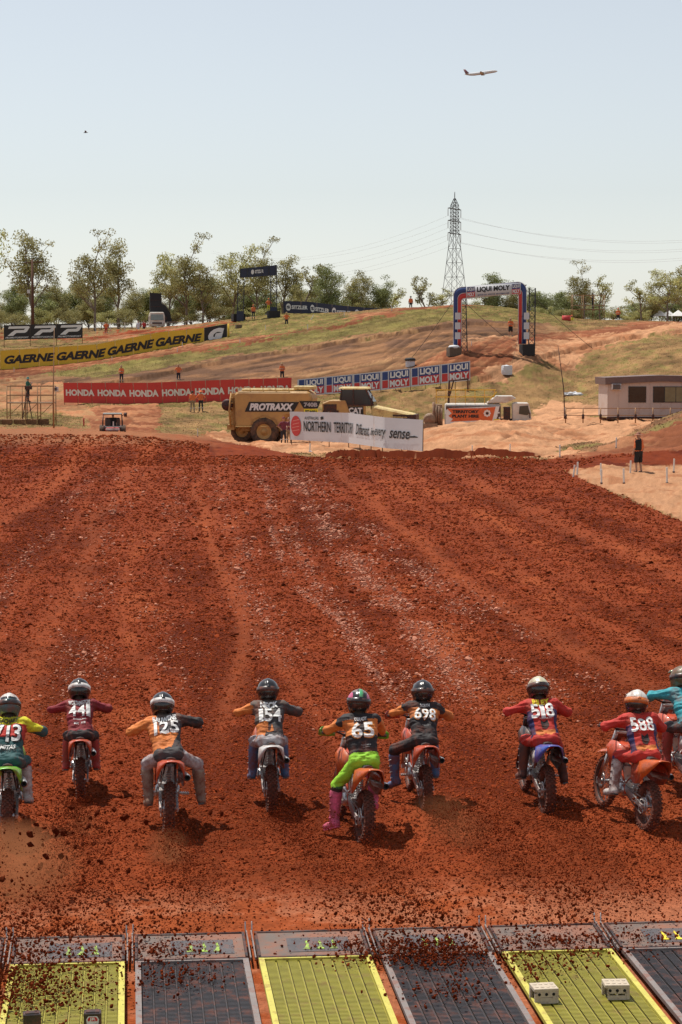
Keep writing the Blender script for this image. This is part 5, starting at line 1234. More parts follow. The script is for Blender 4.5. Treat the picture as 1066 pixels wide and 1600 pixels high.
def print_on(S, tot, hgt, s0, s1, v0, v1, txt, m_, t, offset=0, shear=0, lift=.03, name='lettering'):
    lettering(txt, lambda u, v: tuple(S(s0+(s1-s0)*u, v0+(v1-v0)*v, lift)), 1, 1, m_, t, name, offset, shear, .25, .5, .5)
def shape_on(S, poly, m_, t, lift=.02, sub=.0, name='print'):
    patch(lambda u, v: tuple(S(u, v, lift)), poly, m_, t, name, .06)
V_RED = mat('vinyl_red', (.60, .045, .03), .6, var=.08, scale=.7); V_YEL = mat('vinyl_yellow', (.72, .47, .03), .6, var=.08, scale=.7); V_BLK = mat('vinyl_black', (.018, .014, .014), .6, var=.1)
V_NVY = mat('vinyl_navy', (.022, .028, .06), .6, var=.1); V_WHT = mat('vinyl_white', (.58, .58, .60), .6, var=.04, scale=.5); V_BLU = mat('vinyl_blue', (.03, .06, .20), .6, var=.06); V_R2 = mat('vinyl_red_logo', (.55, .045, .04), .6, var=.05)
P_W = mat('paint_white', (.74, .73, .72), .6, var=.04); P_K = mat('paint_black', (.015, .013, .013), .6, var=.04); P_CR = mat('paint_cream', (.75, .70, .60), .6, var=.04)
# HONDA
t, S, tot, hh = banner('banner_fence', 'long red banner fence with white HONDA lettering repeated along it', 'banner', [(99, 598, 100, 629, 196), (230, 598, 232, 632, 195), (360, 593, 360, 628, 195), (456, 590, 455, 625, 196)], 16, V_RED, None, .05, (.03, 16))
for k in range(7): print_on(S, tot, hh, .010+k*.1425, .010+k*.1425+.128, .35, .67, 'HONDA', P_CR, t, .05, 0)
# LIQUI MOLY fence
t, S, tot, hh = banner('banner_fence', 'blue, red and white banner fence with LIQUI MOLY panels above the yellow dump truck', 'banner', [(465, 593, 465, 619, 196), (600, 580, 600, 609, 193), (735, 564, 735, 594, 192)], 6, V_WHT, None, .05, (.03, 12))
for k in range(6):
    s0 = k/6; w = 1/6
    shape_on(S, rect(s0+.06*w, .52, s0+.25*w, .95), V_BLU, t); shape_on(S, rect(s0+.06*w, .08, s0+.25*w, .49), V_R2, t)
    shape_on(S, rect(s0+.29*w, .50, s0+.97*w, .95), V_BLU, t); shape_on(S, rect(s0+.29*w, .06, s0+.97*w, .50), V_R2, t)
    print_on(S, tot, hh, s0+.33*w, s0+.93*w, .53, .91, 'LIQUI', P_W, t, .045, 0, .05); print_on(S, tot, hh, s0+.32*w, s0+.95*w, .10, .46, 'MOLY', P_W, t, .045, 0, .05)
# GAERNE
t, S, tot, hh = banner('banner_fence', 'long yellow banner fence climbing the slope with black GAERNE lettering', 'banner', [(-60, 561, -60, 591, 240), (0, 548, 0, 578, 241), (150, 538, 150, 568, 243), (250, 519, 250, 550, 246), (319, 512, 319, 540, 248)], 13, V_YEL, None, .06, (.03, 13))
for k in range(5): print_on(S, tot, hh, -.0+k*.2065-.035+.0, k*.2065-.035+.205-.005 if k else .165, .28, .72, 'GAERNE' if k else 'AERNE', P_K, t, .05, .25) if k else None
lettering('GAERNE', lambda u, v: tuple(S(max(.005, .155-.0+(.19)*(u-.5)), .28+.44*v, .03)), 1, 1, P_K, t, offset=.05, shear=.25, sub=.25, cx=.5, cy=.5) if False else None
t, S, tot, hh = banner('banner', 'black banner with a big white slanted G at the end of the yellow fence', 'banner', [(319.5, 512, 319.5, 540, 248), (355, 506, 355, 534, 249)], 2, V_BLK, None, .03, (.03, 2))
print_on(S, tot, hh, .16, .86, .16, .86, 'G', P_W, t, .09, .25, .05)
MB().loft([[tuple(S(1.02, 0)), tuple(S(1.02, 1))], [tuple(S(1.10, 0)), tuple(S(1.10, 1))]]).build('end_flap', V_YEL, t, solid=.012)
# P P P
t, S, tot, hh = banner('banner_fence', 'three black banner panels each with a white slanted P at the far left', 'banner', [(6, 508, 6, 531, 268), (129, 505, 129, 528, 268)], 3, V_BLK, None, .03, (.04, 3))
for k in range(3):
    s0 = k/3; w = 1/3; f = lambda x, y: (s0+w*x, y)
    shape_on(S, [f(.20, .90), f(.95, .90), f(.99, .82), f(.88, .52), f(.80, .45), f(.48, .45), f(.36, .26), f(.14, .26), f(.30, .50), f(.42, .64), f(.76, .64), f(.82, .74), f(.16, .74)], P_W, t, .04)
    print_on(S, tot, hh, s0+.06*w, s0+.95*w, .08, .19, 'PROMOTORSPORT', P_W, t, .02, .2, .04)
# SITZLER fence
t, S, tot, hh = banner('banner_fence', 'dark navy banner fence with white SITZLER lettering running down behind the mound', 'banner', [(443, 470, 443, 489, 272), (480, 471, 480, 490, 272), (530, 477, 530, 500, 270), (590, 482, 590, 500, 268), (645, 482, 645, 496, 266)], 8, V_NVY, None, .04, (.035, 8))
for k in range(4):
    s0 = .015+k*.178
    print_on(S, tot, hh, s0+.045, s0+.16, .34, .66, 'SITZLER', P_W, t, .04, 0, .04)
    c = [(s0+.022+.018*math.cos(a), .5+.30*math.sin(a)) for a in np.linspace(0, 2*math.pi, 18)[:-1]]; shape_on(S, c, P_W, t, .035)
    print_on(S, tot, hh, s0+.010, s0+.034, .38, .62, 'S', V_NVY, t, .05, 0, .055)
# NORTHERN TERRITORY
t, S, tot, hh = banner('banner_fence', 'white banner with red round emblem reading NORTHERN TERRITORY, Different in every sense', 'banner', [(453, 643, 454, 687, 133), (545, 645, 545, 692, 128), (600, 652, 600, 700, 122), (661, 656, 660, 705, 119)], 3, V_WHT, None, .012, (.03, 8))
c = [(.042+.034*math.cos(a), .50+.36*math.sin(a)) for a in np.linspace(0, 2*math.pi, 24)[:-1]]; shape_on(S, c, V_R2, t, .03)
for j in range(4): shape_on(S, [(.016+.003*j, .30+.12*j), (.066, .36+.12*j), (.066, .385+.12*j), (.016+.003*j, .325+.12*j)], mat('print_pale_red', (.70, .25, .2), .6), t, .045)
print_on(S, tot, hh, .10, .19, .74, .84, 'AUSTRALIAS', P_K, t, .01, 0, .03); shape_on(S, [(.205, .74), (.222, .76), (.222, .84), (.212, .86), (.203, .82)], P_K, t, .03)
print_on(S, tot, hh, .095, .27, .32, .68, 'NORTHERN', P_K, t, .018, 0, .05); print_on(S, tot, hh, .29, .44, .32, .68, 'TERRITORY', P_K, t, .018, 0, .05)
print_on(S, tot, hh, .47, .62, .32, .68, 'Different', P_K, t, .015, .3, .05); print_on(S, tot, hh, .635, .68, .36, .60, 'in', P_K, t, .015, .3, .05); print_on(S, tot, hh, .685, .79, .28, .60, 'every', P_K, t, .015, .3, .05)
print_on(S, tot, hh, .81, .93, .34, .60, 'sense', P_K, t, .015, .3, .05); shape_on(S, [(.925, .40), (.96, .44), (.975, .42), (.975, .44), (.955, .47), (.925, .44)], P_K, t, .03)
# ------------------------------------------------------------------ arches, vehicles, building, scaffolds
M_TRUSS = mat('truss', (.05, .05, .055), .5, .5); M_YEL = mat('paint_machine_yellow', (.50, .285, .085), .5, var=.1, scale=1.2, dirt=.45, dscale=1.5, dirtcol=(.36, .19, .09)); M_YEL2 = mat('paint_pale_yellow', (.66, .50, .20), .5, dirt=.4, dscale=2)
M_GLASS = mat('dark_glass', (.02, .028, .03), .08, var=.05, spec=.8); M_TIRE = mat('tyre_black', (.030, .024, .020), .9, dirt=.8, dscale=2.5, dirtcol=(.20, .10, .055)); M_VW = mat('paint_vehicle_white', (.62, .58, .52), .4, dirt=.45, dscale=1.5, dirtcol=(.40, .22, .12))
M_BAG = mat('bag_white', (.62, .62, .64), .7, var=.1, scale=3, bump=.03); M_ROPE = mat('rope', (.035, .03, .03), .8); M_SCAF = mat('scaffold_tube', (.36, .20, .10), .6, .2); M_BOXD = mat('ballast_dark', (.022, .02, .02), .8); M_BRNW = mat('ballast_brown', (.13, .09, .06), .8)
def truss_leg(m, a, b, w, r=.03, step=None):
    a, b = Vector(a), Vector(b); d = b-a; L = d.length; u = d/L; x = Vector((1, 0, 0)) if abs(u.x) < .7 else Vector((0, 0, 1)); x = (x-u*x.dot(u)).normalized(); y = u.cross(x)
    cs = [(x*i+y*j)*w/2 for i, j in ((-1, -1), (1, -1), (1, 1), (-1, 1))]
    for c in cs: m.beam(a+c, b+c, r*1.3)
    n = max(2, int(L/(step or w*1.1)))
    for k in range(n):
        for i in range(4):
            p, q = (cs[i], cs[(i+1) % 4]) if k % 2 else (cs[(i+1) % 4], cs[i])
            m.beam(a+u*L*k/n+p, a+u*L*(k+1)/n+q, r*.8)
            m.beam(a+u*L*k/n+cs[i], a+u*L*k/n+cs[(i+1) % 4], r*.8)
# --- big arch
YA = 203.0
bl, br = gp(715, YA), gp(820, YA+.0); bl.z = at(715, 544, YA).z; br.z = at(820, 540, YA).z
tl, tr = at(713, 463, YA), at(822, 455, YA)
t = thing('start_arch', 'tall truss arch on the hill with a LIQUI MOLY banner across its top', 'arch', tuple(bl)); o0 = bl.copy()
def rel(p): return Vector(p)-o0
for a, b in ((bl, tl), (br, tr)):
    m = MB(); truss_leg(m, rel(a+Vector((.62, .35, -.5))), rel(b+Vector((.62, .35, .3))), .55, .05); m.build('truss_leg', M_TRUSS, t)
m = MB(); truss_leg(m, rel(tl+Vector((.1, .2, .2))), rel(tr+Vector((.1, .2, .3))), .55, .045); m.build('truss_beam', M_TRUSS, t)
# rounded printed sleeve: three nested bands following legs and corners
def arch_path(ins):
    P = []
    L0 = Vector((at(709, 544, YA).x, 0, bl.z)); R0 = Vector((at(829, 541, YA).x, 0, br.z))
    lx, rx = at(709, 500, YA).x+ins*.75, at(822, 500, YA).x-ins*.75; zl, zr = at(709, 449, YA).z-ins*1.08, at(829, 441, YA).z-ins*1.08; rc = .78-ins*.5
    P.append(Vector((lx, YA, L0.z+.15))); P.append(Vector((lx, YA, zl-rc)))
    for i in range(1, 8):
        a = math.pi-math.pi/2*i/8; P.append(Vector((lx+rc+rc*math.cos(a), YA, zl-rc+rc*math.sin(a))))
    P.append(Vector((lx+rc, YA, zl))); P.append(Vector((rx-rc, YA, zr)))
    for i in range(1, 8):
        a = math.pi/2-math.pi/2*i/8; P.append(Vector((rx-rc+rc*math.cos(a), YA, zr-rc+rc*math.sin(a))))
    P.append(Vector((rx, YA, zr-rc))); P.append(Vector((rx, YA, R0.z+.15)))
    return P
lines = [arch_path(d) for d in (-.06, 0, .46, .50, .90, .98)]
for i, (nm, mm) in enumerate((('white_edge', V_WHT), ('blue_sleeve', V_BLU), ('white_edge', V_WHT), ('red_sleeve', V_R2), ('white_edge', V_WHT))):
    m = MB(); m.loft([[tuple(rel(p)+Vector((0, -.16, 0))) for p in lines[i]], [tuple(rel(p)+Vector((0, -.16, 0))) for p in lines[i+1]]]); m.build(nm, mm, t, solid=.03)
m = MB(); m.loft([[tuple(rel(p)+Vector((0, -.13, 0))) for p in lines[0]], [tuple(rel(p)+Vector((0, .0, 0))) for p in lines[0]]]); m.build('sleeve_side', V_WHT, t, solid=.02)
zt = lambda f: (at(709, 449, YA).z*(1-f)+at(829, 441, YA).z*f)
xs = lambda f: at(709, 500, YA).x*(1-f)+at(829, 500, YA).x*f
def SA(u, v, l=.2): return tuple(rel((xs(u), YA-l, zt(u)-1.02+1.02*v)))
m = MB(); m.loft([[SA(.16, 0), SA(.16, 1.02)], [SA(.87, 0), SA(.87, 1.02)]]); m.build('banner_face', V_WHT, t, solid=.02)
for s0 in (.17, .755):
    patch(lambda u, v: SA(u, v, .23), rect(s0, .50, s0+.105, .95), V_BLU, t); patch(lambda u, v: SA(u, v, .23), rect(s0, .05, s0+.105, .49), V_R2, t)
    lettering('LIQUI', lambda u, v: SA(s0+.008+.09*u, .55+.35*v, .25), 1, 1, P_W, t, offset=.04, cx=.5, cy=.5); lettering('MOLY', lambda u, v: SA(s0+.008+.09*u, .10+.35*v, .25), 1, 1, P_W, t, offset=.04, cx=.5, cy=.5)
lettering('LIQUI MOLY', lambda u, v: SA(.30+.43*u, .36+.54*v, .23), 1, 1, P_K, t, offset=.045, cx=.5, cy=.5)
lettering('MOTOR OILS  ADDITIVES  MOTORBIKE CARE', lambda u, v: SA(.31+.41*u, .10+.13*v, .23), 1, 1, V_BLU, t, offset=.02, cx=.5, cy=.5)
for k, fz in enumerate((.15, .4, .65)):
    for xx in (709, 829):
        a = at(xx, 500, YA); 
        m = MB(); x0 = a.x+(.02 if xx == 709 else -.02); m.box(tuple(rel((x0+(.35 if xx == 709 else -.35), YA-.2, bl.z+.6+fz*3.6))), (.5, .02, .62)); m.build('logo_panel', V_WHT, t)
# counterweights, guys
def bag(px, py, Y, label, m_, sx=1.0, sz=.8, mcol=None, g='counterweights of the arch'):
    p = gp(px, Y) if py is None else on(px, py, 150, 300); t = thing('ballast_bag' if m_ is M_BAG else 'ballast_block', label, 'ballast', tuple(p), .3, g)
    bm = bmesh.new(); bmesh.ops.create_cube(bm, size=1); bmesh.ops.subdivide_edges(bm, edges=bm.edges[:], cuts=3, use_grid_fill=True)
    rr = random.Random(px)
    for v in bm.verts:
        n = v.co.normalized(); v.co = v.co.lerp(n*.62, .35 if m_ is M_BAG else .06)+Vector((rr.uniform(-.03, .03), rr.uniform(-.03, .03), rr.uniform(-.03, .03)))*(1 if m_ is M_BAG else .2); v.co = Vector((v.co.x*sx, v.co.y*sx*.8, (v.co.z+.42)*sz))
    me = bpy.data.meshes.new('body'); bm.to_mesh(me); bm.free(); me.materials.append(m_); obj('body', me, t)
    if mcol: MB().lathe([(.001, .2), (.42, .15), (.55, .0), (.5, -.1), (.001, -.12)], (0, 0, sz*.93), 'z', 10).build('cover', mcol, t)
    return t
bag(709, None, YA-.6, 'brown ballast block with a white cover at the left foot of the arch', M_BRNW, 1.15, .85, M_BAG)
bag(823, None, YA-.5, 'tall dark ballast box at the right foot of the arch', M_BOXD, 1.2, 1.05)
bag(792, 585, 0, 'white sandbag on the slope below the right foot of the arch', M_BAG, .85, .85)
bag(641, 573, 0, 'black and white ballast bag holding the left guy rope above the banner', M_BAG, .75, .7, M_BOXD)
bag(373, None, 271, 'dark ballast box at the left foot of the navy gate', M_BOXD, 1.5, .9); bag(428, None, 269, 'dark ballast box at the right foot of the navy gate', M_BOXD, 1.4, .9)
bag(373, 513, 0, 'dark rock-like sack on the mound below the navy gate', M_BRNW, .7, .45)
def rope(label, a, b, r=.022, sag=.15):
    m = MB(); a, b = Vector(a), Vector(b); m.tube([tuple((a.lerp(b, k/8)-a)-Vector((0, 0, sag*4*(k/8)*(1-k/8)))) for k in range(9)], r, 5)
    o = m.build('guy_rope', M_ROPE); o.location = a; o['label'] = label; o['category'] = 'rope'; o['group'] = 'guy ropes of the arch'; return o
rope('guy rope from the top left of the arch to the black and white bag', tl, on(642, 570, 150, 300)+Vector((0, 0, .5)))
rope('guy rope from the arch top running back over the grass inside the arch', tl+Vector((.3, .3, 0)), gp(789, 213)+Vector((0, 0, .1)))
rope('guy rope from the right corner of the arch back to the dirt crest', tr+Vector((.2, .3, 0)), gp(925, 215)+Vector((0, 0, .1)))
rope('guy rope from the right foot of the arch down to the white sandbag', tr+Vector((0, -.3, -.4)), on(800, 578, 150, 300)+Vector((0, 0, .4)), .012)
# white cloth lying on the slope
q = on(895, 618, 160, 240); t = thing('cloth_bundle', 'white and blue cloth bundle lying on the dry slope left of the site office', 'cloth', tuple(q))
bm = bmesh.new(); bmesh.ops.create_icosphere(bm, subdivisions=3, radius=.5); rr = random.Random(4)
for v in bm.verts: v.co = Vector((v.co.x*1.7, v.co.y*.7, max(v.co.z, -.1)*.45+.06))*(1+.3*math.sin(v.co.x*14)*math.cos(v.co.y*11))
me = bpy.data.meshes.new('cloth'); bm.to_mesh(me); bm.free(); me.materials.append(M_BAG); obj('cloth', me, t)
# --- navy gate on the mound
YG = 270.0
a, b = gp(376, YG), gp(428, YG); t = thing('track_gate', 'navy truss gate with white SITZLER lettering on the mound left of centre', 'gate', tuple(a)); o0 = a.copy()
ta, tb = at(377, 436, YG), at(428, 430, YG)
for p, q in ((a, ta), (b, tb)):
    m = MB(); truss_leg(m, rel(p-Vector((0, 0, .3))), rel(q), .75, .06); m.build('truss_leg', M_TRUSS, t)
    m = MB(); m.box(tuple(rel(p.lerp(q, .12)-Vector((0, .5, 0)))), (.85, .03, 1.2)); m.build('leg_wrap', V_NVY, t)
m = MB(); A_, B2, C_, D_ = at(375, 434, YG), at(433, 430, YG), at(433, 414, YG), at(375, 420, YG)
m.hexa([tuple(rel(p+Vector((0, y, 0)))) for y in (-.35,) for p in (A_, B2)]+[tuple(rel(p+Vector((0, .35, 0)))) for p in (B2, A_)]+[tuple(rel(p+Vector((0, y, 0)))) for y in (-.35,) for p in (D_, C_)]+[tuple(rel(p+Vector((0, .35, 0)))) for p in (C_, D_)])
m.build('banner_beam', V_NVY, t)
SGt = lambda u, v: tuple(rel(A_.lerp(B2, u).lerp(D_.lerp(C_, u), v)+Vector((0, -.39, 0))))
lettering('SITZLER', lambda u, v: SGt(.40+.24*u, .34+.36*v), 1, 1, P_W, t, offset=.04, cx=.5, cy=.5)
patch(SGt, [(.345+.04*math.cos(x), .52+.26*math.sin(x)) for x in np.linspace(0, 2*math.pi, 14)[:-1]], P_W, t)
for k in range(6): MB().beam(SGt(.02+.19*k, .02), SGt(.02+.19*k, .98), .08, .05).build('seam', M_TRUSS, t)
# --- vehicles
def wheel(parent, c, R, w, rim, name='wheel', lug=22, tm=None):
    h = MB().lathe([(.001, -w*.42), (R*.18, -w*.42), (R*.2, -w*.30), (R*.42, -w*.22), (R*.5, -w*.38), (R*.56, -w*.42), (R*.56, w*.4), (.001, w*.4)], c, 'y', 24); o = h.build(name, rim, parent)
    m = MB().lathe([(R*.55, -w*.44), (R*.72, -w*.5), (R*.92, -w*.48), (R, -w*.34), (R, w*.34), (R*.92, w*.48), (R*.72, w*.5), (R*.55, w*.44)], c, 'y', 40, True)
    for i in range(lug):
        a = 2*math.pi*i/lug; s = 1 if i % 2 else -1; rot = Matrix.Rotation(-a, 3, 'Y')
        m.box(Vector(c)+Vector((R*math.cos(a)*1.0, s*w*.2, R*math.sin(a)*1.0)), (.05*R/.9, w*.42, R*.10), rot)
    m.build('tyre', tm or M_TIRE, o); return o
# dump-truck water cart: local x forward (to the right), -y toward the camera
TY = 154.0
g0 = gp(418, TY); g0.z = at(418, 694, TY).z
T = thing('water_truck', 'big yellow articulated water truck with PROTRAXX lettering behind the white banner', 'water truck', tuple(g0), rad(-7))
s_ = 1.0
def tk(px, py, y=0.0):      # place by photo position on the truck's near side
    p = at(px, py, TY); return ((p.x-g0.x), y, p.z-g0.z)
W1 = wheel(T, (0, -1.25, .93), .95, .72, M_YEL, lug=26); wheel(T, (-1.05, 1.25, .93), .95, .72, M_YEL); wheel(T, (.0, 1.25, .93), .95, .72, M_YEL); wheel(T, (-1.75, .0, .93), .80, .7, M_YEL)
wheel(T, (6.3, -1.25, .93), .95, .72, M_YEL); wheel(T, (6.3, 1.25, .93), .95, .72, M_YEL)
prof = [(-2.0, 1.35), (-1.9, 1.2), (1.0, 1.25), (1.55, 2.0), (3.3, 2.05), (3.35, 3.35), (3.1, 3.72), (-1.85, 3.72), (-2.1, 3.55)]
m = MB(); m.prism(prof, 'y', -1.45, 1.45); m.build('tank', M_YEL, T, bevel=.14)
MB().box((.6, 0, 3.80), (4.6, 1.5, .14)).box((2.7, -.2, 3.95), (1.4, 1.6, .25)).build('tank_top', M_YEL2, T, bevel=.04)
MB().beam((-2.0, -1.48, 1.28), (1.0, -1.48, 1.3), .04, .08).build('lower_rail', M_YEL2, T)
MB().box((.6, 0, 1.15), (4.8, 1.0, .5)).box((4.4, 0, 1.35), (2.6, .8, .6)).build('chassis', M_YEL, T, bevel=.05)
mf = MB(); mf.tube([(-1.0, -1.35, .95), (-.75, -1.35, 1.75), (0, -1.35, 2.05), (.75, -1.35, 1.75), (1.0, -1.35, 1.2)], .06, 6); mf.loft([[(-1.05, y, .95), (-.8, y, 1.75), (0, y, 2.08), (.8, y, 1.75), (1.05, y, 1.2)] for y in (-1.5, -.8)]); mf.build('wheel_arch', M_YEL, T)
rb = MB(); rb.box((-2.3, -.6, 2.2), (.35, .3, 2.2)).box((-2.2, .6, 2.4), (.3, .3, 2.4)).box((-2.45, 0, 1.2), (.5, 1.8, .35)).tube([(-2.35, -1.1, 3.6), (-2.5, -1.2, 2.4), (-2.4, -1.1, 1.2)], .07, 6).box((-2.2, -.9, 3.4), (.35, .5, .3))
for k in range(6): rb.beam((-2.2, -1.35, 1.5+.35*k), (-2.5, -1.0, 1.5+.35*k), .05)
rb.build('rear_pump_frame', M_YEL, T); MB().lathe([(.001, -.25), (.36, -.25), (.42, -.1), (.36, .15), (.001, .15)], (-2.65, -.9, 2.75), 'y', 16).build('hose_reel', M_DARK, T)
rl = MB()
for k in range(5): rl.beam((-1.9+.9*k, -1.3, 3.75), (-1.9+.9*k, -1.3, 3.95), .04)
rl.beam((-1.9, -1.3, 3.95), (1.7, -1.3, 3.95), .04); rl.build('tank_rail', M_YEL2, T)
SP = lambda u, v: (u, -1.475, v)
pz = patch(SP, [(-1.35, 2.30), (2.05, 2.30), (2.45, 2.98), (-1.05, 2.98)], P_K, T, 'sign_backing')
patch(lambda u, v: (u, -1.49, v), [(-1.28, 2.34), (1.98, 2.34), (2.36, 2.94), (-1.0, 2.94)], V_WHT, T, 'sign_face') if False else None
lettering('PROTRAXX', lambda u, v: (u, -1.50, v), 3.1, .50, P_W, T, offset=.06, shear=.25, cx=.52, cy=2.64)
patch(SP, [(2.45, 3.05), (3.95, 3.05), (3.75, 2.55), (2.75, 2.55)], P_K, T, 'number_backing'); lettering('740B', lambda u, v: (u, -1.50, v), .95, .30, T_G, T, offset=.05, cx=3.25, cy=2.80)
patch(lambda u, v: (u, -1.49, v), rect(2.78, 2.08, 3.75, 2.50), mat('plate_yellow', (.78, .66, .02), .5), T, 'plate'); lettering('PTW001', lambda u, v: (u, -1.51, v), .8, .26, P_K, T, offset=.04, cx=3.27, cy=2.29)
cb = MB(); cb.prism([(4.0, 1.5), (4.0, 2.9), (4.5, 3.1), (5.6, 3.1), (6.2, 1.5)], 'y', -1.1, 1.1); cb.build('cab_body', M_YEL, T, bevel=.05)
MB().box((4.55, -1.12, 2.55), (.9, .04, .55)).box((4.3, -1.13, 2.15), (.5, .04, .5)).box((4.95, -1.13, 2.15), (.4, .04, .5)).build('vent_grille', M_DARK, T)
m = MB(); m.prism([(5.2, 3.0), (5.35, 3.82), (7.0, 3.82), (7.55, 3.0), (7.55, 2.7), (5.2, 2.7)], 'y', -.95, .95); m.build('cab_glass', M_GLASS, T)
for y in (-.98, .98):
  cf = MB()
  for a, b in (((5.2, 2.75), (5.33, 3.85)), ((6.15, 2.75), (6.15, 3.85)), ((7.55, 2.75), (7.0, 3.85)), ((5.2, 2.75), (7.55, 2.75))):
    cf.beam((a[0], y, a[1]), (b[0], y, b[1]), .09)
  cf.build('cab_frame', M_DARK, T)
MB().box((6.15, 0, 3.93), (2.1, 2.0, .16), taper=.9).build('cab_roof', M_YEL2, T, bevel=.04)
MB().box((6.2, -.95, 2.1), (1.6, .1, 1.3)).build('door', M_YEL, T, bevel=.03); patch(lambda u, v: (u, -1.015, v), rect(5.75, 2.1, 6.85, 2.68), P_K, T, 'badge_backing'); lettering('CAT', lambda u, v: (u, -1.03, v), .95, .42, P_W, T, offset=.05, cx=6.3, cy=2.39)
hd = MB(); hd.prism([(7.4, 1.5), (7.4, 2.75), (9.6, 2.30), (10.4, 2.15), (10.5, 1.3)], 'y', -1.15, 1.15); hd.build('bonnet', M_YEL2, T, bevel=.12); MB().box((9.7, 0, 1.75), (1.6, 2.35, .75)).build('front_grille', M_DARK, T)
MB().tube([(7.2, -1.3, 3.7), (7.45, -1.4, 3.0), (7.4, -1.2, 2.5)], .035, 6).box((7.5, -1.45, 3.25), (.06, .3, .5)).build('mirror', M_DARK, T)
hr = MB()
for x in (6.0, 7.2, 8.4, 9.6): hr.beam((x, -1.35, 1.5), (x, -1.35, 2.0), .04)
hr.beam((6.0, -1.35, 2.02), (9.9, -1.35, 1.95), .05); hr.build('walkway_rail', M_YEL2, T)
# --- white tanker with orange panel
TY2 = 172.0; g1 = gp(750, TY2); g1.z = at(760, 674, TY2).z
T = thing('water_truck', 'white water truck with an orange TERRITORY PLANT HIRE panel and yellow railings', 'water truck', tuple(g1), rad(-3)); s2 = TY2/F
def X2(px): return (px-750)*s2
def Z2(py): return at(760, py, TY2).z-g1.z
wheel(T, (X2(712), -1.0, .5), .5, .35, M_VW); wheel(T, (X2(735), -1.0, .5), .5, .35, M_VW); wheel(T, (X2(806), -1.0, .5), .5, .3, M_VW); wheel(T, (X2(806), 1.0, .5), .5, .3, M_VW); wheel(T, (X2(712), 1.0, .5), .5, .3, M_VW)
MB().box(((X2(695)+X2(822))/2, 0, .85), (X2(822)-X2(695), .9, .3)).build('chassis', M_DARK, T)
m = MB(); x0, x1 = X2(695), X2(782); z0, z1 = Z2(664), Z2(630)
m.prism([(-1.2, z0), (1.2, z0), (1.25, z0+.9), (1.0, z1), (-1.0, z1), (-1.25, z0+.9)], 'x', x0, x1); m.build('tank', M_VW, T, bevel=.08)
q0, q1 = X2(697), X2(782)
MB().box(((q0+q1)/2, -1.28, (Z2(661)+Z2(634))/2), (q1-q0, .04, Z2(634)-Z2(661))).build('sign_panel', M_BLK, T)
f = lambda px, py: (X2(px), Z2(py)); SP2 = lambda u, v: (u, -1.31, v); M_OR = mat('print_orange_red', (.66, .13, .03), .5, dirt=.2, dscale=1)
patch(SP2, [f(697, 662), f(697, 640), f(702, 637), f(735, 636), f(780, 634), f(774, 660), f(740, 659), f(715, 661)], P_W, T); patch(lambda u, v: (u, -1.33, v), [f(702, 641), f(699, 637.5), f(751, 637), f(774, 635), f(768, 659), f(756, 659), f(749, 656), f(704, 658), f(708, 654), f(701, 649), f(706, 645)], M_OR, T)
lettering('TERRITORY', lambda u, v: (u, -1.35, v), X2(748)-X2(707), .24, P_K, T, offset=.05, cx=(X2(748)+X2(707))/2, cy=Z2(642.5)); lettering('PLANT HIRE', lambda u, v: (u, -1.35, v), X2(748)-X2(707), .24, P_K, T, offset=.05, cx=(X2(748)+X2(707))/2, cy=Z2(649.5))
cx_, cz_ = f(761, 645)
for k in range(8): patch(lambda u, v: (u, -1.35, v), [(cx_+.20*math.cos(k*.785)+.085*math.cos(a), cz_+.20*math.sin(k*.785)+.085*math.sin(a)) for a in np.linspace(0, 6.28, 10)[:-1]], P_W, T, 'print')
patch(lambda u, v: (u, -1.36, v), [(cx_+.10*math.cos(a), cz_+.10*math.sin(a)) for a in np.linspace(0, 6.28, 12)[:-1]], P_K, T)
for px, py in ((776, 638), (779, 644), (776, 649), (780, 652)): patch(lambda u, v: (u, -1.32, v), [(X2(px)+.07*math.cos(a), Z2(py)+.07*math.sin(a)) for a in np.linspace(0, 6.28, 9)[:-1]], P_W, T, 'print')
MB().box((X2(776), -1.34, Z2(656.5)), (.45, .03, .26)).build('plate', mat('plate_yellow', (.78, .66, .02), .5), T)
rl = MB()
for k in range(7): rl.beam((X2(682+15*k), -1.0, Z2(630)), (X2(682+15*k), -1.0, Z2(609)), .05)
for zz in (609, 620): rl.beam((X2(680), -1.0, Z2(zz)), (X2(775), -1.0, Z2(zz)), .05); rl.beam((X2(680), .8, Z2(zz)), (X2(775), .8, Z2(zz)), .05)
for y in (-1, .8): rl.beam((X2(762), y, Z2(628)), (X2(776), y, Z2(612)), .05)
rl.build('railing', mat('rail_machine_yellow', (.75, .45, .05), .5), T)
MB().prism([(X2(760), Z2(629)), (X2(775), Z2(618)), (X2(800), Z2(618)), (X2(806), Z2(622)), (X2(790), Z2(629))], 'y', -1.1, 1.1).build('front_canopy', M_VW, T, bevel=.04)
c = MB(); c.prism([(X2(800), Z2(664)), (X2(800), Z2(630)), (X2(804), Z2(628.5)), (X2(825), Z2(629)), (X2(829), Z2(645)), (X2(830), Z2(664))], 'y', -1.15, 1.15); c.build('cab', M_VW, T, bevel=.06)
MB().prism([(X2(810), Z2(646)), (X2(811), Z2(634)), (X2(824), Z2(633)), (X2(827), Z2(645)), (X2(822), Z2(648))], 'y', -1.18, -1.14).build('cab_window', M_GLASS, T)
MB().box((X2(792), 0, Z2(648)), (.5, 2.0, 1.2)).build('engine_bay', M_DARK, T); MB().box((X2(827), -1.3, Z2(648)), (.08, .25, .4)).build('mirror', M_DARK, T)
m = MB(); m.box((X2(686), 0, Z2(646)), (.5, 1.2, 1.4)).lathe([(.001, -.5), (.45, -.5), (.5, 0), (.45, .5), (.001, .5)], (X2(672), -.6, Z2(655)), 'y', 14)
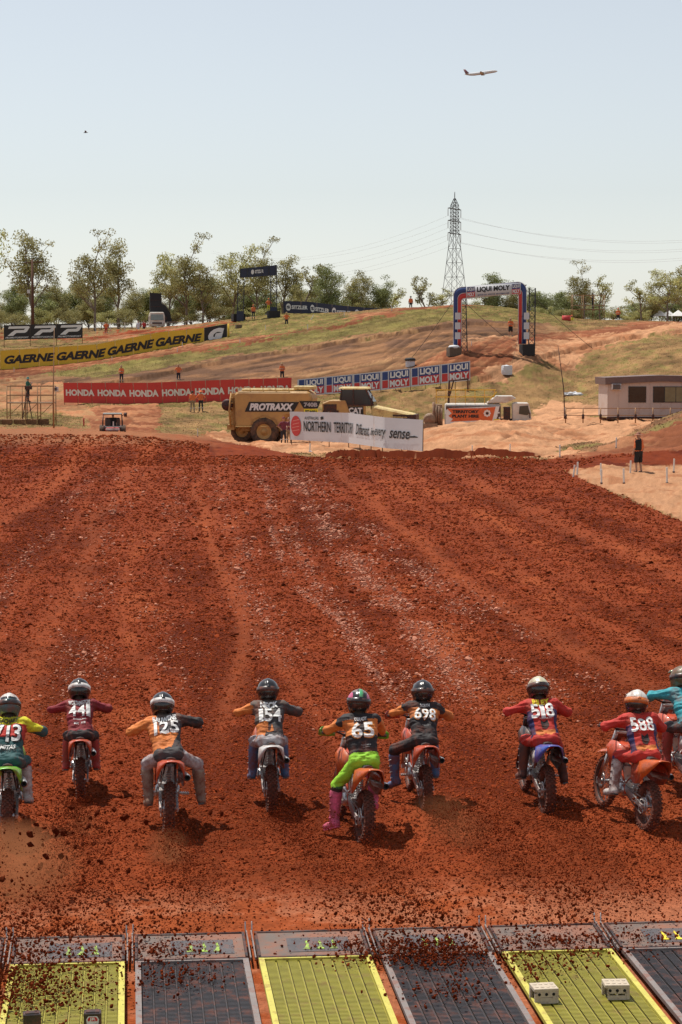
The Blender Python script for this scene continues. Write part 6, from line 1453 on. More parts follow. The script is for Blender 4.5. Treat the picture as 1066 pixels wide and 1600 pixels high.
for k in range(4): m.cyl((X2(678+4*k), -.8, Z2(664)), (X2(678+4*k), -.8, Z2(628+3*k)), .10, 8)
m.box((X2(672), -.5, Z2(665)), (1.2, 1.4, .4)); m.build('rear_pumps', mat('machine_dusty', (.30, .20, .13), .7, dirt=.5, dscale=2), T)
m = MB(); m.tube([(X2(701), 0, Z2(630)), (X2(702), 0, Z2(595)), (X2(731), 0, Z2(592)), (X2(731), 0, Z2(612))], .10, 6).tube([(X2(701), .1, Z2(625)), (X2(709), .1, Z2(594))], .06, 6); m.build('crane_arm', M_DARK, T)
# --- small truck with dark screen behind the far left crest
YT = 300.0; g2 = gp(246, YT); T = thing('light_truck', 'white light truck with a tall dark folded screen on its back, behind the crest', 'truck', (g2.x, YT, g2.z-.4), .15)
ss = YT/F; m = MB(); m.prism([(-1.05, .5), (-1.05, 1.9), (-.9, 2.45), (.9, 2.45), (1.05, 1.9), (1.05, .5)], 'y', -.9, .8); m.build('cab', M_VW, T, bevel=.1)
MB().prism([(-.88, 1.35), (-.80, 2.12), (.80, 2.12), (.88, 1.35)], 'y', -.93, -.89).build('windscreen', mat('windscreen', (.20, .25, .26), .15), T); MB().box((0, -.93, .95), (1.3, .04, .25)).build('grille', M_BLK, T)
for s in (-1, 1): MB().box((s*.8, -.93, .95), (.25, .05, .22)).build('headlight', M_WHT, T); MB().box((s*1.2, -.8, 1.6), (.12, .1, .35)).build('mirror', M_DARK, T); wheel(T, (s*.85, 0, .42), .42, .25, M_VW, lug=2) if False else None
MB().box((0, 3, .8), (2.1, 5, .25)).build('tray', M_DARK, T)
m = MB(); m.prism([(-.8, 1.0), (-.8, 5.1), (.75, 5.0), (.75, 3.7), (1.3, 3.3), (1.9, 2.4), (2.2, 1.0)], 'y', 1.2, 2.4)
m.build('screen', mat('screen_black', (.008, .008, .010), .6), T)
for k in range(4): MB().beam((-.8+.02, 1.18, 1.4+.9*k), (.72, 1.18, 1.4+.9*k), .05).build('screen_frame', M_DARK, T)
# --- buggy behind the left crest
YB = 146.0; q = gp(176, YB); z = at(176, 680, YB).z; T = thing('track_buggy', 'small dark open buggy with grey roof, red and white nose, below the red banner', 'buggy', (q.x, YB, z), rad(6))
MB().box((0, 0, 1.42), (1.25, 1.3, .10)).build('roof', mat('roof_grey', (.22, .22, .20), .6), T, bevel=.04)
m = MB()
for x in (-.6, .6):
    m.tube([(x, -.55, 1.4), (x*1.1, -.9, .9), (x*1.05, -.9, .4)], .03, 6).tube([(x, .6, 1.4), (x*1.05, .75, .6)], .03, 6)
m.build('roll_cage', M_DARK, T); MB().box((0, .1, .45), (1.3, 2.2, .35)).box((0, .4, .85), (1.0, .3, .6)).build('body', M_BLK, T, bevel=.06)
MB().prism([(-.5, .35), (-.42, .55), (.42, .55), (.5, .35)], 'y', -1.35, -.9).build('nose', V_R2, T, bevel=.04); MB().box((0, -1.38, .45), (.9, .05, .14)).box((.05, -1.2, .80), (.08, .05, .3)).build('nose_stripe', M_WHT, T)
for x in (-.72, .72):
    for y in (-.95, .95): 
        w = MB().lathe([(.001, -.12), (.15, -.12), (.30, -.14), (.33, -.1), (.33, .1), (.30, .14), (.001, .12)], (x, y, .33), 'x', 18); w.build('wheel', M_TIRE, T)
MB().tube([(.62, -.8, 1.3), (.85, -.8, 1.45)], .03, 6).lathe([(.001, -.1), (.14, -.1), (.14, .1), (.001, .1)], (.85, -.8, 1.38), 'x', 12).build('mirror', M_DARK, T)
make_person('driver in dark clothes sitting inside the small buggy', (q.x, YB+.3, z+.1), math.pi, MA_K, MA_K, 'cap', pose='sit', h=1.65, hatmat=MA_K, group=None, extra=False)
# --- site office
YO = 155.0; A = gp(949, YO); z0 = at(949, 654, YO).z; sc = YO/F
T = thing('site_office', 'cream portable site office with brown roof edge, air conditioner and dark windows at the right', 'building', (A.x, YO, z0), rad(4))
wl_m = mat('office_wall', (.55, .44, .38), .7, var=.05, scale=.8, dirt=.2, dscale=.8, dirtcol=(.40, .22, .13)); WL = 8.6; WH = (654-595)*sc; wx = lambda px: (px-949)*sc; wz = lambda py: (654-py)*sc
MB().box((WL/2, 1.7, WH/2+.12), (WL, 3.4, WH)).build('wall', wl_m, T)
MB().prism([(-.18, wz(601)), (-.22, wz(590)), (3.6, wz(586.5)), (WL+.3, wz(589)), (WL+.3, wz(599)), (3.6, wz(596))], 'y', -.22, 3.7).build('roof_fascia', mat('fascia_brown', (.16, .10, .085), .6), T)
for k in range(12): MB().box((.02+k*.75, -.012, WH/2+.12), (.03, .02, WH-.1)).build('wall_seam', wl_m, T)
MB().box((WL/2, .1, .05), (WL, .2, .14)).build('base_beam', M_DARK, T)
fm = mat('window_frame', (.03, .028, .026), .5); gm = mat('window_glass', (.03, .035, .03), .06, var=.3, scale=1.0, spec=.9); gl2 = mat('window_glass_pale', (.22, .21, .12), .10, var=.2, scale=1.2, spec=.9)
for (a0, a1, panes) in ((982, 1010, 1), (1021, 1075, 3)):
    x0, x1, zz0, zz1 = wx(a0), wx(a1), wz(629), wz(604); w = MB().box(((x0+x1)/2, -.02, (zz0+zz1)/2), (x1-x0, .05, zz1-zz0)).build('window', fm, T)
    for k in range(panes):
        p0 = x0+.05+(x1-x0-.05)*k/panes; p1 = x0+(x1-x0-.0)*(k+1)/panes-.03
        MB().box(((p0+p1)/2, -.05, (zz0+zz1)/2), (p1-p0, .015, zz1-zz0-.1)).build('pane', gl2 if k > 0 else gm, w)
ac = MB().box((wx(962), -.18, wz(604.5)), ((970-955)*sc, .36, 9.5*sc)).build('air_conditioner', M_WHT, T, bevel=.03)
for k in range(5): MB().box((wx(961.5), -.37, wz(608-1.8*k)), (.5, .02, .035)).build('vent_slat', M_DARK, ac)
MB().box((wx(962), -.366, wz(604.5)), (.55, .01, .33)).build('vent_recess', mat('recess_grey', (.16, .15, .14), .7), ac)
# railing in front of the office
def rail(px0, px1, Y, rows, n, label, post_top, base_row):
    a = at(px0, base_row, Y); T = thing('tube_railing', label, 'railing', tuple(a)); sc = Y/F
    for r_ in rows: MB().beam((0, 0, (base_row-r_)*sc), ((px1-px0)*sc, 0, (base_row-r_)*sc), .05).build('rail', M_SCAF, T)
    for k in range(n): 
        x = (px1-px0)*sc*k/(n-1); MB().cyl((x, 0, -.3), (x, 0, (base_row-post_top)*sc), .045, 6).build('post', M_SCAF, T)
        MB().cyl((x, -.02, -.02), (x, -.02, .28), .085, 8).build('post_sleeve', M_DARK, T)
rail(884, 1075, 147, (638, 649), 8, 'rusty tube railing in front of the site office', 637, 654)
a = on(883, 656, 130, 170); T = thing('steel_post', 'tall thin dark pole standing left of the office railing', 'pole', tuple(a)); MB().tube([(0, 0, -.3), (-.1, 0, 2.2), (-.55, 0, 5.4)], [.05, .04, .02], 6).build('pole', M_DARK, T); MB().cyl((0, 0, 0), (0, 0, .9), .09, 8).build('pole_sleeve', M_DARK, T)
# --- scaffolds with camera operators
def scaffold(label, loc, w, d, h, deck, nx=3, mat_=M_SCAF, deckm=None):
    T = thing('scaffold', label, 'scaffold', loc); r = .04
    for i in range(nx+1):
        for y in (0, d): MB().cyl((w*i/nx, y, -.5), (w*i/nx, y, h), r, 6).build('standard', mat_, T)
    for zz in (deck, deck+.55, h): 
        for y in (0, d): MB().beam((0, y, zz), (w, y, zz), .06).build('rail', mat_, T)
        for x in (0, w): MB().beam((x, 0, zz), (x, d, zz), .06).build('rail', mat_, T)
    for i in range(nx): MB().beam((w*i/nx, 0, .1), (w*(i+1)/nx, 0, deck), .045).build('brace', mat_, T)
    for k in range(5): MB().box((w/2, d*(k+.5)/5, deck+.03), (w, d/5-.03, .05)).build('deck_board', deckm or mat('deck_plank', (.30, .20, .12), .8), T)
    return T
YS = 158.0; q = at(11, 655, YS)
scaffold('rusty tube scaffold platform at the far left carrying a camera operator', (q.x, YS, q.z), 3.3, 1.6, 2.35, 1.15, 3)
make_person('camera operator in dark green clothes on the scaffold at the far left', (at(41, 626, YS).x, YS+.8, q.z+1.2), rad(-60), MA_G, MA_K, 'wide', pose='film', h=1.75, hatmat=mat('hat_green', (.05, .15, .13), .9), group=None)
T = thing('camera_tripod', 'dark tripod legs under the camera at the far left scaffold', 'tripod', (at(43, 640, YS).x, YS-.3, q.z))
for a in (-.35, .0, .4): MB().beam((a, 0, -.2), (.0, .2, 2.1), .06).build('leg', M_DARK, T)
MB().box((0.1, .2, 2.25), (.5, .22, .24)).build('camera_body', M_DARK, T)
a = at(84, 662, 150); T = thing('flag_pole', 'thin tall pole with a small black and white device right of the left scaffold', 'pole', tuple(a)); MB().tube([(0, 0, -.3), (0, 0, 2.6), (.1, 0, 6.5)], [.06, .045, .02], 6).build('pole', M_SCAF, T); MB().box((.22, -.05, 2.35), (.25, .15, .3)).build('device', M_WHT, T); MB().box((.16, -.14, 2.35), (.16, .05, .2)).build('device_face', M_BLK, T)
for k in range(5):
    a = on(-8+19*k, 663.5, 120, 170); m = MB().box((0, 0, .18), (.78, .45, .44)); o = m.build('straw_bale', mat('straw', (.22, .11, .05), .95, var=.4, scale=12, bump=.03), None, bevel=.05); o.location = (a.x, a.y, a.z); o.rotation_euler = (0, 0, rad(-4+3*k)); o['label'] = 'brown straw bale below the scaffold, '+['at the very left edge', 'second from the left edge', 'in the middle of the row', 'second from the right end', 'at the right end of the row'][k]; o['category'] = 'straw bale'; o['group'] = 'straw bales along the left crest'
YS2 = 285.0; q = at(895, 500, YS2)
scaffold('orange tube scaffold platform beyond the right crest with a dark-clad operator', (q.x, YS2, q.z), 4.1, 1.8, 3.2, 1.35, 3, deckm=mat('deck_dark', (.10, .06, .04), .9))
make_person('camera operator in black on the far right scaffold against the trees', (at(928, 486, YS2).x, YS2+.9, q.z+1.4), rad(100), MA_K, MA_K, 'wide', pose='film', h=2.0, hatmat=MA_K, group=None)
# --- marquees far right
for k, (px, w, lb) in enumerate(((975, 24, 'left'), (1003, 20, 'middle'), (1024, 24, 'right'))):
    px += 62-0; YM = 330.0; q = at(min(px, 1060)-20 if False else [1031, 1045, 1060][k], 500, YM); ss = YM/F
    T = thing('marquee', 'small white peaked marquee beyond the right crest, '+['leftmost of three', 'middle of three', 'rightmost of three'][k], 'tent', tuple(q), 0, 'white marquees beyond the crest'); hw = w*ss/2*.95
    m = MB(); m._add([(-hw, -hw, .6), (hw, -hw, .6), (hw, hw, .6), (-hw, hw, .6), (0, 0, 1.5)], [(0, 1, 4), (1, 2, 4), (2, 3, 4), (3, 0, 4)]); m.build('roof', mat('tent_white', (.74, .74, .72), .7), T, fix=False)
    m = MB()
    for x in (-hw, hw): m.cyl((x*.98, -hw*.98, -1.5), (x*.98, -hw*.98, .55), .04, 6)
    m.build('legs', M_ALU, T)
# --- safety rail along the left crest
T = thing('crest_railing', 'thin white railing along the crest behind the black P banner', 'railing', tuple(gp(128, 296)))
a = T.location.copy()
for zz in (1.15, .6): MB().beam((0, 0, zz+.1), (15, 6, zz+.5), .05).build('rail', M_VW, T)
for k in range(9): MB().cyl((15*k/8, 6*k/8, -.6), (15*k/8, 6*k/8, 1.3+.4*k/8), .035, 6).build('post', M_VW, T)
# --- people
def pp(px, row, hpx, lb, rot, *a, **k):
    """person whose feet show at (px, row) and who is hpx photo pixels tall"""
    hh = k.pop('h', 1.76); Y = k.pop('Y', None) or F*hh/hpx; q = at(px, row, Y); gz = G(q.x, Y)
    z = q.z if abs(gz-q.z) > .25 and k.pop('free', True) else gz
    k.pop('free', None)
    return make_person(lb, (q.x, Y, z), rot, *a, h=hh, **k)
PI = math.pi
pp(190, 600, 24, 'marshal in orange shirt with arms folded behind the left part of the red banner', PI-.2, MA_O, MA_N, pose='fold', Y=213)
pp(279, 598, 26, 'marshal in orange shirt and dark trousers above the middle of the red banner', PI+.3, MA_O, MA_N, pose='hips', Y=214)
pp(441, 596, 24, 'marshal in orange shirt half hidden behind the right end of the red banner', PI+.1, MA_O, MA_N, pose='fold', Y=210)
pp(301, 645, 34, 'left of two onlookers before the red banner, khaki shorts and orange shirt, back turned', .2, MA_O, MA_KH, pose='stand', Y=183, hat='hair')
pp(314, 645, 33, 'right of two onlookers before the red banner, navy trousers with reflective bands', -.1, MA_O, MA_N, pose='hips', Y=183.5, hatmat=MA_O)
pp(448, 512, 22, 'marshal in orange shirt standing alone on the grass mound', PI, MA_O, MA_N, pose='hips', Y=257)
pp(396, 496, 21, 'marshal in orange shirt between the legs of the navy gate', PI, MA_O, MA_N, pose='stand', Y=270, hat='cap', hatmat=MA_O)
pp(420, 489, 22, 'marshal in orange and yellow seated by the right leg of the navy gate', PI, MA_O, MA_Y, pose='hips', Y=270, hat='cap', hatmat=MA_O)
pp(642, 484, 14, 'marshal in orange seen from the chest up behind the hill crest', PI, MA_O, MA_N, pose='stand', Y=275, hatmat=MA_K)
pp(166, 524, 22, 'marshal in orange shirt and red trousers behind the crest near the black P banner', PI, MA_O, MA_R, pose='hips', Y=290, hat='cap', hatmat=MA_K)
pp(216, 522, 19, 'spectator in pale lilac shirt left of the light truck', PI, MA_W, MA_W, pose='stand', Y=298, hat='hair', group=None)
pp(225, 522, 22, 'spectator in red shirt close to the light truck', PI+.4, MA_R, MA_N, pose='hips', Y=298, hat='hair', group=None)
pp(798, 526, 31, 'marshal in orange shirt and black shorts standing under the big arch', PI, MA_O, MA_K, pose='fold', shorts=True, Y=211)
pp(894, 517, 22, 'marshal in yellow and orange vest bending by a red drum on the right crest', PI-.8, MA_Y, MA_N, pose='lean', Y=250, hat='cap', hatmat=MA_O)
pp(966, 505, 14, 'two-tone orange shirted marshal seen from the chest up behind the right crest', PI, MA_O, MA_N, pose='fold', Y=262, hat='cap', hatmat=MA_O)
pp(998, 741, 62, 'marshal in orange shirt, black shorts and harness standing on the pale dirt at the right', .6, MA_O, MA_K, pose='stand', shorts=True, h=1.75, Y=97, res=.022, hatmat=mat('hat_tan', (.30, .13, .08), .9), group='marshals in orange shirts')
pp(443, 690, 40, 'person in maroon shirt leaning at the left end of the white banner', PI+.5, MA_MR, MA_N, pose='hips', Y=141, hat='cap', hatmat=MA_MR, group=None)
pp(452, 690, 36, 'person in dark red shirt half behind the left end of the white banner', PI-.6, MA_MR, MA_KH, pose='fold', Y=142, hat='hair', group=None)
q = gp(998, 97); T = thing('backpack_harness', 'black backpack harness on the back of the marshal at the right', 'backpack', (q.x-.02, 96.88, G(q.x, 97)+1.12)); MB().box((0, 0, .12), (.30, .16, .48)).build('pack', MA_K, T, bevel=.05)
for s in (-1, 1): MB().tube([(s*.10, -.06, .32), (s*.11, .10, .40), (s*.11, .22, .25)], .022, 6).build('strap', MA_K, T)
q = gp(884, 249); T = thing('fuel_drum', 'small red drum on the right crest beside the bending marshal', 'drum', (q.x, 249, G(q.x, 249)-.1)); MB().lathe([(.001, 0), (.5, 0), (.5, .7), (.001, .7)], (0, 0, 0), 'z', 16).build('drum', V_R2, T); MB().lathe([(.51, .3), (.53, .33), (.51, .36)], (0, 0, 0), 'z', 16).build('band', V_R2, T)
# --- white marker stakes
M_STK = mat('stake_white', (.70, .68, .62), .7, var=.08)
stk = [(896, 747, 20, .12), (902, 744, 22, .05), (939, 744, 20, 0), (940, 765, 21, 0), (975, 778, 22, -.03), (985, 741, 21, .04), (1042, 801, 24, -.02), (1053, 737, 20, .04), (963, 700, 16, .02), (875, 714, 19, 0), (797, 710, 16, .02), (738, 711, 15, 0), (484, 709, 16, .05), (632, 704, 16, .02), (412, 693, 15, .2),
       (309, 682, 12, 0), (22, 581, 7, 0), (120, 566, 7, .05), (175, 565, 8, 0), (277, 551, 8, .05), (285, 543, 8, 0), (415, 516, 8, 0), (481, 516, 9, 0), (486, 500, 9, .5), (375, 538, 8, 0), (612, 486, 8, 0), (737, 541, 8, 0), (538, 496, 7, 0)]
where = ['leaning left one of a pair on the pale dirt', 'right one of a pair on the pale dirt', 'upper one right of the pair', 'lower one below another, right of the pair', 'third along the edge of the pale dirt', 'just left of the marshal in black shorts', 'nearest, at the lower right edge of the pale dirt', 'at the right edge beyond the marshal',
         'on the grass edge of the right berm', 'at the right end of the long dirt mound', 'before the dirt mound, under the white truck cab', 'before the dirt mound, under the orange panel', 'left part of the white banner, in front of it', 'right part of the white banner, in front of it', 'leaning by the wheel of the yellow truck',
         'on the crest left of the yellow truck', 'below the yellow banner at the left edge', 'below the yellow banner, second from left', 'below the yellow banner, third from left', 'below the yellow banner, near its right part', 'touching the yellow banner, right part', 'on the red ramp below the mound marshal', 'on the red ramp right of the mound marshal', 'tilted, on the grass mound',
         'right of the black G banner', 'on the skyline end of the red ramp', 'inside the left leg of the big arch', 'at the end of the navy banner fence']
pm = MB().box((0, 0, .25), (.07, .045, .75)).mesh('stake', M_STK, .004); cm = MB().box((0, 0, -.02), (.10, .08, .06)).mesh('base', M_DARK)
for (px, py, hp, tilt), lb in zip(stk, where):
    q = on(px, py, 90, 290); s = hp/F*q.y/.62
    T = thing('marker_stake', 'white marker stake '+lb, 'marker stake', (q.x, q.y, q.z), 0, 'white track marker stakes'); T.rotation_euler = (0, tilt, .2); T.scale = (min(s, 1.2), min(s, 1.2), s)
    obj('stake', pm, T); obj('base', cm, T)
q = on(131, 665, 120, 170); T = thing('marker_stake', 'short red marker post on the slope below the red banner', 'marker stake', tuple(q)); MB().box((0, 0, .25), (.1, .06, .55)).build('stake', V_R2, T)
q = on(487, 708, 100, 140); T = thing('litter', 'white crumpled paper lying before the white banner', 'litter', tuple(q)); MB().box((0, 0, .06), (.35, .2, .10), Matrix.Rotation(.4, 3, 'Y')).build('paper', M_BAG, T, bevel=.03)
# --- lattice pylon
YP = 640.0; sp = YP/F; q = at(710, 500, YP); T = thing('power_pylon', 'tall grey lattice power pylon behind the big arch', 'pylon', (q.x, YP, q.z))
Zp = lambda py: (500-py)*sp; M_PY = mat('galvanised', (.17, .18, .18), .6, .4)
def lattice(m, z0, z1, w0, w1, n, r):
    lv = []
    for k in range(n+1):
        f = k/n; w = w0+(w1-w0)*f; z = z0+(z1-z0)*f; lv.append([Vector((i*w/2, j*w/2, z)) for i, j in ((-1, -1), (1, -1), (1, 1), (-1, 1))])
    rot = Matrix.Rotation(.5, 3, 'Z'); lv = [[rot @ v for v in l] for l in lv]
    for a, b in zip(lv, lv[1:]):
        for i in range(4): m.beam(a[i], b[i], r*1.6); m.beam(a[i], b[(i+1) % 4], r*.8); m.beam(a[(i+1) % 4], b[i], r*.8); m.beam(b[i], b[(i+1) % 4], r*.8)
m = MB(); lattice(m, -4, Zp(367), 7.0, 1.9, 7, .085); m.build('tower_legs', M_PY, T)
m = MB(); lattice(m, Zp(367), Zp(323), 1.9, 1.7, 8, .09); lattice(m, Zp(323), Zp(312), 1.7, .3, 2, .09); m.cyl((0, 0, Zp(313)), (0, 0, Zp(302)), .13, 6); m.build('tower_head', M_PY, T)
arms = []
for py in (328, 347, 366):
    a = Vector((-10.5*sp, -1, Zp(py-1))); b = Vector((10*sp, 1.2, Zp(py+1.5))); m = MB(); m.beam(a, b, .28, .22); m.beam(a, (0, 0, Zp(py-4)), .10); m.beam(b, (0, 0, Zp(py-4)), .10); m.build('cross_arm', M_PY, T); arms += [a, b]
    for p in (a, b): MB().cyl(tuple(p), tuple(p-Vector((0, 0, 12*sp))), .10, 6).build('insulator', mat('insulator', (.25, .22, .2), .5), T)
for i, p in enumerate(arms):
    w = p-Vector((0, 0, 12*sp))+T.location
    for s, e, lb in ((1, (1200, 360+12*(i//2)+3*(i % 2)), 'right'), (-1, (330, 392+14*(i//2)+3*(i % 2)), 'left')):
        e = at(e[0], e[1], 640 if s > 0 else 900); m = MB(); m.tube([tuple(w.lerp(e, k/14)-w-Vector((0, 0, (5 if s > 0 else 7)*4*(k/14)*(1-k/14)))) for k in range(15)], .022, 4, False)
        o = m.build('power_line', mat('cable', (.45, .46, .47), .6)); o.location = w; o['label'] = ['upper', 'upper', 'middle', 'middle', 'lower', 'lower'][i]+' power line from the '+['near', 'far'][i % 2]+' end of the pylon arm running '+lb; o['category'] = 'power line'; o['group'] = 'power lines'
# wooden power pole at the left
q = gp(53, 305); T = thing('power_pole', 'brown wooden power pole with crossarm behind the black P banner', 'pole', tuple(q)); MB().tube([(0, 0, -1), (0, 0, 10.2)], [.24, .15], 8).build('pole', mat('pole_wood', (.11, .05, .03), .9), T); MB().beam((-1.2, 0, 9.7), (1.5, 0, 9.9), .14).build('cross_arm', mat('pole_wood', (.11, .05, .03), .9), T); MB().box((-.5, -.2, 5.8), (.4, .3, .5)).build('transformer', M_ALU, T)
# --- airliner
YJ = 2950.0; q = at(752, 114, YJ); T = thing('airliner', 'white and dark red jet airliner climbing in the upper sky', 'aeroplane', tuple(q)); T.rotation_euler = (rad(0), rad(-9), rad(8))
J1 = mat('airliner_white', (.70, .68, .68), .4, var=.02, scale=.05); J2 = mat('airliner_maroon', (.26, .10, .11), .5, var=.02); J3 = mat('airliner_grey', (.40, .38, .38), .5, var=.02)
m = MB(); st = [(-22, .3, 1.6), (-20, .9, 1.2), (-15, 1.7, .5), (-9, 2.0, 0), (14, 2.0, 0), (19, 1.6, -.2), (21.5, .8, -.5), (22.2, .2, -.6)]
m.loft([[(x, r*math.cos(a), z+r*math.sin(a)) for a in np.linspace(0, 2*math.pi, 17)[:-1]] for x, r, z in st], True, True); m.build('fuselage', J1, T)
m = MB(); m.loft([[(x, r*1.03*math.cos(a), z+r*1.03*math.sin(a)) for a in np.linspace(-math.pi*.74, -math.pi*.26, 12)] for x, r, z in st[1:-1]]); m.build('belly', J2, T)
for s in (-1, 1):
    MB().loft([[(5, s*1.8, -.8), (-2.5, s*1.8, -.9), (-2.5, s*1.8, -1.2), (5, s*1.8, -1.3)], [(-3.5, s*17, .8), (-5.0, s*17, .8), (-5.0, s*17, .7), (-3.5, s*17, .7)]], True, True).build('wing', J3, T)
    MB().lathe([(.001, 5.5), (1.0, 5.5), (1.15, 4), (.7, 1), (.001, 1)], (0, s*6, -1.9), 'x', 14).build('engine', J3, T)
    MB().loft([[(-17, s*.8, 1.2), (-20.5, s*.8, 1.2), (-20.5, s*.8, 1.0), (-17, s*.8, 1.0)], [(-20.5, s*6, 1.6), (-22, s*6, 1.6), (-22, s*6, 1.5), (-20.5, s*6, 1.5)]], True, True).build('tailplane', J3, T)
MB().loft([[(-15.5, .15, 2), (-21, .15, 2), (-21, -.15, 2), (-15.5, -.15, 2)], [(-20.5, .1, 8), (-23, .1, 8), (-23, -.1, 8), (-20.5, -.1, 8)]], True, True).build('fin', J2, T)
q = at(134, 207, 150); T = thing('bird', 'small dark bird high in the left of the sky', 'bird', tuple(q)); MB().loft([[(-.16, 0, 0), (-.1, .03, .03), (0, .04, .03), (.1, .03, .03), (.17, 0, 0)], [(-.16, .0, -.01), (-.1, -.04, -.03), (0, -.05, -.03), (.1, -.03, -.02), (.17, 0, -.01)]], True, True).build('body', M_BLK, T)
for s in (-1, 1): MB().loft([[(-.06, 0, 0), (.06, 0, 0)], [(-.05, s*.2, .12), (.04, s*.2, .12)], [(-.04, s*.38, .05), (0, s*.38, .05)]]).build('wing', M_BLK, T, solid=.01)
# ------------------------------------------------------------------ eucalypts: tapered trunk and limbs, crowns of leaf clumps
def leaf_mat(n, c, tr=.25):
    m = bpy.data.materials.new(n); m.use_nodes = True; N = m.node_tree.nodes; L = m.node_tree.links; b = N['Principled BSDF']; b.inputs['Roughness'].default_value = .6; b.inputs['Specular IOR Level'].default_value = .3
    a = N.new('ShaderNodeAttribute'); a.attribute_name = 'leaf'; mx = N.new('ShaderNodeVectorMath'); mx.operation = 'MULTIPLY'; mx.inputs[1].default_value = c; L.new(a.outputs['Color'], mx.inputs[0]); L.new(mx.outputs[0], b.inputs['Base Color'])
    t = N.new('ShaderNodeBsdfTranslucent'); L.new(mx.outputs[0], t.inputs[0]); ms = N.new('ShaderNodeMixShader'); ms.inputs[0].default_value = tr; L.new(b.outputs[0], ms.inputs[1]); L.new(t.outputs[0], ms.inputs[2]); L.new(ms.outputs[0], N['Material Output'].inputs[0]); return m
LEAF = [leaf_mat('leaf_olive', (.30, .285, .125)), leaf_mat('leaf_green', (.22, .25, .105)), leaf_mat('leaf_yellow_green', (.38, .38, .16))]
BARK = mat('bark', (.22, .17, .13), .9, var=.3, scale=1.5); BARKD = mat('bark_dark', (.07, .05, .04), .9, var=.3, scale=1.5)
def tree_mesh(seed, h, spread, open_, clump, nl, crown0=.35):
    r = random.Random(seed); rn = np.random.default_rng(seed); m = MB(); tips = []
    def limb(p, d, L, rad_, lvl):
        pts = [p]; n = 5; q = Vector(p); dd = Vector(d)
        for i in range(n):
            dd = (dd+Vector((r.uniform(-.2, .2), r.uniform(-.2, .2), r.uniform(-.05, .16)))).normalized(); q = q+dd*L/n; pts.append(q.copy())
        m.tube([tuple(x) for x in pts], [rad_*(1-.55*i/n) for i in range(n+1)], 5 if lvl else 7, False)
        if lvl >= 2 or L < 1.0: tips.append(pts[-1]); tips.append(pts[3]) if r.random() < .6 else None; return
        for k in range(3 if lvl else nl):
            i = r.randint(2, n) if lvl else min(n, (1 if crown0 < .1 else 2)+int(k*(4.4 if crown0 < .1 else 3.4)/nl)); a = r.uniform(0, 6.28); up = r.uniform(.35, 1.0)
            nd = Vector((math.cos(a), math.sin(a), up)).normalized(); limb(pts[i], (nd+dd*.5).normalized(), L*r.uniform(.42, .62)*(1 if lvl else spread), rad_*.45, lvl+1)
        tips.append(pts[-1])
    limb(Vector((0, 0, -.5)), Vector((r.uniform(-.12, .12), r.uniform(-.12, .12), 1)), h*.72, .018*h, 0)
    zt = max(t.z for t in tips)
    V = []; Cc = []; F_ = []
    for t in tips:
        if t.z < h*crown0*.8: continue
        R = clump*r.uniform(.6, 1.25); n = int(70*open_*(R/clump)**2); c = np.array(t)
        u = rn.normal(size=(n, 3)); u /= np.linalg.norm(u, axis=1)[:, None]; pos = c+u*(R*rn.random(n)[:, None]**.45)*np.array([1, 1, .62])
        a = rn.normal(size=(n, 3)); a[:, 2] -= .6; a /= np.linalg.norm(a, axis=1)[:, None]; b = np.cross(a, rn.normal(size=(n, 3))); b /= np.linalg.norm(b, axis=1)[:, None]
        l = rn.uniform(.14, .26, n)[:, None]*(h/14)**.5; w = l*.42
        q = np.stack([pos-a*l, pos+b*w, pos+a*l, pos-b*w], 1).reshape(-1, 3); k0 = sum(len(x) for x in V); V.append(q)
        F_.append(np.arange(n*4).reshape(n, 4)+k0); Cc.append(np.repeat(rn.uniform(.7, 1.35)*rn.uniform(.75, 1.3, n), 4))
    sc = h/max(zt+clump*.4, .1)
    V = np.concatenate(V)*sc; tm = m.mesh('trunk', BARK, fix=False); tm.transform(Matrix.Scale(sc, 4)); return tm, V, np.concatenate(F_), np.concatenate(Cc)
def tree_kind(seed, h, spread, open_, clump, nl, leaf, bark, crown0=.35):
    tm, V, Fq, c = tree_mesh(seed, h, spread, open_, clump, nl, crown0); tm.materials.clear(); tm.materials.append(bark); cm = mesh_np('crown', V, Fq, LEAF[leaf], smooth=False)
    a = cm.color_attributes.new('leaf', 'FLOAT_COLOR', 'POINT'); k = np.ones((len(V), 4), dtype=np.float32); rn = np.random.default_rng(seed); k[:, :3] = c[:, None]*np.array([1.05, 1, .9]); a.data.foreach_set('color', k.ravel()); return tm, cm
KIND = {'tall': [tree_kind(1, 14, .8, 1.25, 1.45, 10, 0, BARK, .45), tree_kind(2, 14, .85, 1.25, 1.45, 11, 0, BARK, .40), tree_kind(3, 14, .75, 1.25, 1.45, 10, 2, BARK, .35)],
        'round': [tree_kind(11, 10, 1.0, 1.9, 1.6, 14, 1, BARK, .0), tree_kind(12, 10, 1.05, 1.8, 1.5, 14, 0, BARKD, .0), tree_kind(13, 10, .9, 1.9, 1.6, 13, 1, BARKD, .0)],
        'bush': [tree_kind(21, 6, 1.3, 1.7, 1.15, 8, 2, BARKD, .0), tree_kind(22, 6, 1.4, 1.6, 1.2, 8, 0, BARKD, .0)],
        'thin': [tree_kind(31, 10, .6, .55, .75, 6, 0, BARK, .3), tree_kind(32, 10, .7, .5, .8, 6, 2, BARK, .3)]}
NM = {'tall': ('gum_tree', 'tall open gum tree'), 'round': ('gum_tree', 'dense round-crowned tree'), 'bush': ('shrub', 'low olive bush'), 'thin': ('gum_tree', 'slender thin-leaved gum tree')}
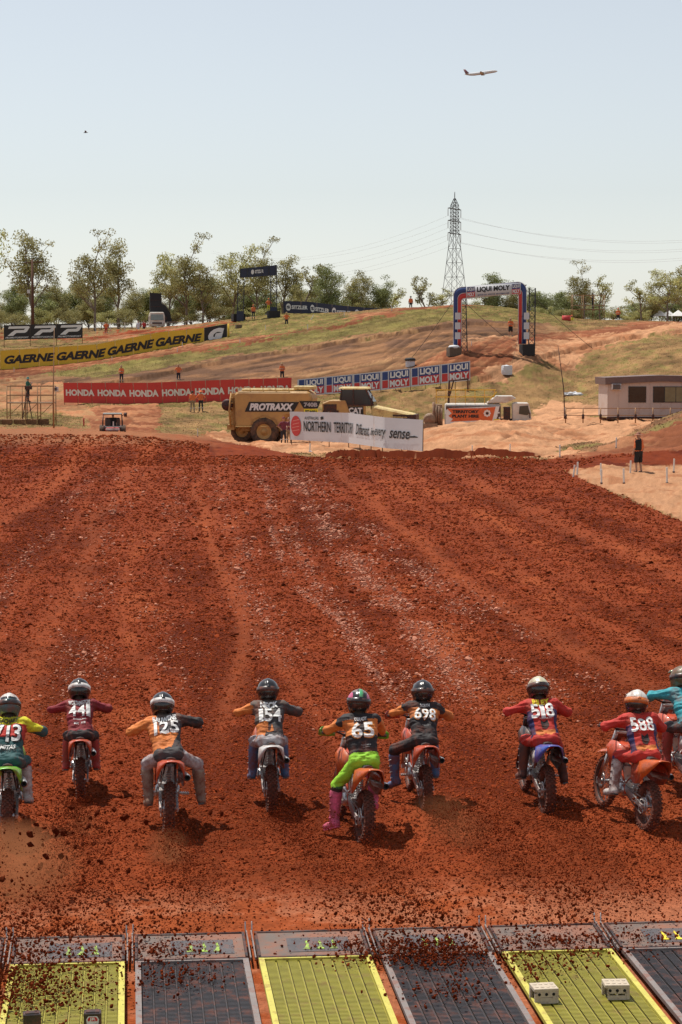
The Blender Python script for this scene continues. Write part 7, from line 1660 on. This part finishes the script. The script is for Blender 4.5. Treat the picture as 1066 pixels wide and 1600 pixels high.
# kind, photo column, row of the top, distance, where it stands
TREES = [('tall', 52, 360, 318, 'behind the wooden power pole'), ('tall', 150, 357, 312, 'tallest of the left grove'), ('tall', -14, 345, 318, 'reaching in from the left edge'), ('tall', 186, 374, 330, 'leaning right beside the tallest left tree'),
 ('tall', 292, 362, 322, 'bent to the right above the light truck'), ('tall', 262, 392, 330, 'behind the dark folded screen'), ('tall', 318, 408, 318, 'right of the dark folded screen'), ('tall', 402, 367, 318, 'rising directly behind the navy gate'), ('tall', 366, 383, 324, 'left of the navy gate'), ('tall', 442, 398, 322, 'right of the navy gate'), ('thin', 470, 410, 318, 'between the navy gate and the dense centre trees'),
 ('round', 520, 411, 300, 'above the left of the navy banner fence'), ('round', 556, 420, 304, 'above the middle of the navy banner fence'), ('round', 592, 428, 306, 'right end of the clump behind the navy fence'), ('thin', 612, 448, 310, 'small, at the right end of the centre clump'),
 ('thin', 672, 428, 330, 'alone on the skyline left of the pylon'), ('thin', 690, 448, 330, 'short, at the foot of the pylon'), ('round', 778, 424, 330, 'behind the top of the big arch'), ('round', 800, 446, 330, 'inside the right half of the arch'), ('thin', 752, 452, 330, 'small, under the arch banner'),
 ('round', 852, 446, 326, 'just right of the big arch'), ('round', 876, 452, 322, 'second right of the big arch'), ('tall', 912, 405, 320, 'tallest behind the right scaffold'), ('thin', 938, 428, 322, 'right of the far scaffold'), ('thin', 958, 476, 330, 'short one in the gap of the right skyline'), ('bush', 968, 480, 330, 'in the gap of the right skyline'),
 ('thin', 1000, 436, 322, 'left side of the right edge grove'), ('tall', 1040, 418, 318, 'in the right edge grove'), ('tall', 1072, 414, 326, 'cut by the right edge'), ('round', 1018, 452, 330, 'behind the white marquees'), ('round', 1052, 456, 336, 'far right, low behind the marquees'),
 ('round', 18, 440, 340, 'low at the far left'), ('round', 88, 436, 342, 'low, right of the power pole'), ('round', 118, 428, 346, 'low, between the two tall left trees'), ('round', 172, 448, 338, 'low, behind the crest railing'), ('round', 208, 446, 342, 'low, left of the dark screen'), ('round', 230, 436, 346, 'low, behind the dark screen'), ('round', 330, 432, 338, 'low, left of the navy gate'), ('round', 352, 440, 334, 'low, beside the navy gate'),
 ('round', 390, 440, 340, 'low, seen through the navy gate'), ('round', 424, 446, 336, 'low, at the right leg of the navy gate'), ('round', 456, 456, 330, 'low, behind the start of the navy fence'), ('round', 288, 440, 345, 'low, right of the light truck'), ('round', 60, 452, 335, 'low, under the tree at the power pole'), ('round', 140, 456, 334, 'low, right of the black P banner'),
 ('round', -30, 430, 340, 'outside the left edge'), ('round', 822, 452, 335, 'low, right inside of the arch'), ('round', 896, 470, 330, 'low, under the far scaffold'), ('round', 925, 474, 334, 'low, right of the far scaffold deck'), ('round', 986, 470, 336, 'low, left of the marquees'), ('round', 1085, 446, 334, 'outside the right edge'), ('round', 730, 462, 340, 'low, seen through the left half of the arch'),
 ('bush', 30, 486, 322, 'behind the black P banner'), ('bush', 75, 478, 322, 'behind the P banner right end'), ('bush', 108, 480, 318, 'right of the wooden pole'), ('bush', 160, 482, 320, 'behind the crest railing, left'), ('bush', 196, 478, 322, 'behind the crest railing, right'), ('bush', 300, 486, 318, 'right of the light truck'), ('bush', 340, 476, 320, 'left of the navy gate foot'), ('bush', 404, 478, 312, 'inside the navy gate'),
 ('bush', 498, 468, 300, 'over the navy fence left half'), ('bush', 540, 470, 300, 'over the navy fence middle'), ('bush', 590, 466, 304, 'over the navy fence right half'), ('bush', 845, 476, 320, 'right of the arch leg'), ('bush', 880, 480, 318, 'left of the far scaffold'), ('bush', 1000, 482, 325, 'left of the marquees'), ('bush', 0, 478, 325, 'at the left edge'), ('bush', 240, 478, 325, 'behind the light truck cab'), ('bush', 270, 474, 330, 'behind the screen foot')]
for _i, _px in enumerate(range(-30, 470, 27)): TREES.append(('round', _px+(_i*7) % 11, 432+(_i*29) % 47, 352+(_i*5) % 9, 'in the back row of trees, '+['left edge', 'near the left edge', 'behind the black P banner', 'behind the pole', 'right of the pole', 'left of the tallest tree', 'behind the tallest left tree', 'right of the tallest left tree', 'left of the dark screen', 'behind the light truck', 'right of the dark screen', 'right of the light truck', 'between truck and navy gate', 'left of the navy gate', 'behind the left gate leg', 'behind the gate opening', 'behind the right gate leg', 'right of the navy gate', 'behind the navy fence start'][_i]))
for _i, _px in enumerate((482, 508, 534, 566, 838, 868, 905, 932, 1004, 1030, 1060)): TREES.append(('round', _px, 446+(_i*17) % 36, 345, 'in the back row, '+['over the navy fence start', 'over the first navy panel', 'over the second navy panel', 'over the third navy panel', 'right of the arch', 'second right of the arch', 'at the far scaffold', 'right of the far scaffold', 'left of the marquees', 'behind the marquees', 'at the right edge'][_i]))
cnt = {}
for i, (kd, px, top, Y, wh) in enumerate(TREES):
    ks = KIND[kd]; tm, cm = ks[cnt.get(kd, 0) % len(ks)]; cnt[kd] = cnt.get(kd, 0)+1
    q = gp(px, Y); h = at(px, top, Y).z-q.z; h0 = {'tall': 14, 'round': 10, 'bush': 6, 'thin': 10}[kd]; s = h/h0
    T = thing(NM[kd][0], NM[kd][1]+' '+wh, 'shrub' if kd == 'bush' else 'tree', (q.x, q.y, q.z-.2), random.Random(i).uniform(0, 6.28), 'bushes on the skyline' if kd == 'bush' else 'gum trees on the skyline')
    T.scale = (max(s, .75),)*2+(s,); obj('trunk', tm, T); obj('crown', cm, T)
